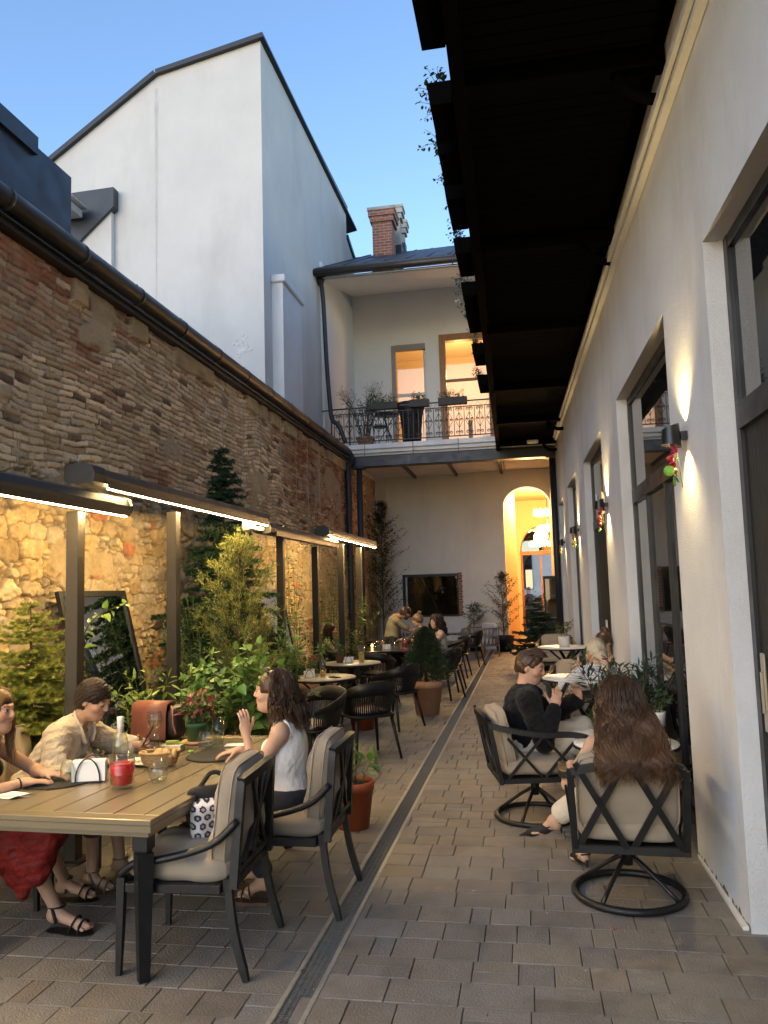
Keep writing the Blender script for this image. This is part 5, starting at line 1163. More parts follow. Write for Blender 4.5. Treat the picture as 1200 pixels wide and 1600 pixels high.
def leafy(t,rs,ST,L,W,per,base,mt=leafm,tpl='oval',t0=.25,droop=-.2,v=.3,stemr=.006,scol=None,name='foliage',jit=.25,opp=True):
    f=Fol(); m=MB()
    for P in ST:
        n=len(P); m.tube(P,np.linspace(stemr,stemr*.35,n),5)
        tt=np.linspace(t0,1,per)
        for q,u in enumerate(tt):
            x=u*(n-1); i=min(int(x),n-2); p=P[i]+(P[i+1]-P[i])*(x-i); d=nrm(P[min(i+1,n-1)]-P[i]); a_,b_,_=frame(d)
            for s in ((0,math.pi) if opp else (0,)):
                an=q*2.4+s+rs.randn()*jit; o=a_*math.cos(an)+b_*math.sin(an); D=nrm(o+d*.45+V3(0,0,droop)+rs.randn(3)*.15)
                sc=(1-.45*u**3)*(.55+.75*rs.rand()**1.3); N=np.cross(np.cross(D,V3(0,0,1)+rs.randn(3)*.25),D)
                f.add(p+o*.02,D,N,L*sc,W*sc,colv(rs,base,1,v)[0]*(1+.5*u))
        f.add(P[-1],nrm(P[-1]-P[-2]+rs.randn(3)*.05),rs.randn(3),L*.6,W*.6,base*1.5)
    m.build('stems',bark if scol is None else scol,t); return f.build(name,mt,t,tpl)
grst=mat('green_stem',(.10,.12,.04),.7)
# --- spruce at the left
def conifer(name,label,loc,H,R,rs,base,tiers,z0=.35,needle=.022,dens=150,droop=.15,tipcol=None,cat='tree',group=None,side=6,potr=None,upturn=.25,pm=None,nw=.25):
    t=thing(name,label,cat,loc,0,group); 
    if potr: pot(t,potr,z0*.9,pm or PL['terra'])
    m=MB(); m.tube([(0,0,z0*.8),(rs.randn()*.01,rs.randn()*.01,z0+(H-z0)*.5),(0,0,H)],[.022,.014,.004],7); m.build('trunk',bark,t)
    f=Fol(); bm=MB()
    def spray(P,n,ln):
        u=rs.rand(n); x=u*(len(P)-1); i=np.minimum(x.astype(int),len(P)-2); p=P[i]+(P[i+1]-P[i])*(x-i)[:,None]; d=P[i+1]-P[i]; d/=np.linalg.norm(d,axis=1,keepdims=True)+1e-9
        o=rs.randn(n,3); o-=d*(o*d).sum(1,keepdims=True); o/=np.linalg.norm(o,axis=1,keepdims=True)+1e-9
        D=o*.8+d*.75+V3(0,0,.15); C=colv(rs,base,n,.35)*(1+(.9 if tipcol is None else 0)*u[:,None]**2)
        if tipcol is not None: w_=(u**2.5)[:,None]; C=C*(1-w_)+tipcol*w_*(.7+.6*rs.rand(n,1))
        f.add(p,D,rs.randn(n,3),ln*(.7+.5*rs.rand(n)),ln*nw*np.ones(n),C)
    for k in range(tiers):
        u=k/tiers; z=z0+.06+(H-z0-.06)*u**.95; r=R*(1-u)**.8*(.85+.3*rs.rand())+.03; nb=max(4,int(side+3*(1-u)))
        for b in range(nb):
            a=b*6.283/nb+k*1.3+rs.randn()*.25; rr=r*(.6+.6*rs.rand()); d=V3(math.cos(a),math.sin(a),0); z=z0+.06+(H-z0-.06)*min(.985,(u+rs.rand()*.9/tiers))**.95
            P=bez([V3(0,0,z),V3(0,0,z)+d*rr*.55+V3(0,0,-droop*rr*.6),V3(0,0,z)+d*rr+V3(0,0,-droop*rr+upturn*rr*.6)],8)
            bm.tube(P,np.linspace(.006,.002,8),4); spray(P,int(dens*rr/.3),needle)
            ns=max(2,int(rr/.07))
            for s in range(ns):
                v=(s+1)/(ns+.6); i=int(v*7); p=P[i]; sl=rr*.42*(1-v*.6)*(.7+.5*rs.rand())
                for sg in(-1,1):
                    e=nrm(d*.8+sg*V3(-d[1],d[0],0)*.9+V3(0,0,-.05+rs.randn()*.12)); Q=np.linspace(p,p+e*sl+V3(0,0,upturn*.12*sl),5); spray(Q,int(dens*sl/.3),needle)
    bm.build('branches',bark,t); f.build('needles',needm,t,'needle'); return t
rs=np.random.RandomState(11)
top=on('Y',5.15,48,940)
conifer('spruce','young bright green spruce at the left edge, lit by the lamp strip above',(top[0],5.15,0),top[2],.62,rs,np.array([.16,.21,.035]),19,z0=.42,needle=.026,dens=300,droop=.25,upturn=.5,tipcol=np.array([.36,.36,.06]),potr=.22,nw=.2,side=8)
top=on('Y',8.9,347,700)
conifer('cypress','tall dark slender conifer rising above the long lamp strip by the wall',(top[0],8.9,0),top[2],.78,rs,np.array([.020,.045,.02]),30,z0=.4,needle=.045,dens=150,droop=-.25,upturn=-.35,potr=.25,nw=.32)
def cypress(name,label,loc,H,R,rs,base,tip,n=150,potr=.2,z0=.4,pm=None):
    """golden feathery cypress: upswept plumes of small sprays"""
    t=thing(name,label,'tree',loc); pot(t,potr,z0*.9,pm or PL['terra']); m=MB(); m.tube([(0,0,z0*.8),(0,0,H*.95)],[.02,.004],6); m.build('trunk',bark,t); f=Fol(); bm=MB()
    for k in range(n):
        u=rs.rand()**.85; z=z0+(H-z0)*u*.93; a=rs.rand()*6.283; r=R*(1-u)**.45*(.35+.75*rs.rand())*(1+.35*math.sin(a*2+u*11)); d=V3(math.cos(a),math.sin(a),0); ln=(.16+.30*rs.rand()*(1-.5*u))
        p=V3(0,0,z)+d*r*.3; q=p+d*r*.7+V3(0,0,ln); P=bez([p,p+d*r*.6+V3(0,0,ln*.3),q],7); P[-1]+=d*.04+V3(0,0,-.03); bm.tube(P,.0025,4)
        for i in range(2,7):
            for s in range(13):
                e=nrm(nrm(P[i]-P[i-1])+rs.randn(3)*.5); L=.062*(.5+.8*rs.rand()); g=rs.rand()*.6+i/9*.7
                f.add(P[i]+rs.randn(3)*.014,e,rs.randn(3),L,L*.24,(base*(1-min(1,g))+tip*min(1,g))*(.65+.6*rs.rand()))
    bm.build('branches',bark,t); f.build('foliage',needm,t,'blade'); return t
top=on('Y',7.6,355,838)
cypress('golden_cypress','feathery golden cypress glowing under the end of the long lamp strip',(top[0]+.12,7.6,0),top[2],.50,rs,np.array([.10,.125,.03]),np.array([.31,.32,.085]),150)
# --- big leafy shrub behind the table
def shrub(name,label,loc,n,H,spread,L,W,per,base,seed,potm=None,pr=.2,ph=.32,tpl='oval',cat='shrub',droop=-.25,lean=(0,0),t0=.25,group=None,stemr=.006,scol=grst,jit=.3,opp=True,v=.3):
    rs=np.random.RandomState(seed); t=thing(name,label,cat,loc,0,group)
    if potm is not None: pot(t,pr,ph,potm)
    leafy(t,rs,stems(rs,n,pr*.5,ph*.85 if potm is not None else 0.,H-ph*.85 if potm is not None else H,spread,lean),L,W,per,base,tpl=tpl,droop=droop,t0=t0,stemr=stemr,scol=scol,jit=jit,opp=opp,v=v); return t
shrub('leafy_shrub','big shrub with broad heart shaped leaves directly behind the dining table, left clump',(*on('Y',6.35,330,1100)[:2],0),15,1.30,.42,.105,.085,13,GRN*1.15,21,PL['terra'],.24,.4,'heart',droop=-.55)
shrub('leafy_shrub','tall stemmed shrub with hanging heart shaped leaves beside the woman in white',(*on('Y',6.5,402,1100)[:2],0),9,1.50,.22,.12,.10,12,GRN*1.1,22,PL['terra'],.22,.4,'heart',droop=-.7)
shrub('leafy_shrub','low spreading leafy shrub behind the rust leather bag',(*on('Y',6.1,262,1110)[:2],0),12,1.02,.38,.09,.07,10,GRN*1.25,23,PL['terra'],.2,.4,'heart',droop=-.5)
shrub('laurel','young laurel with long bright leaves in front of the leaning mirror',(*on('Y',5.95,232,1080)[:2],0),9,1.18,.30,.15,.05,9,np.array([.20,.27,.05]),24,PL['plasterra'],.16,.35,droop=.1,opp=True)
shrub('laurel_sprig','small sprig of pale oval leaves beside the clear bottle',(*on('Y',5.75,190,1130)[:2],0),5,.93,.14,.10,.042,6,np.array([.22,.30,.05]),25,PL['plasterra'],.12,.3,droop=.35)
shrub('dark_shrub','dark glossy shrub between the second post and the golden cypress',(*on('Y',7.0,300,1020)[:2],0),16,1.55,.34,.075,.04,18,DGR*1.3,26,PL['terra'],.22,.4)
shrub('dark_shrub','dense dark shrub filling the gap under the tall conifer',(*on('Y',8.2,325,1000)[:2],0),16,1.75,.36,.08,.04,18,DGR*1.1,27,PL['terra'],.22,.4)
# tendril in front of the mirror
rs=np.random.RandomState(30)
P=spline([on('Y',5.5,125,1085),on('Y',5.35,128,1010),on('Y',5.3,140,975),on('Y',5.3,165,955),on('Y',5.3,197,944)],5)
t=thing('tendril','pale green leafy tendril reaching up across the leaning mirror','plant',(P[0][0],P[0][1],0)); P=P-np.array(t.location)
leafy(t,rs,[P,np.array([(0,0,0.),P[0]*.5,P[0]])][:1]+[np.linspace(V3(0,0,0),P[0],5)],.075,.05,10,np.array([.17,.27,.06]),droop=-.1,tpl='heart',scol=grst)
# middle plants by the small tables
shrub('potted_shrub','leafy plant in a terracotta pot behind the head of the woman in white',(*on('Y',8.0,440,1000)[:2],0),9,1.35,.3,.11,.055,10,GRN*.95,31,PL['terra'],.18,.72,droop=-.1)
shrub('potted_shrub','arching leafy plant in a terracotta pot against the fourth post',(*on('Y',9.9,478,1000)[:2],0),9,1.15,.42,.12,.06,8,GRN*1.2,32,PL['terra'],.22,.62,droop=-.5,tpl='heart')
shrub('upright_shrub','upright pale green shrub in front of the third post',(*on('Y',8.6,449,1000)[:2],0),7,1.62,.16,.12,.04,13,GRN*1.1,33,PL['terra'],.16,.5,droop=.1)
shrub('bamboo_like_shrub','bright narrow leaved plant behind the hands of the woman in black',(*on('Y',13.9,548,990)[:2],0),8,1.65,.4,.13,.035,12,np.array([.13,.19,.05]),34,PL['terra'],.2,.45,droop=-.1)
for i,(px,py0,Y,n) in enumerate(((452,900,9.9,12),(520,905,12.8,13),(500,840,12.0,8),(434,960,9.2,10))):
    p=on('X',XL+.25,px,py0)
    shrub('climber',['dark climber behind the third post, leaves trailing up the wall','climber between the fourth and fifth posts, thick with dark leaves','thin climber high on the brick beside the fourth post','leafy climber low on the wall next to the second mirror'][i],(XL+.3,p[1],0),n,[2.9,3.1,4.1,2.0][i],.35,.10,.045,26,DGR*1.7,35+i,None,.3,.3,droop=-.35,t0=.12,group='climbing plants on the brick wall',stemr=.005,cat='climber')
# low plants under and behind the small tables
for i,(x,y,h,c) in enumerate(((-2.95,8.3,.75,GRN*.8),(-2.15,10.0,.6,GRN*.7),(-3.35,9.9,.9,DGR*1.8),(-3.3,12.3,1.1,GRN*.6),(-3.5,15.3,1.3,DGR*1.5),(-3.4,6.9,.8,GRN*.8))):
    shrub('low_plant',['low leafy plant in an orange pot under the nearer cream table','low leafy plant in an orange pot between the two cream tables','dark plant in an orange pot behind the cream tables','leafy plant in an orange pot behind the woman in black','dark plant in an orange pot beyond the fifth post','low plant in an orange pot hidden behind the big shrub'][i],(x,y,0),8,h,.25,.10,.05,8,c,50+i,PL['plasterra'],.19,.33,droop=-.2,group='potted plants along the brick wall')
# hosta in orange pot
shrub('hosta','pointed leaf plant in an orange pot beside the nearest dining chairs',(-1.36,5.92,0),7,.58,.20,.16,.075,3,GRN*.9,60,PL['plasterra'],.16,.34,droop=-.1,t0=.6,opp=True)
# cone bush in terracotta
t=thing('cone_bush','dense dark cone shaped bush in a tall terracotta pot by the drain','bush',(-1.47,11.2,0)); pot(t,.235,.47,PL['terra'],taper=.68)
rs=np.random.RandomState(61); f=Fol(); n=9000; u=rs.rand(n)**.8; a=rs.rand(n)*6.283; R=.36*np.clip(1.0-u,0,1)**.62*np.clip(.75+u*1.5,0,1)*(1+.13*np.sin(a*5+u*9)+.10*np.sin(a*11-u*23)+.16*rs.randn(n)); rr=R*rs.rand(n)**.35
P=np.stack([rr*np.cos(a),rr*np.sin(a),.45+.74*u],-1); D=np.stack([np.cos(a),np.sin(a),.7+0*a],-1)+rs.randn(n,3)*.5
f.add(P,D,rs.randn(n,3),.045*(.7+.6*rs.rand(n)),.016*np.ones(n),colv(rs,np.array([.028,.05,.018]),n,.5)); f.build('foliage',needm,t,'small'); m=MB(); m.tube([(0,0,.4),(0,0,1.1)],[.02,.006],6); m.build('trunk',bark,t)
# olive in black pot, conifer near passage, birch like tree in far corner
def airy(name,label,loc,H,R,n,base,seed,potm,pr,ph,L=.035,W=.016,per=26,z1=.5,cat='tree',k=1.):
    rs=np.random.RandomState(seed); t=thing(name,label,cat,loc); 
    if potm is not None: pot(t,pr,ph,potm,lip=False)
    m=MB(); zb=ph*.8 if potm is not None else 0; m.tube([(0,0,zb),(rs.randn()*.03,rs.randn()*.03,H*.5),(0,0,H*.97)],[.018,.012,.003],6); m.build('trunk',bark,t); f=Fol(); bm=MB()
    for i in range(n):
        u=rs.rand()**.8; z=z1+(H-z1)*u*.95; a=rs.rand()*6.283; r=R*(np.sin(math.pi*min(1,.22+u*.78))**.7)*(.35+.75*rs.rand()); d=V3(math.cos(a),math.sin(a),0); up=.25+.35*rs.rand()
        P=bez([V3(0,0,z-up*r),V3(0,0,z)+d*r*.4,V3(0,0,z+up*r*.9)+d*r],7); bm.tube(P,np.linspace(.004,.0015,7),4)
        s=np.linspace(.2,1,per)*6; j=np.minimum(s.astype(int),5); p=P[j]+(P[j+1]-P[j])*(s-j)[:,None]+rs.randn(per,3)*.018*k; D=rs.randn(per,3)+d+V3(0,0,-.1)
        f.add(p,D,rs.randn(per,3),L*(.7+.6*rs.rand(per)),W*np.ones(per),colv(rs,base,per,.4))
    bm.build('branches',bark,t); f.build('foliage',leafm,t,'small'); return t
b=on('Y',21.9,788,1000); top=on('Y',21.9,788,890)
airy('olive_tree','airy small leaved olive tree in a black pot left of the arched passage',(b[0],21.9,0),top[2],.62,75,np.array([.05,.055,.028]),71,PL['blackpl'],.28,.42,.06,.028,24,.55)
b=on('Y',21.6,600,990); top=on('Y',21.6,600,775)
airy('birch_tree','tall thin tree with tiny dark leaves in the far left corner',(b[0],21.6,0),top[2],.85,150,np.array([.03,.036,.018]),72,PL['terra'],.3,.4,.06,.03,30,.9)
b=on('Y',21.3,585,1000); 
shrub('wall_vine','dark climbing vine spreading under the air conditioner on the round column',(b[0]+.05,21.2,0),9,4.2,.75,.12,.07,20,DGR*.8,73,None,droop=-.5,t0=.62,stemr=.008,cat='vine')
top=on('Y',15.4,850,950)
conifer('dark_fir','broad dark fir in a low pot in front of the glass cabinet',(.17,16.9,0),1.5,.62,np.random.RandomState(74),np.array([.016,.032,.014]),12,z0=.3,needle=.04,dens=110,droop=.1,potr=.25,nw=.35,pm=PL['blackpl'])
b=on('Y',22.1,742,985); airy('dark_shrub','spiky dark plant standing behind the white sofa by the far wall',(b[0],22.1,0),1.35,.38,26,DGR*.8,75,PL['blackpl'],.2,.35,.14,.03,9,.7,'shrub')
# pittosporum by the right wall
shrub('whorled_shrub','dark glossy shrub with whorls of narrow leaves against the tall window',(.74,6.7,0),24,1.20,.36,.13,.036,13,np.array([.028,.05,.024]),81,PL['blackpl'],.2,.36,droop=.25,t0=.45,stemr=.007,scol=bark)
t=thing('trailing_plant','plant with dull round leaves in the white pot on the small white table','plant',tuple(gz(1028,1134,.643))); pot(t,.065,.11,PL['ceramic'],lip=False,taper=.9)
rs=np.random.RandomState(82); leafy(t,rs,stems(rs,10,.04,.1,.16,.11),.055,.06,3,np.array([.05,.085,.04]),tpl='heart',t0=.75,droop=-.1,stemr=.003,scol=grst)
t=thing('potted_plant','flowering plant in a white pot on the farthest white table','plant',(R3[0]-.02,R3[1]-.1,.742)); pot(t,.09,.17,PL['ceramic'],lip=False,taper=.9)
leafy(t,rs,stems(rs,10,.05,.15,.26,.16),.07,.04,5,np.array([.09,.09,.03]),t0=.4,stemr=.003,scol=grst)
t=thing('potted_plant','green leaf plant in a pot under the white table ahead of the long haired woman','plant',(.36,7.05,.0)); pot(t,.14,.36,PL['blackpl'],lip=False)
leafy(t,rs,stems(rs,9,.05,.33,.3,.14),.16,.045,3,GRN*.7,t0=.2,stemr=.004,scol=grst,droop=.4)
# table plants
t=thing('coleus','dark red and green coleus in a green plastic pot on the dining table','plant',tp(307,1160)); t.scale=(1.25,)*3; pot(t,.06,.11,mat('green_pot',(.035,.11,.05),.5),lip=True,taper=.8)
m=MB(); m.lathe([(0,0),(.075,0),(.08,.012),(0,.012)],20); m.build('saucer',PL['terra'],t)
ST=stems(rs,14,.04,.1,.16,.10); leafy(t,rs,ST[:9],.05,.032,7,np.array([.05,.075,.02]),t0=.2,stemr=.003,scol=grst,droop=-.3); leafy(t,rs,ST[9:],.085,.05,3,np.array([.13,.035,.03]),t0=.5,stemr=.003,scol=grst,name='red_leaves',droop=-.2)
t=thing('geranium','little pink flowered plant on the nearer cream round table','plant',rtop(T1,-.16,.06)); pot(t,.055,.09,PL['ceramic'],lip=False)
ST=stems(rs,12,.04,.08,.16,.09); leafy(t,rs,ST,.04,.03,4,GRN,t0=.3,stemr=.002,scol=grst)
f=Fol(); 
for P in ST[:7]: f.add(P[-1]+rs.randn(10,3)*.013,rs.randn(10,3)+V3(0,0,.5),rs.randn(10,3),.018,.018,np.array([.55,.03,.10])); 
f.build('petals',petal,t,'small')
t=thing('succulent','bushy green plant in a brown pot on the farther cream round table','plant',rtop(T2,-.16,-.02)); pot(t,.065,.13,mat('brown_pot',(.13,.06,.035),.6),lip=False); leafy(t,rs,stems(rs,14,.05,.11,.16,.12),.05,.03,6,GRN*.9,t0=.15,stemr=.003,scol=grst)
# balcony plants
b=on('Y',YB+.5,572,692)
t=thing('oleander','bushy oleander in a terracotta pot on the loggia',"shrub",(b[0],YB+.45,zf)); pot(t,.24,.3,PL['terra']); rs=np.random.RandomState(90); leafy(t,rs,stems(rs,24,.12,.26,1.45,.72),.15,.03,16,np.array([.06,.08,.05]),t0=.45,stemr=.010,scol=bark,droop=.1)
def flowerbox(loc,L,rz,label,group,col,seed,hang=False,base=GRN*.8):
    rs=np.random.RandomState(seed); t=thing('flower_box',label,'flower box',loc,rz,group); m=MB(); 
    m.poly([(-L/2,-.075,0),(-L/2,.075,0),(-L/2,.095,.17),(-L/2,-.095,.17)],(L,0,0)); m.build('trough',dkg if hang else PL['blackpl'],t)
    ST=[]; 
    for k in range(int(L*(18 if hang else 34))): x=(rs.rand()-.5)*L*.92; p=V3(x,0,.15); h=.08+.16*rs.rand(); q=p+V3(rs.randn()*.06,rs.randn()*.05-(0.10 if hang else 0),h); ST.append(bez([p,(p+q)/2+V3(0,0,.05),q-V3(0,0,.12 if hang and rs.rand()<.4 else 0)],5))
    leafy(t,rs,ST,.05,.042,6,base,t0=.2,stemr=.004,scol=grst,droop=-.4)
    if col is not None:
        f=Fol(); 
        for P in ST[::3]: f.add(P[-1]+V3(0,0,.03)+rs.randn(9,3)*.025,rs.randn(9,3),rs.randn(9,3),.035,.035,np.array(col))
        f.build('petals',petal,t,'small')
    return t
FG='flower boxes hung on the loggia railing'
for (a,b_,py,lab,c,s) in ((581,622,640,'flower box with pink geraniums on the loggia rail, leftmost',(.55,.05,.15),1),(640,671,636,'flower box with small red blooms on the loggia rail, in the middle',(.4,.03,.04),2),(685,730,633,'flower box with green trailing leaves only, on the loggia rail by the oak door',None,3)):
    p=on('Y',YB-.25,(a+b_)/2,py); L=(b_-a)*19/1230.; flowerbox((p[0],YB-.24,zf+.84),L,0,lab,FG,c,s)
GB='flower boxes along the gallery edge'
gl_=['flower box on the gallery edge, nearest overhead','second flower box along the gallery, a little trailing plant over its rim','third gallery flower box with a bushy trailing plant','fourth gallery flower box, nearly empty','fifth gallery flower box with leggy stems','sixth gallery flower box, grey foliage spilling out','seventh gallery flower box, small white blooms','eighth gallery flower box, ferny green overflow','ninth gallery flower box, with one red bloom']
for i,(px,py) in enumerate(((672,20),(694,140),(706,252),(717,340),(728,405),(737,465),(742,505),(750,560),(757,615))):
    # put the box just outside the edge beam, where the sight line passes it
    d=ray(px,py); k=(-.34)/(d[0]+.0185*d[1]); Yb=k*d[1]; 
    cc=[None,None,None,None,None,None,(.6,.6,.6),None,(.5,.03,.03)][i]
    flowerbox((gx(Yb)-.185,Yb,5.14),.50 if i<3 else .62,-math.pi/2,gl_[i],GB,cc,20+i,True,np.array([.05,.07,.03]) if i!=5 else np.array([.13,.15,.12]))
# trailing greenery seen through the passage
shrub('dark_shrub','dark leafy plant beside the street door in the passage',(.55,28.6,0),10,1.6,.4,.12,.06,10,DGR*1.4,95,PL['blackpl'],.2,.4)
# ================================================================ PEOPLE
class SDF:
    def __init__(s,lo,hi,h):
        s.lo=np.asarray(lo,float); s.h=h; s.n=np.ceil((np.asarray(hi)-s.lo)/h).astype(int)+1; s.F=np.full(s.n,.2,np.float32)
    def sub(s,lo,hi,pad):
        a=np.clip(((np.asarray(lo)-pad-s.lo)/s.h).astype(int),0,s.n-1); b=np.clip(((np.asarray(hi)+pad-s.lo)/s.h).astype(int)+2,1,s.n)
        ax=[s.lo[i]+s.h*np.arange(a[i],b[i]) for i in range(3)]; X,Y,Z=np.meshgrid(*ax,indexing='ij',sparse=True); return tuple(slice(a[i],b[i]) for i in range(3)),X,Y,Z
    def put(s,sl,d,k):
        A=s.F[sl]
        if k<=0: s.F[sl]=np.minimum(A,d)
        else: h=np.maximum(k-np.abs(A-d),0)/k; s.F[sl]=np.minimum(A,d)-h*h*k*.25
    def cap(s,a,b,ra,rb,k=.02):
        a=np.asarray(a,float);b=np.asarray(b,float); r=max(ra,rb); sl,X,Y,Z=s.sub(np.minimum(a,b)-r,np.maximum(a,b)+r,k+.02); e=b-a; L=e@e+1e-12
        t=np.clip(((X-a[0])*e[0]+(Y-a[1])*e[1]+(Z-a[2])*e[2])/L,0,1)
        d=np.sqrt((X-a[0]-t*e[0])**2+(Y-a[1]-t*e[1])**2+(Z-a[2]-t*e[2])**2)-(ra+t*(rb-ra)); s.put(sl,d.astype(np.float32),k); return s
    def _ell(s,c,r,R,pad):
        r=np.asarray(r,float); m=r.max(); sl,X,Y,Z=s.sub(np.asarray(c)-m,np.asarray(c)+m,pad); x,y,z=X-c[0],Y-c[1],Z-c[2]
        R=np.eye(3) if R is None else np.asarray(R); u=[(x*R[0,i]+y*R[1,i]+z*R[2,i])/r[i] for i in range(3)]
        k0=np.sqrt(u[0]**2+u[1]**2+u[2]**2)+1e-9; k1=np.sqrt((u[0]/r[0])**2+(u[1]/r[1])**2+(u[2]/r[2])**2)+1e-9; return sl,(k0*(k0-1)/k1).astype(np.float32)
    def ell(s,c,r,R=None,k=.02): sl,d=s._ell(c,r,R,k+.02); s.put(sl,d,k); return s
    def cut(s,c,r,R=None,k=.006):
        sl,d=s._ell(c,r,R,k+.02); A=s.F[sl]; d=-d; h=np.maximum(k-np.abs(A-d),0)/k; s.F[sl]=np.maximum(A,d)+h*h*k*.25; return s
    def plane(s,p,n,k=.0):
        """keep the side the normal does NOT point to"""
        n=nrm(n); ax=[s.lo[i]+s.h*np.arange(s.n[i]) for i in range(3)]; X,Y,Z=np.meshgrid(*ax,indexing='ij',sparse=True)
        d=(X-p[0])*n[0]+(Y-p[1])*n[1]+(Z-p[2])*n[2]; s.F=np.maximum(s.F,d.astype(np.float32)); return s
    def noise(s,amp,freq,seed=0,k=5,stretch=(1,1,1)):
        rs=np.random.RandomState(seed); ax=[s.lo[i]+s.h*np.arange(s.n[i]) for i in range(3)]; X,Y,Z=np.meshgrid(*ax,indexing='ij',sparse=True); T=0
        for i in range(k): w_=rs.randn(3)*freq*np.asarray(stretch)*(1+.5*i); T=T+np.sin(X*w_[0]+Y*w_[1]+Z*w_[2]+rs.rand()*6.28+1.5*np.sin(X*w_[1]*.5+Z*w_[0]*.5))/(1+.4*i)
        s.F=s.F+(amp*T/2).astype(np.float32); return s
    def mesh(s):
        F=s.F; ins=F<0; nx,ny,nz=F.shape
        cell=np.zeros((nx-1,ny-1,nz-1),np.int8)
        for i in(0,1):
            for j in(0,1):
                for k in(0,1): cell+=ins[i:nx-1+i,j:ny-1+j,k:nz-1+k]
        act=(cell>0)&(cell<8); C=np.argwhere(act); idx=np.full(act.shape,-1,np.int64); idx[act]=np.arange(len(C)); S=np.zeros((len(C),3)); W=np.zeros(len(C))
        cs=[(i,j,k) for i in(0,1) for j in(0,1) for k in(0,1)]
        val={c:F[C[:,0]+c[0],C[:,1]+c[1],C[:,2]+c[2]] for c in cs}
        for c in cs:
            for a in range(3):
                if c[a]==0:
                    d=list(c); d[a]=1; d=tuple(d); v0,v1=val[c],val[d]; m=(v0<0)!=(v1<0); t=np.where(m,v0/(v0-v1+1e-12*(v0==v1)),0); p=np.array(c,float)[None]+0*S; p[:,a]+=t; S+=p*m[:,None]; W+=m
        V=(S/W[:,None]+C)*s.h+s.lo; Q=[]
        for a in range(3):
            b,c=(a+1)%3,(a+2)%3; sl0=[slice(None)]*3; sl1=[slice(None)]*3; sl0[a]=slice(0,-1); sl1[a]=slice(1,None); A=ins[tuple(sl0)]; B=ins[tuple(sl1)]; E=A!=B
            sh=[slice(None)]*3; sh[b]=slice(1,-1); sh[c]=slice(1,-1); P=np.argwhere(E[tuple(sh)]); P[:,b]+=1; P[:,c]+=1
            if len(P)==0: continue
            fl=A[P[:,0],P[:,1],P[:,2]]
            def g(db,dc): q=P.copy(); q[:,b]-=db; q[:,c]-=dc; return idx[q[:,0],q[:,1],q[:,2]]
            q=np.stack([g(1,1),g(0,1),g(0,0),g(1,0)],-1); q[~fl]=q[~fl][:,::-1]; Q.append(q)
        return V,np.concatenate(Q)
def put(name,S,mt,parent,col=None):
    V,Q=S.mesh(); me=mesh_np(name,V,[Q],True,col(V) if col is not None else None); return link(name,me,mt,parent)
skin=mat('skin',(1,1,1),.52,attr=True,var=.07,vscale=28,bump=.25,bscale=260,spec=.35)
SK=np.array([.50,.30,.20])
def facecolor(hd):
    c,R,tone=hd['c'],hd['R'],hd['tone']
    def f(V):
        L=(V-c)@R/hd['s']; C=np.broadcast_to(tone,V.shape).copy()
        lip=np.exp(-(((L[:,0])/.022)**2+((L[:,2]+.052)/.0085)**2)**2)*(L[:,1]>.07); C=C*(1-lip[:,None]*.55)+np.array([.38,.10,.09])*lip[:,None]*.55*hd.get('lip',1.)
        ck=np.exp(-(((np.abs(L[:,0])-.04)/.022)**2+((L[:,2]+.02)/.022)**2))*(L[:,1]>.05); C=C*(1+ck[:,None]*np.array([.12,-.08,-.08]))
        br=np.exp(-(((np.abs(L[:,0])-.03)/.017)**2+((L[:,2]-.033-.06*(np.abs(L[:,0])-.03)*0)/.0042)**2)**2)*(L[:,1]>.055); C=C*(1-.85*br[:,None])+np.array(hd['hair'])*.85*br[:,None]
        if hd.get('beard'):
            bd=sstep(-.025,-.045,L[:,2])*(L[:,1]>-.01)*(L[:,2]>-.14); bd=bd*(1-lip); C=C*(1-bd[:,None]*hd['beard'])+np.array(hd['hair'])*bd[:,None]*hd['beard']
        return C
    return f
def head(S,hd,neck):
    c,R=hd['c'],hd['R']; q=hd['s']; E=lambda p,r,k=.012:S.ell(c+R@(np.array(p,float)*q),np.array(r)*q,R,k)
    P=lambda *p:c+R@(np.array(p,float)*q)
    S.cap(neck,P(0,-.02,-.055),hd.get('nk',.054),.048,.02)
    E((0,-.012,.026),(.074,.094,.085),.01); E((0,.022,-.02),(.060,.070,.082),.03); E((0,.05,-.085),(.032,.034,.026),.03); E((0,.02,-.07),(.05,.05,.035),.03)
    S.cap(P(0,.085,.022),P(0,.101,-.015),.0065*q,.0100*q,.014); S.ell(P(0,.096,-.020),np.array((.015,.012,.008))*q,R,.006)
    for s in(-1,1):
        S.cut(P(s*.031,.097,.010),np.array((.020,.016,.011))*q,R,.014); E((s*.031,.0775,.010),(.0125,.0115,.0105),.004)
        E((s*.04,.055,-.022),(.026,.024,.022),.02); S.cap(P(s*.012,.085,.031),P(s*.045,.070,.030),.007*q,.006*q,.010)
        E((s*.073,-.006,-.006),(.007,.017,.029),.005)
    S.ell(P(0,.083,-.046),np.array((.021,.011,.0055))*q,R,.004); S.ell(P(0,.081,-.057),np.array((.018,.011,.0065))*q,R,.004)
def hframe(yaw,pitch,roll=0):
    """yaw: turn to the person's left (+), pitch: look down (+)"""
    return rotz(yaw)@rotx(-pitch)@roty(roll)
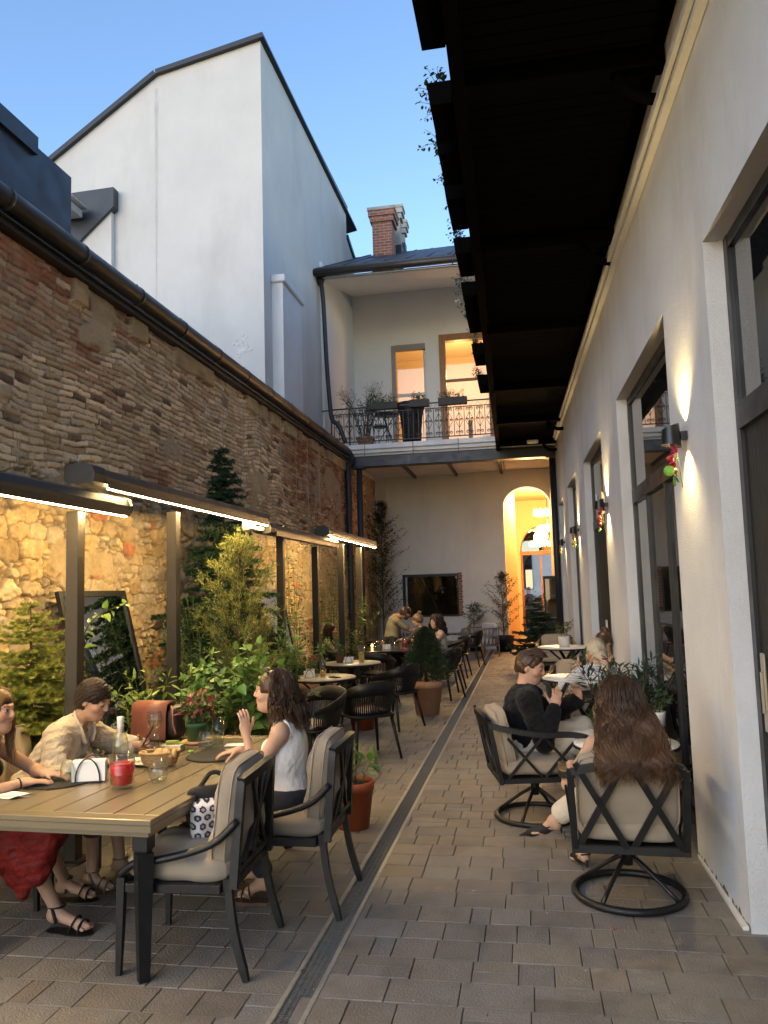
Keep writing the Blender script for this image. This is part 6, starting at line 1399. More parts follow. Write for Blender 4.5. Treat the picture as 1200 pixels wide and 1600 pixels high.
def handsdf(S,w,d,n,side,curl,sc=1.,spread=1.,thumb=.5):
    """wrist w, direction d, palm faces n; side=+1: thumb lies towards cross(d,n)"""
    d=nrm(d); n=nrm(n-d*(n@d)); s_=np.cross(d,n)*side
    R=np.array([s_,d,n]).T; S.ell(w+d*.046*sc,np.array((.040,.052,.015))*sc,R,.014); S.cap(w,w+d*.03*sc,.023*sc,.022*sc,.02)
    for i,(o,L) in enumerate(((.028,.072),(.0095,.080),(-.0095,.074),(-.027,.058))):
        p=w+d*.086*sc+s_*o*sc; an=curl[i] if hasattr(curl,'__len__') else curl; dr=nrm(d+s_*o*2.2*spread); ang=0
        for f,k in((.46,.5),(.30,1.),(.24,.8)):
            ang+=an*k; e=dr*math.cos(ang)+n*math.sin(ang); q=p+e*L*f*sc; S.cap(p,q,(.0088-.0008*(f<.4))*sc,(.0078-.0008*(f<.3))*sc,.004); p=q
    p=w+d*.022*sc+s_*.026*sc
    for L,a in((.040,0.),(.033,.35),(.026,.5)):
        e=nrm(s_*(.75-a*thumb)+d*.75+n*(.35+a*thumb)); q=p+e*L*sc; S.cap(p,q,.0115*sc if L>.035 else .0095*sc,.0088*sc,.008); p=q
def ik(a,b,l1,l2,hint):
    a=np.asarray(a,float);b=np.asarray(b,float); e=b-a; L=min(np.linalg.norm(e),(l1+l2)*.999); u=nrm(e); x=(l1*l1-l2*l2+L*L)/(2*L); y=math.sqrt(max(l1*l1-x*x,0)); h=np.asarray(hint,float); h=nrm(h-u*(h@u)); return a+u*x+h*y, a+u*L
def body(t,J,tone,h=.0065,female=True,barelegs=True,feet=True,name='body'):
    """J: dict of joints in the local frame (faces +Y). One continuous skin surface."""
    pts=np.array([v for k,v in J.items() if isinstance(v,np.ndarray) and v.shape==(3,)]); lo=pts.min(0)-.2; hi=pts.max(0)+.2; lo[2]=max(lo[2],-.01)
    S=SDF(lo,hi,h); P,N=J['pel'],J['neck']; u=nrm(N-P); f=nrm(np.cross(u,V3(1,0,0))*-1); f=nrm(J.get('fwd',V3(0,1,0))-u*(J.get('fwd',V3(0,1,0))@u)); r=np.cross(f,u); R=np.array([r,f,u]).T
    g=.92 if female else 1.08; sw=(.165 if female else .195)*J.get('sw',1)
    S.ell(P+u*.03,np.array((.165,.115,.11))*(1 if female else .98),R,.03); mid=P+(N-P)*.40; S.ell(mid-f*.0,(.125*g,.092*g,.15),R,.05); S.ell(P+(N-P)*.68,(.145*g,.105*g,.17),R,.05)
    shl=N-u*.055-r*sw+J.get('shl',V3(0,0,0)); shr=N-u*.055+r*sw+J.get('shr',V3(0,0,0))
    S.cap(N-u*.05-r*sw*.8,N-u*.05+r*sw*.8,.052*g,.052*g,.04)
    for sh in(shl,shr): S.cap(N+u*.02,sh-u*.0,.034,.040*g,.04)
    if female:
        for s in(-1,1): S.ell(P+(N-P)*.66+f*.085+r*s*.07,(.058,.05,.056),R,.025)
    S.cap(N-u*.04,N+u*.03,.055*g,.052*g,.03); head(S,J['hd'],N+u*.02)
    a1,a2=(.275,.245) if female else (.29,.26); out=dict(u=u,f=f,r=r,R=R,shl=shl,shr=shr,mid=mid)
    for s,sh in(('l',shl),('r',shr)):
        if 'h'+s not in J: continue
        el,w=ik(sh,J['h'+s],a1,a2,J['e'+s]); out['el'+s]=el; out['w'+s]=w; S.cap(sh,el,.047*g,.037*g,.03); S.cap(el,w,.038*g,.024*g,.015); S.ell(el+(w-el)*.28,(.037*g,)*3,None,.03)
        d,n,c=J.get('hd'+s,(w-el,V3(0,0,-1),.5)); handsdf(S,w,np.asarray(d,float),np.asarray(n,float),(1 if s=='r' else -1)*J.get('flip'+s,1),c,1. if not female else .93)
    for s,q in(('l',-1),('r',1)):
        if 'k'+s not in J: continue
        hp=P+r*q*.09-u*.0; kn=J['k'+s]; an=J['a'+s]; out['hp'+s]=hp; S.cap(hp,kn,.082*g,.056*g,.03); S.cap(kn,an,.053*g,.034*g,.015); S.ell(kn+(an-kn)*.3-V3(0,.012,0),(.05*g,.05*g,.11),None,.04)
        if feet and 't'+s in J:
            to=J['t'+s]; d=nrm((to-an)*V3(1,1,0)); S.ell(an-d*.022+V3(0,0,-.03),(.03,.036,.036),None,.03); S.cap(an+V3(0,0,-.02),to-d*.06+V3(0,0,.008),.034,.024,.03); S.cap(to-d*.07+V3(0,0,.0),to-d*.02,.024,.016,.02)
            sd=np.cross(d,V3(0,0,1))
            for k in range(5): o=(k-2)*.0155; S.cap(to-d*(.045+abs(k-1)*.006)+sd*o*q,to-d*(.004+.008*abs(k-1.2))+sd*o*1.1*q+V3(0,0,-.004),.0095,.0085,.005)
    out['S']=S
    o=put(name,S,skin,t,facecolor(J['hd'])); out['obj']=o; hd=J['hd']
    return out
def eyes(t,hd,look=V3(0,.3,0)):
    if look[2]<-.5: return lids(t,hd)
    c,R,q=hd['c'],hd['R'],hd['s']
    for s in(-1,1):
        m=MB(); m.ball(c+R@(np.array((s*.031,.0795,.0095))*q),np.array((.0118,.0118,.0062))*q,12,8,R=R,col=(.36,.32,.28)); m.ball(c+R@(np.array((s*.031+look[0]*.004,.0858,.0095+look[2]*.004))*q),np.array((.0068,.0062,.0062))*q,8,6,R=R,col=(.04,.025,.015)); m.build('eye',eyem,t)
        m=MB(); P=[c+R@(np.array((s*(.019+.024*v),.0895-.007*v-.003*abs(v-.5),  .0142+.0035*math.sin(v*math.pi)))*q) for v in np.linspace(0,1,6)]; m.tube(P,.0019*q,4); m.build('eyelash',lashm,t)
def lids(t,hd):
    c,R,q=hd['c'],hd['R'],hd['s']
    for s in(-1,1):
        m=MB(); m.tube([c+R@(np.array((s*(.018+.027*v),.0905-.009*v-.003*abs(v-.5),.0045-.004*math.sin(v*math.pi)))*q) for v in np.linspace(0,1,7)],.0021*q,4); m.build('eyelash',lashm,t)
eyem=mat('eye_surface',(1,1,1),.15,attr=True); lashm=mat('lash',(.015,.01,.008),.8)
def mkhd(c,R,tone,hair,s=1.,**k): return dict(c=np.asarray(c,float),R=R,tone=np.asarray(tone),hair=hair,s=s,**k)
def box_of(*pts,pad=.15): p=np.array(pts); return p.min(0)-pad,p.max(0)+pad
def torso_cloth(J,B,grow,h=.0065,neck=None,sleeves=None,arms='lr',low=-.06,female=True,fold=.0015,ease=0.,seed=0,lowpts=()):
    """garment wrapped round the same torso shapes, slightly larger"""
    P,N,u,f,r,R=J['pel'],J['neck'],B['u'],B['f'],B['r'],B['R']; pts=[P,N,B['shl'],B['shr']]+[B['el'+a] for a in arms if 'el'+a in B]+[B['w'+a] for a in arms if 'w'+a in B and sleeves and sleeves>1]+list(lowpts)
    lo,hi=box_of(*pts,pad=.2); S=SDF(lo,hi,h); g=.92 if female else 1.08; e=ease
    S.ell(P+u*.03,np.array((.165,.115,.11))+grow+e*.6,R,.03); S.ell(B['mid'],(.125*g+grow+e,.092*g+grow+e,.15+grow),R,.05); S.ell(P+(N-P)*.68,(.145*g+grow+e*.5,.105*g+grow+e*.5,.17+grow),R,.05)
    sw=np.linalg.norm(B['shr']-B['shl'])/2; S.cap(N-u*.05-r*sw*.8,N-u*.05+r*sw*.8,.052*g+grow,.052*g+grow,.04)
    for sh in(B['shl'],B['shr']): S.cap(N+u*.005,sh,.034+grow,.040*g+grow,.04)
    if female:
        for s in(-1,1): S.ell(P+(N-P)*.66+f*.085+r*s*.07,(.058+grow,.05+grow,.056+grow),R,.025)
    if sleeves:
        for a in arms:
            sh,el,w=B['sh'+a],B['el'+a],B['w'+a]; 
            if sleeves<=1: S.cap(sh,sh+(el-sh)*sleeves,.047*g+grow+e*.6,.042*g+grow+e*.8,.03)
            else: S.cap(sh,el,.047*g+grow+e*.6,.039*g+grow+e*.5,.03); v=sleeves-1; S.cap(el,el+(w-el)*v,.041*g+grow+e*.5,(.041-.013*v)*g+grow+e*.35,.02)
    if fold: S.noise(fold,26,seed,5)
    return S
def flat_cut(S,p,n): S.plane(p,n); return S
# ---- hair
hairmats={}
def hairmat(c):
    k=tuple(c)
    if k not in hairmats: hairmats[k]=mat('hair',(1,1,1),.38,attr=True,spec=.4)
    return hairmats[k]
def haircap(t,hd,col,grow=.012,h=.006,cut_face=True,noise=(.003,60),extra=None,seed=0,line=.045,back=0.,mtx=None,lowz=-.07):
    c,R,q=hd['c'],hd['R'],hd['s']; S=SDF(c-.36,c+.36,h) if extra else SDF(c-.17,c+.17,h); P=lambda *p:c+R@(np.array(p,float)*q)
    S.ell(P(0,-.016,.028),np.array((.074+grow,.094+grow,.086+grow))*q,R,.01); S.ell(P(0,-.05,-.02),np.array((.066+grow,.05+grow,.065+grow))*q,R,.03)
    # open the face and the ears' front
    S.cut(P(0,.13,-.045),np.array((.085,.105,line+.07))*q,R,.012)
    for s in(-1,1): S.cut(P(s*.085,.035,-.045),np.array((.035,.05,.055))*q,R,.01)
    S.plane(P(0,0,lowz),R@V3(0,.15,-1))
    if extra: extra(S,P,q,R)
    if noise: S.noise(noise[0]*(.6 if noise[1]>200 else 1),noise[1],seed,6 if noise[1]<200 else 14)
    V,Q=S.mesh(); rs=np.random.RandomState(seed); C=np.asarray(col)*(.8+.5*rs.rand(len(V),1)); me=mesh_np('hair',V,[Q],True,C); return link('hair',me,hairmat(col),t)
def strands(t,paths,r,col,rs,name='hair_strands',var=.5,tip=None,parent=None,tint=None):
    """paths (n,k,3) -> three sided tubes"""
    n,k,_=paths.shape; T=np.gradient(paths,axis=1); T/=np.linalg.norm(T,axis=2,keepdims=True)+1e-9; A=np.cross(T,V3(.3,.2,1.)); A/=np.linalg.norm(A,axis=2,keepdims=True)+1e-9; B=np.cross(T,A)
    rr=r*(np.sin(np.linspace(.35,math.pi-.12,k)))[None,:,None]*(.6+.8*rs.rand(n,1,1)); V=np.stack([paths+rr*(math.cos(a)*A+math.sin(a)*B) for a in(0,2.1,4.2)],2)
    i=np.arange(n)[:,None,None]*k*3; j=np.arange(k-1)[None,:,None]*3; m_=np.arange(3)[None,None]; Q=np.stack([i+j+m_,i+j+(m_+1)%3,i+j+3+(m_+1)%3,i+j+3+m_],-1).reshape(-1,4)
    C=np.asarray(col)*(1-var+2*var*rs.rand(n,1,1)**1.3)*np.ones((n,k,3)); 
    if tip is not None: w_=(np.linspace(0,1,k)**2)[None,:,None]; C=C*(1-w_)+np.asarray(tip)*w_*(.7+.6*rs.rand(n,1,1))
    if tint is not None: C=C*tint[:,None,None]
    me=mesh_np(name,V.reshape(-1,3),[Q],True,np.repeat(C.reshape(-1,3),3,0)); return link(name,me,hairmat(col),parent or t)
def longhair(t,hd,col,rs,n,length,wave=.012,r=.0032,open_=1.05,spread=1.15,out=V3(0,0,0),tip=None,floor=None,grow=.012,push=None,body=True,freq=5.,az_c=0.):
    """strands rooted on the crown, running down the skull and hanging; open_ = half angle of the face gap"""
    c,R,q=hd['c'],hd['R'],hd['s']; k=20; nc=max(14,n//22); clump=rs.randint(0,nc,n); ca=open_+(2*math.pi-2*open_)*rs.rand(nc)+az_c; az=ca[clump]+rs.randn(n)*.085; th0=rs.rand(n)**.7*1.0; cp=rs.rand(n//4+9)*6.28; cl=.78+.30*rs.rand(nc); cs_=.75+.5*rs.rand(nc)
    L=length*cl[clump]*(.9+.13*rs.rand(n)); s=np.linspace(0,1,k)[None]*L[:,None]; rad=.088*q; dome=(math.pi/2-th0)*rad; arc=np.minimum(s,dome[:,None]); th=th0[:,None]+arc/rad; rem=np.maximum(s-dome[:,None],0)
    g=grow+.006*rs.rand(n)[:,None]; ex,ey,ez=(.074+g)*q,(.094+g)*q,(.086+g)*q
    lx=np.sin(th)*np.sin(az)[:,None]*ex; ly=np.sin(th)*np.cos(az)[:,None]*ey-.016*q; lz=np.cos(th)*ez+.028*q
    loc=np.stack([lx,ly,lz],-1)@R.T+c
    sp=1+(spread-1)*(cs_[clump][:,None,None])*np.clip(rem/length,0,1)[...,None]**.7; ctr=c+(R@V3(0,-.016,0)); off=(loc-ctr)*V3(1,1,0)
    P=loc*V3(0,0,1)+(ctr*V3(1,1,0))+off*sp; P[...,2]-=rem; P+=out*(rem/length)[...,None]**1.2
    ph=cp[clump][:,None]; amp=wave*np.clip(rem/.08+.15,0,1.3); P[...,0]+=amp*np.sin(rem*2*math.pi*freq+ph)+.5*wave*np.sin(rem*50+ph*3); P[...,1]+=amp*np.cos(rem*2*math.pi*freq*1.1+ph*2)*.7
    P[...,:2]+=rs.randn(n,1,2)*.004; fly=rs.rand(n)<.06; P[fly]+=np.cumsum(rs.randn(int(fly.sum()),k,3)*.004,1)
    if push is not None: P=push(P,rem)
    tint=(.6+.9*rs.rand(nc))[clump]; return strands(t,P,r,col,rs,tip=tip,var=.35,parent=t,tint=tint)
GT=lambda name,label,loc,rz: thing(name,label,'person',loc,rz)
def fab(n,c,b=.3,s=200,wr=.3,**k):
    m=mat(n,c,.85,bump=b,bscale=s,sheen=.08,var=.05,vscale=9,**k); N=m.node_tree.nodes; L=m.node_tree.links; tc=[x for x in N if x.type=='TEX_COORD'][0]; b0=[x for x in N if x.type=='BUMP'][0]
    nz=N.new('ShaderNodeTexNoise'); nz.inputs['Scale'].default_value=11; nz.inputs['Detail'].default_value=3; nz.inputs['Distortion'].default_value=2.2; L.new(tc.outputs['Object'],nz.inputs['Vector'])
    mr=N.new('ShaderNodeMath'); mr.operation='PINGPONG'; mr.inputs[1].default_value=.13; L.new(nz.outputs[0],mr.inputs[0]); bp=N.new('ShaderNodeBump'); bp.inputs['Strength'].default_value=wr; bp.inputs['Distance'].default_value=.06; L.new(mr.outputs[0],bp.inputs['Height']); L.new(bp.outputs[0],b0.inputs['Normal']); return m
def loc_of(t,p): 
    a=-t.rotation_euler[2]; d=np.asarray(p,float)-np.array(t.location); return V3(d[0]*math.cos(a)-d[1]*math.sin(a),d[0]*math.sin(a)+d[1]*math.cos(a),d[2])/t.scale[0]
BROWN=(.045,.022,.011); DBR=(.022,.012,.008)
def shoe(t,an,to,mt,kind='sandal',q=1):
    d=nrm((to-an)*V3(1,1,0)); sd=np.cross(d,V3(0,0,1)); z0=to[2]-.020; P=[]
    for v in np.linspace(0,1,9): w_=.034+.012*math.sin(v*math.pi*.9)*(1 if v>.4 else .3); P.append((v,w_))
    m=MB(); A=an-d*.055; L=np.linalg.norm(((to-A)*V3(1,1,0)))+.012
    Lp=[A*V3(1,1,0)+d*L*v+sd*w_*math.sin(min(1,v*6+.35)*math.pi/2)*math.cos(max(0,v-.85)/.15*1.2)+V3(0,0,z0-.012) for v,w_ in P]; Rp=[A*V3(1,1,0)+d*L*v-sd*w_*math.sin(min(1,v*6+.35)*math.pi/2)*math.cos(max(0,v-.85)/.15*1.2)+V3(0,0,z0-.012) for v,w_ in P]
    m.poly(Lp+Rp[::-1],(0,0,-.02)); m.build('sole',mt,t)
    m=MB(); 
    def strap(c,w_,hh,lean=0.,wd=.010): a=np.linspace(-.25,math.pi+.25,14); m.tube(np.stack([c+sd*w_*math.cos(x)+V3(0,0,hh*math.sin(x))+d*lean*math.sin(x) for x in a]),wd,4,flat=.3,hint=d)
    strap(to-d*.045+V3(0,0,-.012),.047,.038,.0,.013); strap(to-d*.10+V3(0,0,-.014),.045,.060,.02,.011)
    a=np.linspace(0,6.283,17)[:-1]; m.tube(np.stack([an+V3(0,0,.022)+.040*(d*math.cos(x)*1.05+sd*math.sin(x)) for x in a]),.008,4,closed=True,cap=False,flat=.5); m.tube([an-d*.04+V3(0,0,.02),an-d*.05+V3(0,0,-.055)],.009,4); m.tube([an+sd*.038*q+V3(0,0,.02),an+d*.03+sd*.045+V3(0,0,-.05)],.009,4); m.build('strap',mt,t)
# ---------------------------------------------------------------- 1 woman in white tank top (faces -X)
t=GT('person','woman in a white tank top with long dark hair, gesturing at the dining table',(-1.44,4.575,0),math.radians(90))
c=V3(.0,.085,1.165); R=hframe(.12,-.03)
J=dict(pel=V3(0,-.02,.545),neck=V3(0,-.0,1.005),hd=mkhd(c,R,SK,BROWN,1.06),kl=V3(-.10,.42,.55),kr=V3(.10,.42,.55),al=V3(-.12,.12,.14),ar=V3(.10,.26,.12),tl=V3(-.12,.28,.05),tr=V3(.10,.44,.04),
   hl=V3(-.05,.25,.895),el=V3(-.3,-.1,-1),hr=V3(.12,.34,.80),er=V3(.4,-.2,-1),hdl=(V3(.05,.10,.9),V3(.5,.5,.2),.45),hdr=(V3(-.3,.9,-.1),V3(0,0,-1),.3))
J['hl']=V3(-.06,.235,.93)
B=body(t,J,SK,h=.006); eyes(t,J['hd'])
S=torso_cloth(J,B,.009,h=.006,fold=.0032,seed=3,ease=.004); N=J['neck']
for s in(-1,1): S.cut(N+B['r']*s*.205-B['u']*.05,(.085,.12,.14),B['R'],.01)
S.cut(N+B['f']*.06+B['u']*.01,(.075,.10,.105),B['R'],.01); S.cut(N-B['f']*.06+B['u']*.03,(.075,.08,.10),B['R'],.01); S.plane(J['pel']+V3(0,0,-.005),(0,0,-1)); put('tank_top',S,fab('white_jersey',(.68,.66,.63),.3,120),t)
S=SDF(V3(-.32,-.25,.0),V3(.32,.62,.72),.008); P=J['pel']; S.ell(P+V3(0,-.0,.02),(.178,.135,.12),B['R'],.03)
for a in 'lr': S.cap(B['hp'+a],J['k'+a],.098,.075,.04); S.cap(J['k'+a],J['a'+a]+V3(0,0,.05),.073,.055,.03)
S.noise(.003,22,5); S.plane(P+V3(0,0,.085),(0,0,1)); put('trousers',S,fab('navy_cotton',(.018,.020,.030)),t)
for a,q in(('l',-1),('r',1)): shoe(t,J['a'+a],J['t'+a],mat('brown_sandal',(.10,.05,.03),.5) if a=='l' else bpy.data.materials['brown_sandal'],q=q)
def ex(S,P,q,R_): S.ell(P(0,-.085,-.08),np.array((.08,.055,.10)),R_,.05); S.cap(P(-.055,-.055,-.03),P(-.08,-.05,-.13),.033,.03,.03); S.cap(P(.055,-.055,-.03),P(.08,-.05,-.13),.033,.03,.03)
haircap(t,J['hd'],BROWN,extra=ex,noise=(.003,40),seed=2,lowz=-.3,line=.075)
rs=np.random.RandomState(1)
longhair(t,J['hd'],(.05,.025,.013),rs,1000,.315,wave=.016,open_=1.5,spread=1.5,out=V3(0,-.03,0),tip=(.075,.036,.017),grow=.016,freq=3.5)
m=MB()
for s in(-1,1): m.ball(c+R@V3(s*.034,.040,.128),(.028,.022,.008),10,6,R=R@rotx(.5)); m.tube([c+R@V3(s*.06,.045,.105),c+R@V3(s*.078,.0,.06),c+R@V3(s*.075,-.03,.03)],.0022,5)
m.build('sunglasses_on_head',mat('tortoise_frame',(.12,.08,.05),.2),t)
m=MB(); a=np.linspace(0,6.28,15)[:-1]; 
for s in(-1,1): m.tube(np.stack([c+R@V3(s*.078,-.004,-.055)+V3(0,.014*math.cos(x),.014*math.sin(x)) for x in a]),.0015,4,closed=True,cap=False)
m.build('earring',mat('gold',(.7,.5,.2),.2,1.),t)
# ---------------------------------------------------------------- 2 short curly haired person in beige shirt (faces +X, leaning on the table)
t=GT('person','short curly haired person in a loose beige shirt, leaning over the table and looking down',(-3.08,4.62,0),math.radians(-88))
hc=on('Y',4.62,124,1098); c=V3(-(hc[1]-4.62)*0+.0,hc[0]+3.08,hc[2]); R=hframe(-.12,.42)
J=dict(pel=V3(0,-.03,.55),neck=V3(0,.245,.965),hd=mkhd(V3(.0,.36,1.115),R,SK*.98,DBR,1.06),kl=V3(-.11,.42,.56),kr=V3(.11,.42,.56),al=V3(-.12,.48,.10),ar=V3(.12,.42,.10),tl=V3(-.13,.62,.035),tr=V3(.12,.57,.035),
   hr=V3(.16,.43,.785),er=V3(.7,-.5,-.6),hl=V3(-.22,.58,.80),el=V3(-.8,-.3,-.5),hdr=(V3(-.25,1,-.12),V3(0,-.1,-1),.35),hdl=(V3(.5,.7,.25),V3(.6,-.3,-.3),.7))
B=body(t,J,SK,h=.006,female=True); eyes(t,J['hd'],V3(0,0,-1))
S=torso_cloth(J,B,.022,h=.007,sleeves=1.45,fold=.009,seed=7,ease=.03); S.noise(.004,60,8,5,(1.5,.6,1.2)); N=J['neck']; S.cut(N+B['f']*.11+B['u']*.02,(.05,.09,.12),B['R'],.01); S.cut(N+B['u']*.085,(.068,.078,.07),B['R'],.01); S.plane(J['pel']+V3(0,0,-.06),(0,0,-1))
shm=fab('sand_linen',(.58,.49,.36),.4,150); so=put('shirt',S,shm,t)
m=MB(); 
for s in(-1,1): 
    a0=N+B['u']*.06-B['f']*.05; P_=spline([a0+B['r']*s*.02,N+B['u']*.055+B['r']*s*.066,N+B['u']*.01+B['f']*.085+B['r']*s*.07,N-B['u']*.05+B['f']*.13+B['r']*s*.035],6); m.tube(P_,.020,4,flat=.25,hint=B['f'])
m.build('collar',shm,t)
m=MB(); 
for a in 'lr':
    e,w_=B['el'+a],B['w'+a]; p=e+(w_-e)*.45; d=nrm(w_-e); m.tube([p-d*.03,p+d*.004],[.052,.050],16)
m.build('cuff',shm,t)
S=SDF(V3(-.3,-.25,.0),V3(.3,.7,.75),.009); P=J['pel']; S.ell(P+V3(0,0,.0),(.18,.14,.12),None,.03)
for a in 'lr': S.cap(B['hp'+a],J['k'+a],.095,.07,.04); S.cap(J['k'+a],J['k'+a]+(J['a'+a]-J['k'+a])*.4,.07,.068,.03)
S.noise(.003,22,6); put('shorts',S,fab('olive_cotton',(.06,.055,.04)),t)
for a,q in(('l',-1),('r',1)): shoe(t,J['a'+a],J['t'+a],mat('tan_sandal',(.22,.15,.08),.6) if a=='l' else bpy.data.materials['tan_sandal'],q=q)
haircap(t,J['hd'],(.020,.011,.007),grow=.012,h=.0035,noise=(.006,260),seed=4,line=.03,lowz=-.06)
rs=np.random.RandomState(5); hd=J['hd']; n=640; az=.45+(2*math.pi-.9)*rs.rand(n); th=rs.rand(n)**.6*1.55; Pp=[]
for i in range(n):
    d=V3(math.sin(th[i])*math.sin(az[i]),math.sin(th[i])*math.cos(az[i]),math.cos(th[i])); p=V3(0,-.016,.028)+d*V3(.082,.102,.094); a_,b_,_=frame(d); k=np.linspace(0,1,10)[:,None]; an=rs.rand()*6.28+k*8; Pp.append(p+.012*(np.cos(an)*a_+np.sin(an)*b_)+d*(k*.012))
Pp=(np.array(Pp)@hd['R'].T)+hd['c']; strands(t,Pp,.0036,(.034,.018,.011),rs,'hair_curls',.7)
m=MB(); m.tube(spline([N+B['u']*.05+B['r']*s_*.05+B['f']*(-.02 if abs(s_)>.5 else .075-.0*s_)-B['u']*(0 if abs(s_)>.5 else .05) for s_ in(-1,-.4,0,.4,1)],5),.0015,4); m.build('necklace',bpy.data.materials['gold'],t)
ph=phone_obj('phone','dark phone held up by the short haired person',(0,0,0),0); 
def place_world(o,t,p,rx=0,rz=0): 
    M_=Matrix.Translation(t.location)@Matrix.Rotation(t.rotation_euler[2],4,'Z'); q=M_@(Vector(p)*t.scale[0]); o.location=q; o.rotation_euler=(rx,0,rz+t.rotation_euler[2])
place_world(ph,t,B['wl']+V3(.07,.07,.06),math.radians(60),.4)
# ---------------------------------------------------------------- 3 person in red velvet skirt at the left edge (faces +X)
t=GT('person','long haired woman in a red velvet skirt, cut off at left',(-3.13,3.98,0),math.radians(-92))
R=hframe(.06,.02)
hc=on('Y',3.98,-6,1112)
J=dict(pel=V3(0,-.02,.545),neck=V3(0,.085,.985),hd=mkhd(V3(0,hc[0]+3.13,hc[2]),R,SK*.97,(.10,.055,.025),1.06),kl=V3(-.08,.43,.55),kr=V3(.10,.43,.55),al=V3(-.42,.36,.105),ar=V3(-.03,.58,.105),tl=V3(-.44,.56,.035),tr=V3(-.02,.79,.035),
   hr=V3(.02,.40,.775),er=V3(1.,-.3,-.4),hl=V3(-.14,.42,.785),el=V3(-.9,-.4,-.4),hdr=(V3(-.55,.8,-.05),V3(0,0,-1),.2),hdl=(V3(-.2,1,-.1),V3(0,0,-1),.25))
B=body(t,J,SK,h=.006); eyes(t,J['hd'])
S=torso_cloth(J,B,.010,h=.007,fold=.002,seed=11); N=J['neck']
for s in(-1,1): S.cut(N+B['r']*s*.20-B['u']*.03,(.07,.12,.11),B['R'],.01)
S.cut(N+B['f']*.06+B['u']*.01,(.08,.10,.10),B['R'],.01); S.cut(N-B['f']*.05+B['u']*.03,(.08,.08,.09),B['R'],.01); put('top',S,fab('black_jersey',(.012,.012,.013)),t)
S=SDF(V3(-.5,-.5,.10),V3(.62,.9,.76),.009); P=J['pel']; S.ell(P,(.19,.15,.13),None,.03); S.cap(B['hpl'],J['kl'],.11,.085,.05); S.cap(B['hpr'],J['kr'],.11,.095,.05)
SKP=lambda px,py,Y=3.76:loc_of(t,on('Y',Y,px,py))
S.cap(SKP(50,1290),SKP(36,1395),.105,.03,.05); S.cap(SKP(85,1290),SKP(60,1370),.085,.045,.05); S.cap(SKP(15,1290),SKP(22,1370),.10,.05,.05); S.cap(SKP(-40,1290),SKP(0,1340),.10,.07,.05)
S.noise(.007,18,13,5,(1.4,1.4,.5)); S.noise(.003,60,14,4); velvet=mat('red_velvet',(.115,.005,.003),.65,var=.5,vscale=16,bump=.9,bscale=40,spec=.3); put('skirt',S,velvet,t)
for a,q in(('l',-1),('r',1)): shoe(t,J['a'+a],J['t'+a],PL['dark'],q=q)
haircap(t,J['hd'],(.12,.065,.03),noise=(.003,40),seed=12,lowz=-.3,extra=lambda S,P,q,R_:S.ell(P(0,-.08,-.12),np.array((.08,.05,.13)),R_,.05))
longhair(t,J['hd'],(.15,.085,.04),np.random.RandomState(13),500,.42,wave=.008,open_=1.15,spread=1.25,tip=(.24,.15,.07),grow=.012,freq=2.5)
m=MB(); w_=B['wr']; d=nrm(w_-B['elr']); a_,b_,_=frame(d); m.tube(np.stack([w_-d*.02+.027*(a_*math.cos(x)+b_*math.sin(x)) for x in np.linspace(0,6.28,17)[:-1]]),.004,5,closed=True,cap=False); m.build('bracelet',PL['dark'],t)
# ---------------------------------------------------------------- 4 man in black (faces +X)
t=GT('person','man in a black shirt and white trousers looking at the phone he holds up',(-.10,6.42,0),math.radians(-80)); t.scale=(1.09,)*3
hc=on('Y',6.42,829,1042); R=hframe(-.45,.30)
hl=loc_of(t,hc)
hand1=loc_of(t,on('Y',6.26,866,1106)); hand2=loc_of(t,on('Y',6.50,905,1092))
J=dict(pel=V3(0,-.02,.46),neck=V3(0,hl[1]-.045,hl[2]-.165),hd=mkhd(hl,R,np.array([.50,.29,.20]),(.05,.025,.013),1.03,nk=.064,beard=.12),kl=V3(-.13,.46,.55),kr=V3(.14,.45,.50),al=V3(-.14,.62,.12),ar=V3(.16,.62,.12),tl=V3(-.14,.80,.04),tr=V3(.17,.80,.04),
   hr=hand1,er=V3(.5,-.3,-1),hl=hand2,el=V3(-.6,.0,-.8),hdr=(V3(-.15,.25,.8),V3(-.8,.1,.0),.75),hdl=(V3(.25,-.22,.85),V3(.5,-.6,-.2),.65))
B=body(t,J,SK,h=.006,female=False,feet=False); eyes(t,J['hd'],V3(0,0,-1))
S=torso_cloth(J,B,.016,h=.0075,sleeves=1.93,female=False,fold=.006,seed=21,ease=.022); S.noise(.003,60,8,4); N=J['neck']; S.cut(N+B['f']*.10+B['u']*.03,(.035,.09,.12),B['R'],.01); S.cut(N+B['u']*.095,(.066,.074,.062),B['R'],.01); S.plane(J['pel']+V3(0,0,-.03),(0,0,-1))
blk=fab('black_shirt_cotton',(.0035,.0036,.0045),.4,160,spec=.25); put('shirt',S,blk,t)
m=MB(); 
for s in(-1,1): m.tube(spline([N+B['u']*.042-B['f']*.06+B['r']*s*.01,N+B['u']*.042+B['r']*s*.062,N+B['u']*.02+B['f']*.085+B['r']*s*.06,N-B['u']*.02+B['f']*.115+B['r']*s*.03],6),.022,4,flat=.3,hint=B['f'])
m.build('collar',blk,t)
S=SDF(V3(-.4,-.25,.0),V3(.4,.9,.72),.008); P=J['pel']; S.ell(P+V3(0,0,.01),(.18,.15,.12),None,.03)
for a in 'lr': S.cap(B['hp'+a],J['k'+a],.105,.082,.04); S.cap(J['k'+a],J['a'+a]+V3(0,0,.04),.080,.062,.03)
S.noise(.006,22,23); S.plane(P+V3(0,0,.26),(0,0,1)); put('trousers',S,fab('off_white_linen',(.56,.51,.43)),t)
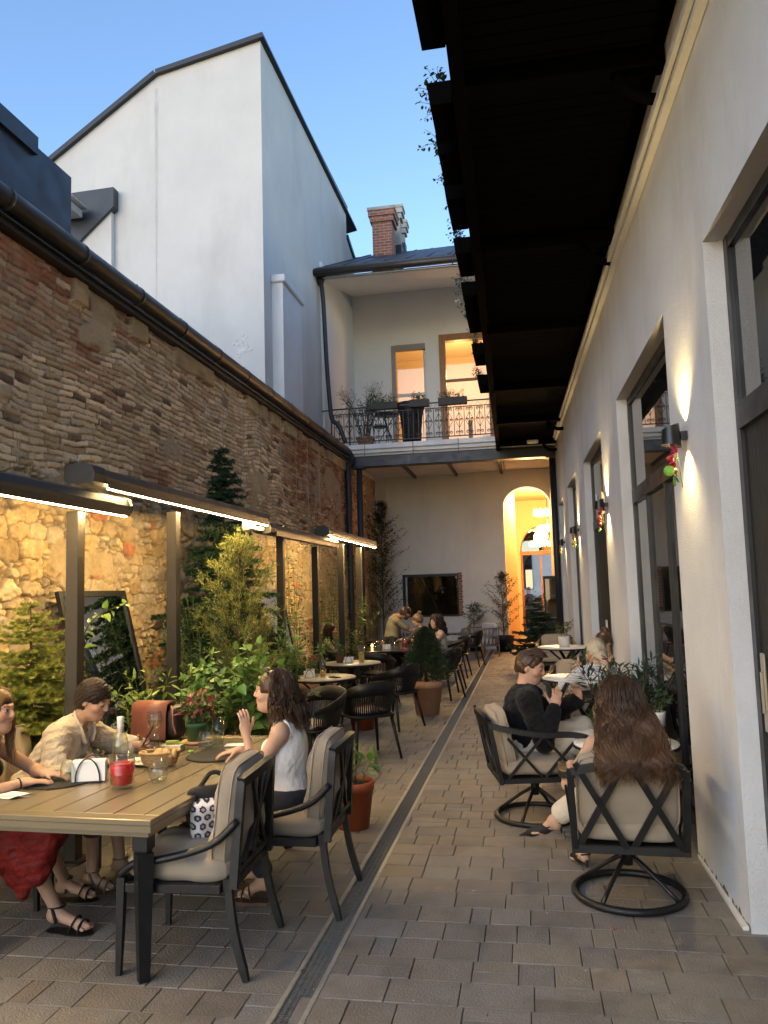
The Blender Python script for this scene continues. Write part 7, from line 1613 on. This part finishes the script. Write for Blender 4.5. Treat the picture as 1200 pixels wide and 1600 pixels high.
for a in 'lr':
    S=SDF(J['a'+a]-V3(.12,.14,.12),J['t'+a]+V3(.12,.12,.14),.007); S.cap(J['a'+a]+V3(0,-.02,-.06),J['t'+a]+V3(0,-.03,.0),.042,.034,.02); S.cap(J['a'+a]+V3(0,0,.03),J['a'+a]+V3(0,0,-.05),.042,.045,.02); S.plane(V3(0,0,.004),(0,0,-1)); put('shoe',S,PL['blackpl'],t)
haircap(t,J['hd'],(.05,.026,.014),grow=.006,h=.0055,noise=(.003,70),seed=22,line=.05,lowz=-.045,extra=lambda S,P,q,R_:S.ell(P(0,.045,.110),np.array((.056,.046,.022)),R_,.03))
rs=np.random.RandomState(24); hd=J['hd']; n=800; az=(rs.rand(n)-.5)*3.4; th=rs.rand(n)**.6*.95; Pp=[]
for i in range(n):
    d=V3(math.sin(th[i])*math.sin(az[i]),math.sin(th[i])*math.cos(az[i]),math.cos(th[i])); p=V3(0,-.016,.028)+d*V3(.084,.102,.096); k=np.linspace(0,1,7)[:,None]; g_=nrm(V3(rs.randn()*.3,.6+rs.randn()*.3,1.)); Pp.append(p+k*g_*.03+k*k*V3(0,.02,-.008))
Pp=(np.array(Pp)@hd['R'].T)*hd['s']+hd['c']; strands(t,Pp,.0028,(.08,.042,.022),rs,'hair_tuft',.4)
ph=phone_obj('phone','black phone held up in both hands by the man in black',(0,0,0),0); hw=(B['wr']+B['wl'])/2; place_world(ph,t,loc_of(t,on('Y',6.36,881,1080)),math.radians(58),.15)
# ---------------------------------------------------------------- 5 long haired woman, back to the camera (faces +Y)
t=GT('person','woman with very long wavy brown hair seen from behind in the nearest swivel armchair',(.48,4.76,0),math.radians(3))
R=hframe(.03,.10)
J=dict(pel=V3(0,-.03,.50),neck=V3(.0,-.085,.905),hd=mkhd(V3(.0,-.04,1.075),R,SK,(.07,.035,.017)),kl=V3(-.12,.42,.52),kr=V3(.05,.45,.60),al=V3(-.20,.42,.12),ar=V3(-.36,.62,.245),tl=V3(-.24,.58,.035),tr=V3(-.50,.66,.16),
   hl=V3(-.27,.20,.68),el=V3(-.8,-.4,-1.2),hr=V3(.22,.24,.66),er=V3(.6,-.2,-1),hdl=(V3(.5,.85,0),V3(0,0,-1),.4),hdr=(V3(-.4,.9,-.1),V3(0,0,-1),.4))
B=body(t,J,SK,h=.0065,feet=True)
S=torso_cloth(J,B,.012,h=.0075,fold=.002,seed=31); N=J['neck']
for s in(-1,1): S.cut(N+B['r']*s*.20-B['u']*.03,(.075,.12,.12),B['R'],.01)
S.cut(N+B['f']*.06+B['u']*.01,(.08,.10,.10),B['R'],.01); put('top',S,fab('cream_top',(.55,.5,.42)),t)
S=SDF(V3(-.62,-.25,.0),V3(.32,.8,.78),.008); P=J['pel']; S.ell(P+V3(0,0,0),(.18,.14,.12),None,.03)
for a in 'lr': S.cap(B['hp'+a],J['k'+a],.095,.08,.04); S.cap(J['k'+a],J['a'+a]+(J['k'+a]-J['a'+a])*.14,.078,.068,.03)
S.noise(.004,22,33); put('trousers',S,fab('cream_wide_trousers',(.60,.53,.41)),t)
shm2=mat('black_suede',(.012,.011,.011),.7)
for a in 'lr':
    an,to=J['a'+a],J['t'+a]; d=nrm(to-an); S=SDF(np.minimum(an,to)-.13,np.maximum(an,to)+.14,.005); fd=nrm((to-an)*V3(1,1,.6)); base=to-fd*.03+V3(0,0,-.008)
    S.cap(base-fd*.07,base+fd*.03,.036,.026,.02); S.cap(base+fd*.02,base+fd*.115,.024,.005,.02); S.cut(base-fd*.10+V3(0,0,.04),(.06,.06,.035),None,.01); S.cap(an-fd*.045+V3(0,0,-.055),base-fd*.05+V3(0,0,-.015),.012,.016,.01); put('slingback_shoe',S,shm2,t)
    m=MB(); a_,b_,_=frame(nrm(an-base)); hl_=an-fd*.045+V3(0,0,-.028); m.tube(spline([base+np.cross(fd,V3(0,0,1))*.034,hl_+np.cross(fd,V3(0,0,1))*.028,hl_-fd*.02,hl_-np.cross(fd,V3(0,0,1))*.028,base-np.cross(fd,V3(0,0,1))*.034],5),.005,5); m.tube([an-fd*.05+V3(0,0,-.06),an-fd*.055+V3(0,0,-.10)],[.010,.006],6); m.build('slingback_strap',shm2,t)
haircol=(.060,.029,.014)
def exb(S,P,q,R_): S.ell(P(0,-.085,-.06),np.array((.112,.055,.13)),None,.05); S.ell(P(0,-.125,-.28),np.array((.135,.040,.19)),None,.06); S.ell(P(0,-.14,-.38),np.array((.12,.03,.10)),None,.05)
def exb2(S,P,q,R_): 
    c_=J['hd']['c']; S.ell(c_+V3(0,-.075,-.10),(.115,.055,.15),None,.05); S.ell(c_+V3(0,-.15,-.27),(.135,.042,.17),None,.06)
S_=SDF(J['hd']['c']-V3(.25,.45,.58),J['hd']['c']+V3(.25,.2,.2),.007); q=J['hd']['s']; c=J['hd']['c']
S_.ell(c+R@V3(0,-.016,.028),(.098,.115,.106),R,.01); S_.ell(c+V3(0,-.08,-.08),(.12,.065,.12),None,.05); S_.ell(c+V3(0,-.18,-.19),(.145,.08,.09),None,.06); S_.ell(c+V3(0,-.31,-.25),(.12,.03,.06),None,.04); S_.cut(c+R@V3(0,.13,-.06),(.08,.10,.12),R,.01); S_.noise(.010,32,41,6,(2.,1,.35)); S_.noise(.004,90,42,4,(2,2,.2))
V,Q=S_.mesh(); rs=np.random.RandomState(3); link('hair',mesh_np('hair',V,[Q],True,np.array(haircol)*.7*(.8+.4*rs.rand(len(V),1))),hairmat(haircol),t)
def pushb(P,rem):
    # keep strands behind the back and cushion, fanning out
    z=P[...,2]; back=-.165-.24*np.clip((1.07-z)/.25,0,1); m_=(np.abs(P[...,0])<.34)&(rem>.02); y=P[...,1]; tgt=back-.012+(y-y.mean(1,keepdims=True).mean())*.12; k_=sstep(0,.12,rem); P[...,1]=np.where(m_,y*(1-k_)+tgt*k_,y); return P
longhair(t,J['hd'],haircol,np.random.RandomState(44),3800,.455,wave=.017,r=.0029,open_=.95,spread=1.7,tip=(.10,.050,.024),grow=.034,freq=6.,push=pushb,out=V3(0,-.02,0))
# ---------------------------------------------------------------- 6 blonde woman in dotted blouse (back view, turned left)
t=GT('person','blonde woman in a dotted white blouse, low ponytail tied with red, seen from behind',(.60,7.80,0),math.radians(12))
hc=loc_of(t,on('Y',7.86,931,1018)); R=hframe(.25,.20)
J=dict(pel=V3(0,-.03,.50),neck=V3(hc[0]-.01,.02,hc[2]-.155),hd=mkhd(hc,R,SK,(.4,.33,.2)),kl=V3(-.12,.42,.52),kr=V3(.12,.42,.52),al=V3(-.12,.5,.1),ar=V3(.12,.5,.1),hl=V3(-.16,.32,.80),el=V3(-1,-.4,-.5),hr=V3(.12,.30,.76),er=V3(1,-.4,-.5),hdl=(V3(.3,.9,.2),V3(0,0,-1),.5),hdr=(V3(-.4,.9,-.1),V3(0,0,-1),.4))
B=body(t,J,SK,h=.0075,feet=False)
S=torso_cloth(J,B,.018,h=.007,sleeves=.7,fold=.003,seed=51,ease=.012); S.cut(J['neck']+B['u']*.08,(.062,.07,.07),B['R'],.01)
def dots(V): 
    a=np.floor(V[:,0]/.020+V[:,2]/.020); b_=np.floor(V[:,0]/.020-V[:,2]/.020); fx=V[:,0]/.020+V[:,2]/.020-a-.5; fy=V[:,0]/.020-V[:,2]/.020-b_-.5; d=np.sqrt(fx**2+fy**2)<.25; return np.where(d[:,None],np.array([.03,.05,.09]),np.array([1,1,1.]))
put('blouse',S,mat('dotted_cotton',(.66,.65,.63),.8,attr=True,bump=.3,bscale=200),t,dots)
S=SDF(V3(-.32,-.25,.02),V3(.32,.66,.66),.009); S.ell(J['pel'],(.18,.14,.12),None,.03)
for a in 'lr': S.cap(B['hp'+a],J['k'+a],.1,.08,.04); S.cap(J['k'+a],J['a'+a],.08,.07,.03)
put('trousers',S,fab('white_trousers',(.6,.58,.54)),t)
bl=(.52,.43,.29)
def exp_(S,P,q,R_): S.ell(P(0,-.115,-.085),np.array((.045,.03,.05)),R_,.03); S.ell(P(0,-.135,-.17),np.array((.042,.034,.075)),R_,.03)
haircap(t,J['hd'],bl,extra=exp_,noise=(.002,50),seed=52,lowz=-.3,grow=.013)
rs=np.random.RandomState(53); hd=J['hd']; n=1100; az=.75+(2*math.pi-1.5)*rs.rand(n); th=rs.rand(n)*.5; Pp=[]
tie=V3(0,-.125,-.085)
for i in range(n):
    a=az[i]; k=np.linspace(0,1,14)[:,None]; p0=V3(math.sin(.15+th[i])*math.sin(a),math.sin(.15+th[i])*math.cos(a),math.cos(.15+th[i])); mid_=V3(math.sin(a),math.cos(a),.0); e=nrm(tie*V3(1,1,1)+V3(0,.016,-.028)+rs.randn(3)*.004)
    def on_s(v): v=nrm(v); return V3(0,-.016,.028)+v*V3(.0895,.1095,.1015)
    path=[]
    for kk in k[:,0]:
        if kk<.55: q_=kk/.55; v=(1-q_)**2*p0+2*q_*(1-q_)*mid_+q_*q_*e; path.append(on_s(v)*(1-.0*q_)+(0 if q_<.8 else (q_-.8)*5)*(tie-on_s(v))*.9)
        else: q_=(kk-.55)/.45; w_=.032*math.sin(q_*2.6+.2); path.append(tie+V3(math.cos(a*3)*w_,-.012-.0*q_+math.sin(a*3)*w_*.6,-.17*q_))
    Pp.append(path)
Pp=(np.array(Pp)@hd['R'].T)+hd['c']; strands(t,Pp,.0026,bl,rs,'hair_strands',.35)
m=MB(); p=hd['c']+hd['R']@tie; a=np.linspace(0,6.28,17)[:-1]; m.tube(np.stack([p+V3(.026*math.cos(x),.022*math.sin(x),0) for x in a]),.011,8,closed=True,cap=False); m.tube([p+V3(.0,-.02,0),p+V3(.05,-.04,-.05)],[.006,.010],6); m.build('hair_ribbon',mat('red_ribbon',(.32,.02,.02),.6),t)
# ---------------------------------------------------------------- 7 dark haired woman opposite (mostly hidden)
t=GT('person','dark haired woman in a strappy top, phone in hand, half hidden by the blonde woman',(.70,9.55,0),math.radians(165))
hc=loc_of(t,on('Y',9.42,943,1004)); R=hframe(-.35,.45)
J=dict(pel=V3(0,-.03,.50),neck=V3(hc[0],.03,hc[2]-.155),hd=mkhd(hc,R,SK,DBR),kl=V3(-.12,.42,.52),kr=V3(.12,.42,.52),al=V3(-.12,.5,.1),ar=V3(.12,.5,.1),hr=loc_of(t,on('Y',9.15,905,1040)),er=V3(.8,-.3,-.6),hl=V3(-.05,.34,.80),el=V3(-1,-.4,-.5),hdr=(V3(-.2,.5,.6),V3(-.5,-.4,.3),.7),hdl=(V3(.5,.8,0),V3(0,0,-1),.5))
B=body(t,J,SK,h=.008,feet=False); eyes(t,J['hd'],V3(0,0,-1))
S=torso_cloth(J,B,.010,h=.009,fold=.002,seed=61); N=J['neck']
for s in(-1,1): S.cut(N+B['r']*s*.20-B['u']*.03,(.08,.12,.13),B['R'],.01)
S.cut(N+B['u']*.0,(.09,.14,.12),B['R'],.01); put('top',S,fab('black_top',(.012,.012,.013)),t)
for s in(-1,1): m=MB(); m.tube(spline([N-B['u']*.12+B['f']*.13+B['r']*s*.07,N+B['u']*.005+B['f']*.02+B['r']*s*.095,N-B['u']*.10-B['f']*.10+B['r']*s*.07],6),.005,5); m.build('strap',PL['dark'],t)
S=SDF(V3(-.32,-.25,.02),V3(.32,.66,.66),.009); S.ell(J['pel'],(.18,.14,.12),None,.03)
for a in 'lr': S.cap(B['hp'+a],J['k'+a],.1,.08,.04); S.cap(J['k'+a],J['a'+a],.08,.07,.03)
put('trousers',S,fab('dark_trousers',(.02,.02,.025)),t)
haircap(t,J['hd'],(.04,.018,.011),extra=lambda S,P,q,R_:S.ell(P(0,-.10,.10),np.array((.05,.045,.045)),R_,.02),noise=(.003,60),seed=62,lowz=-.07,grow=.014)
ph=phone_obj('phone','dark phone in the hand of the dark haired woman behind the blonde',(0,0,0),0); place_world(ph,t,B['wr']+V3(-.05,.05,.06),math.radians(50),.2)
# ---------------------------------------------------------------- 8 woman in black by the post (faces +X)
t=GT('person','long haired woman in a black strappy top by the fourth post, holding up a phone',(-3.36,13.55,0),math.radians(-85))
hc=loc_of(t,on('Y',13.55,517,985)); R=hframe(.0,.12)
h1=loc_of(t,on('Y',13.45,536,997))
J=dict(pel=V3(0,-.03,.50),neck=V3(0,hc[1]-.06,hc[2]-.15),hd=mkhd(hc,R,SK,DBR),kl=V3(-.12,.42,.52),kr=V3(.12,.42,.52),al=V3(-.12,.45,.1),ar=V3(.12,.45,.1),hr=h1+V3(.02,0,-.04),er=V3(.4,-.2,-1),hl=h1+V3(-.08,.0,-.05),el=V3(-.4,-.2,-1),hdr=(V3(-.1,.2,.9),V3(-.8,.3,.0),.6),hdl=(V3(.1,.2,.9),V3(.8,.3,.0),.6))
B=body(t,J,SK,h=.008,feet=False); eyes(t,J['hd'])
S=torso_cloth(J,B,.010,h=.009,fold=.002,seed=71); N=J['neck']
for s in(-1,1): S.cut(N+B['r']*s*.20-B['u']*.03,(.08,.12,.13),B['R'],.01)
S.cut(N+B['u']*.0,(.09,.14,.10),B['R'],.01); put('top',S,fab('black_vest',(.010,.010,.011)),t)
S=SDF(V3(-.32,-.25,.02),V3(.32,.66,.66),.009); S.ell(J['pel'],(.18,.14,.12),None,.03)
for a in 'lr': S.cap(B['hp'+a],J['k'+a],.1,.08,.04); S.cap(J['k'+a],J['a'+a],.08,.07,.03)
put('trousers',S,bpy.data.materials['black_vest'],t)
haircap(t,J['hd'],DBR,noise=(.003,40),seed=72,lowz=-.3,extra=lambda S,P,q,R_:S.ell(P(0,-.08,-.12),np.array((.085,.055,.15)),R_,.05)); longhair(t,J['hd'],(.04,.020,.012),np.random.RandomState(73),350,.42,wave=.006,open_=1.1,spread=1.2,freq=2,r=.005)
ph=phone_obj('phone','phone held up by the woman in black at the long table',(0,0,0),0); place_world(ph,t,h1+V3(-.03,.06,.08),math.radians(70),0)
# ---------------------------------------------------------------- 9 bearded man leaning in (standing, bent over the table)
t=GT('person','bearded man in a grey green T-shirt bending over the long table',(-2.62,15.6,0),math.radians(-62))
hc=loc_of(t,on('Y',15.3,634,958)); R=hframe(.0,.5)
J=dict(pel=V3(0,-.12,.80),neck=V3(0,hc[1]-.10,hc[2]-.10),hd=mkhd(hc,R,np.array([.45,.25,.17]),(.035,.018,.010),1.03,nk=.062,beard=.85),kl=V3(-.1,.02,.46),kr=V3(.1,.02,.46),al=V3(-.1,-.05,.09),ar=V3(.1,-.02,.09),
   hr=V3(.18,.42,.86),er=V3(.9,-.2,-.5),hl=V3(-.12,.46,.86),el=V3(-.9,-.2,-.5),hdr=(V3(-.4,.8,-.3),V3(0,0,-1),.6),hdl=(V3(.4,.8,-.3),V3(0,0,-1),.6),fwd=V3(0,.6,-.5))
B=body(t,J,SK,h=.009,female=False,feet=False); eyes(t,J['hd'],V3(0,0,-1))
S=torso_cloth(J,B,.014,h=.009,sleeves=.75,female=False,fold=.003,seed=81,ease=.012); S.cut(J['neck']+B['u']*.08,(.07,.08,.07),B['R'],.01); put('t_shirt',S,fab('sage_cotton',(.22,.20,.14)),t)
S=SDF(V3(-.35,-.4,.02),V3(.35,.4,1.0),.01); S.ell(J['pel'],(.175,.13,.13),None,.03)
for a in 'lr': S.cap(B['hp'+a],J['k'+a],.098,.08,.04); S.cap(J['k'+a],J['a'+a],.078,.06,.03)
put('trousers',S,fab('black_jeans',(.014,.014,.016)),t)
for a in 'lr': S=SDF(J['a'+a]-V3(.12,.14,.12),J['a'+a]+V3(.12,.26,.1),.009); S.cap(J['a'+a]+V3(0,-.02,-.05),J['a'+a]+V3(0,.15,-.055),.04,.035,.02); put('shoe',S,PL['blackpl'],t)
haircap(t,J['hd'],(.035,.018,.010),grow=.014,h=.007,noise=(.004,60),seed=82,line=.02,lowz=-.055)
# ---------------------------------------------------------------- 10 bun woman
t=GT('person','woman with her hair in a bun and a sheer black top at the long table',(-1.98,14.9,0),math.radians(70))
hc=loc_of(t,on('Y',14.9,652,969)); R=hframe(.1,.3)
J=dict(pel=V3(0,-.03,.50),neck=V3(0,hc[1]-.05,hc[2]-.155),hd=mkhd(hc,R,SK,(.08,.05,.03)),kl=V3(-.12,.42,.52),kr=V3(.12,.42,.52),al=V3(-.12,.45,.1),ar=V3(.12,.45,.1),hl=V3(-.1,.42,.80),el=V3(-.8,-.3,-.6),hr=V3(.1,.40,.8),er=V3(.8,-.3,-.6),hdl=(V3(.3,.9,0),V3(0,0,-1),.4),hdr=(V3(-.3,.9,0),V3(0,0,-1),.4))
B=body(t,J,SK,h=.009,feet=False); eyes(t,J['hd'],V3(0,0,-1))
S=torso_cloth(J,B,.012,h=.009,sleeves=1.7,fold=.002,seed=91); S.cut(J['neck']+B['u']*.05,(.08,.09,.09),B['R'],.01); put('top',S,fab('sheer_black',(.03,.022,.018)),t)
S=SDF(V3(-.32,-.25,.02),V3(.32,.66,.66),.009); S.ell(J['pel'],(.18,.14,.12),None,.03)
for a in 'lr': S.cap(B['hp'+a],J['k'+a],.1,.08,.04); S.cap(J['k'+a],J['a'+a],.08,.07,.03)
put('trousers',S,bpy.data.materials['black_jeans'],t)
haircap(t,J['hd'],(.14,.085,.045),extra=lambda S,P,q,R_:S.ell(P(0,-.085,.115),np.array((.042,.04,.04)),R_,.015),noise=(.003,60),seed=92,lowz=-.06,grow=.011)
# ---------------------------------------------------------------- 11 smiling curly woman
t=GT('person','smiling woman with long dark curly hair and a pale top at the long table',(-1.52,13.72,0),math.radians(105))
hc=loc_of(t,on('Y',13.75,681,972)); R=hframe(.55,.05)
J=dict(pel=V3(0,-.03,.50),neck=V3(0,hc[1]-.05,hc[2]-.155),hd=mkhd(hc,R,SK*1.02,DBR),kl=V3(-.12,.42,.52),kr=V3(.12,.42,.52),al=V3(-.12,.45,.1),ar=V3(.12,.45,.1),hl=V3(-.1,.40,.80),el=V3(-.8,-.3,-.6),hr=V3(.1,.38,.8),er=V3(.8,-.3,-.6),hdl=(V3(.3,.9,0),V3(0,0,-1),.4),hdr=(V3(-.3,.9,0),V3(0,0,-1),.4))
B=body(t,J,SK,h=.009,feet=False); eyes(t,J['hd'])
S=torso_cloth(J,B,.012,h=.009,fold=.002,seed=95); N=J['neck']
for s in(-1,1): S.cut(N+B['r']*s*.21-B['u']*.03,(.08,.12,.12),B['R'],.01)
S.cut(N+B['u']*.03,(.08,.10,.10),B['R'],.01); put('top',S,fab('pale_grey_top',(.38,.35,.30)),t)
S=SDF(V3(-.32,-.25,.02),V3(.32,.66,.66),.009); S.ell(J['pel'],(.18,.14,.12),None,.03)
for a in 'lr': S.cap(B['hp'+a],J['k'+a],.1,.08,.04); S.cap(J['k'+a],J['a'+a],.08,.07,.03)
put('trousers',S,bpy.data.materials['black_jeans'],t)
m=MB(); m.ball(hc+R@V3(0,.0885,-.052),(.018,.005,.006),8,5,R=R); m.build('teeth',PL['ceramic'],t)
haircap(t,J['hd'],DBR,noise=(.010,60),seed=96,lowz=-.3,grow=.022,extra=lambda S,P,q,R_:(S.ell(P(.085,-.03,-.10),np.array((.05,.06,.13)),R_,.05),S.ell(P(-.085,-.03,-.10),np.array((.05,.06,.13)),R_,.05),S.ell(P(0,-.09,-.12),np.array((.09,.055,.15)),R_,.05))); longhair(t,J['hd'],(.03,.016,.010),np.random.RandomState(97),500,.36,wave=.02,open_=.95,spread=1.6,freq=9,r=.0055,grow=.028)
# ---------------------------------------------------------------- 12 person with blue cap in the street
t=GT('person','person in a blue cap and dark jacket sitting outside beyond the passage',(.02,32.3,0),math.radians(60))
hc=V3(0,.03,1.55)
J=dict(pel=V3(0,-.03,.80),neck=V3(0,.0,1.38),hd=mkhd(hc,hframe(0,.1),SK,DBR),kl=V3(-.1,.25,.6),kr=V3(.1,.25,.6),al=V3(-.1,.22,.12),ar=V3(.1,.22,.12),hl=V3(-.15,.3,1.0),el=V3(-.8,-.3,-.6),hr=V3(.15,.3,1.0),er=V3(.8,-.3,-.6))
B=body(t,J,SK,h=.013,female=False,feet=False)
S=torso_cloth(J,B,.03,h=.013,sleeves=1.9,female=False,fold=.003); put('jacket',S,PL['anth'],t)
S=SDF(V3(-.32,-.25,.02),V3(.32,.6,.95),.013); S.ell(J['pel'],(.17,.14,.12),None,.03)
for a in 'lr': S.cap(B['hp'+a],J['k'+a],.1,.08,.04); S.cap(J['k'+a],J['a'+a],.08,.07,.03)
put('trousers',S,bpy.data.materials['black_jeans'],t)
S=SDF(hc-.2,hc+.25,.01); S.ell(hc+V3(0,-.01,.045),(.09,.11,.085),None,.01); S.plane(hc+V3(0,0,.03),(0,0,-1)); S.ell(hc+V3(0,.12,.035),(.07,.07,.008),None,.01); put('cap',S,mat('blue_cap',(.03,.08,.35),.7),t)
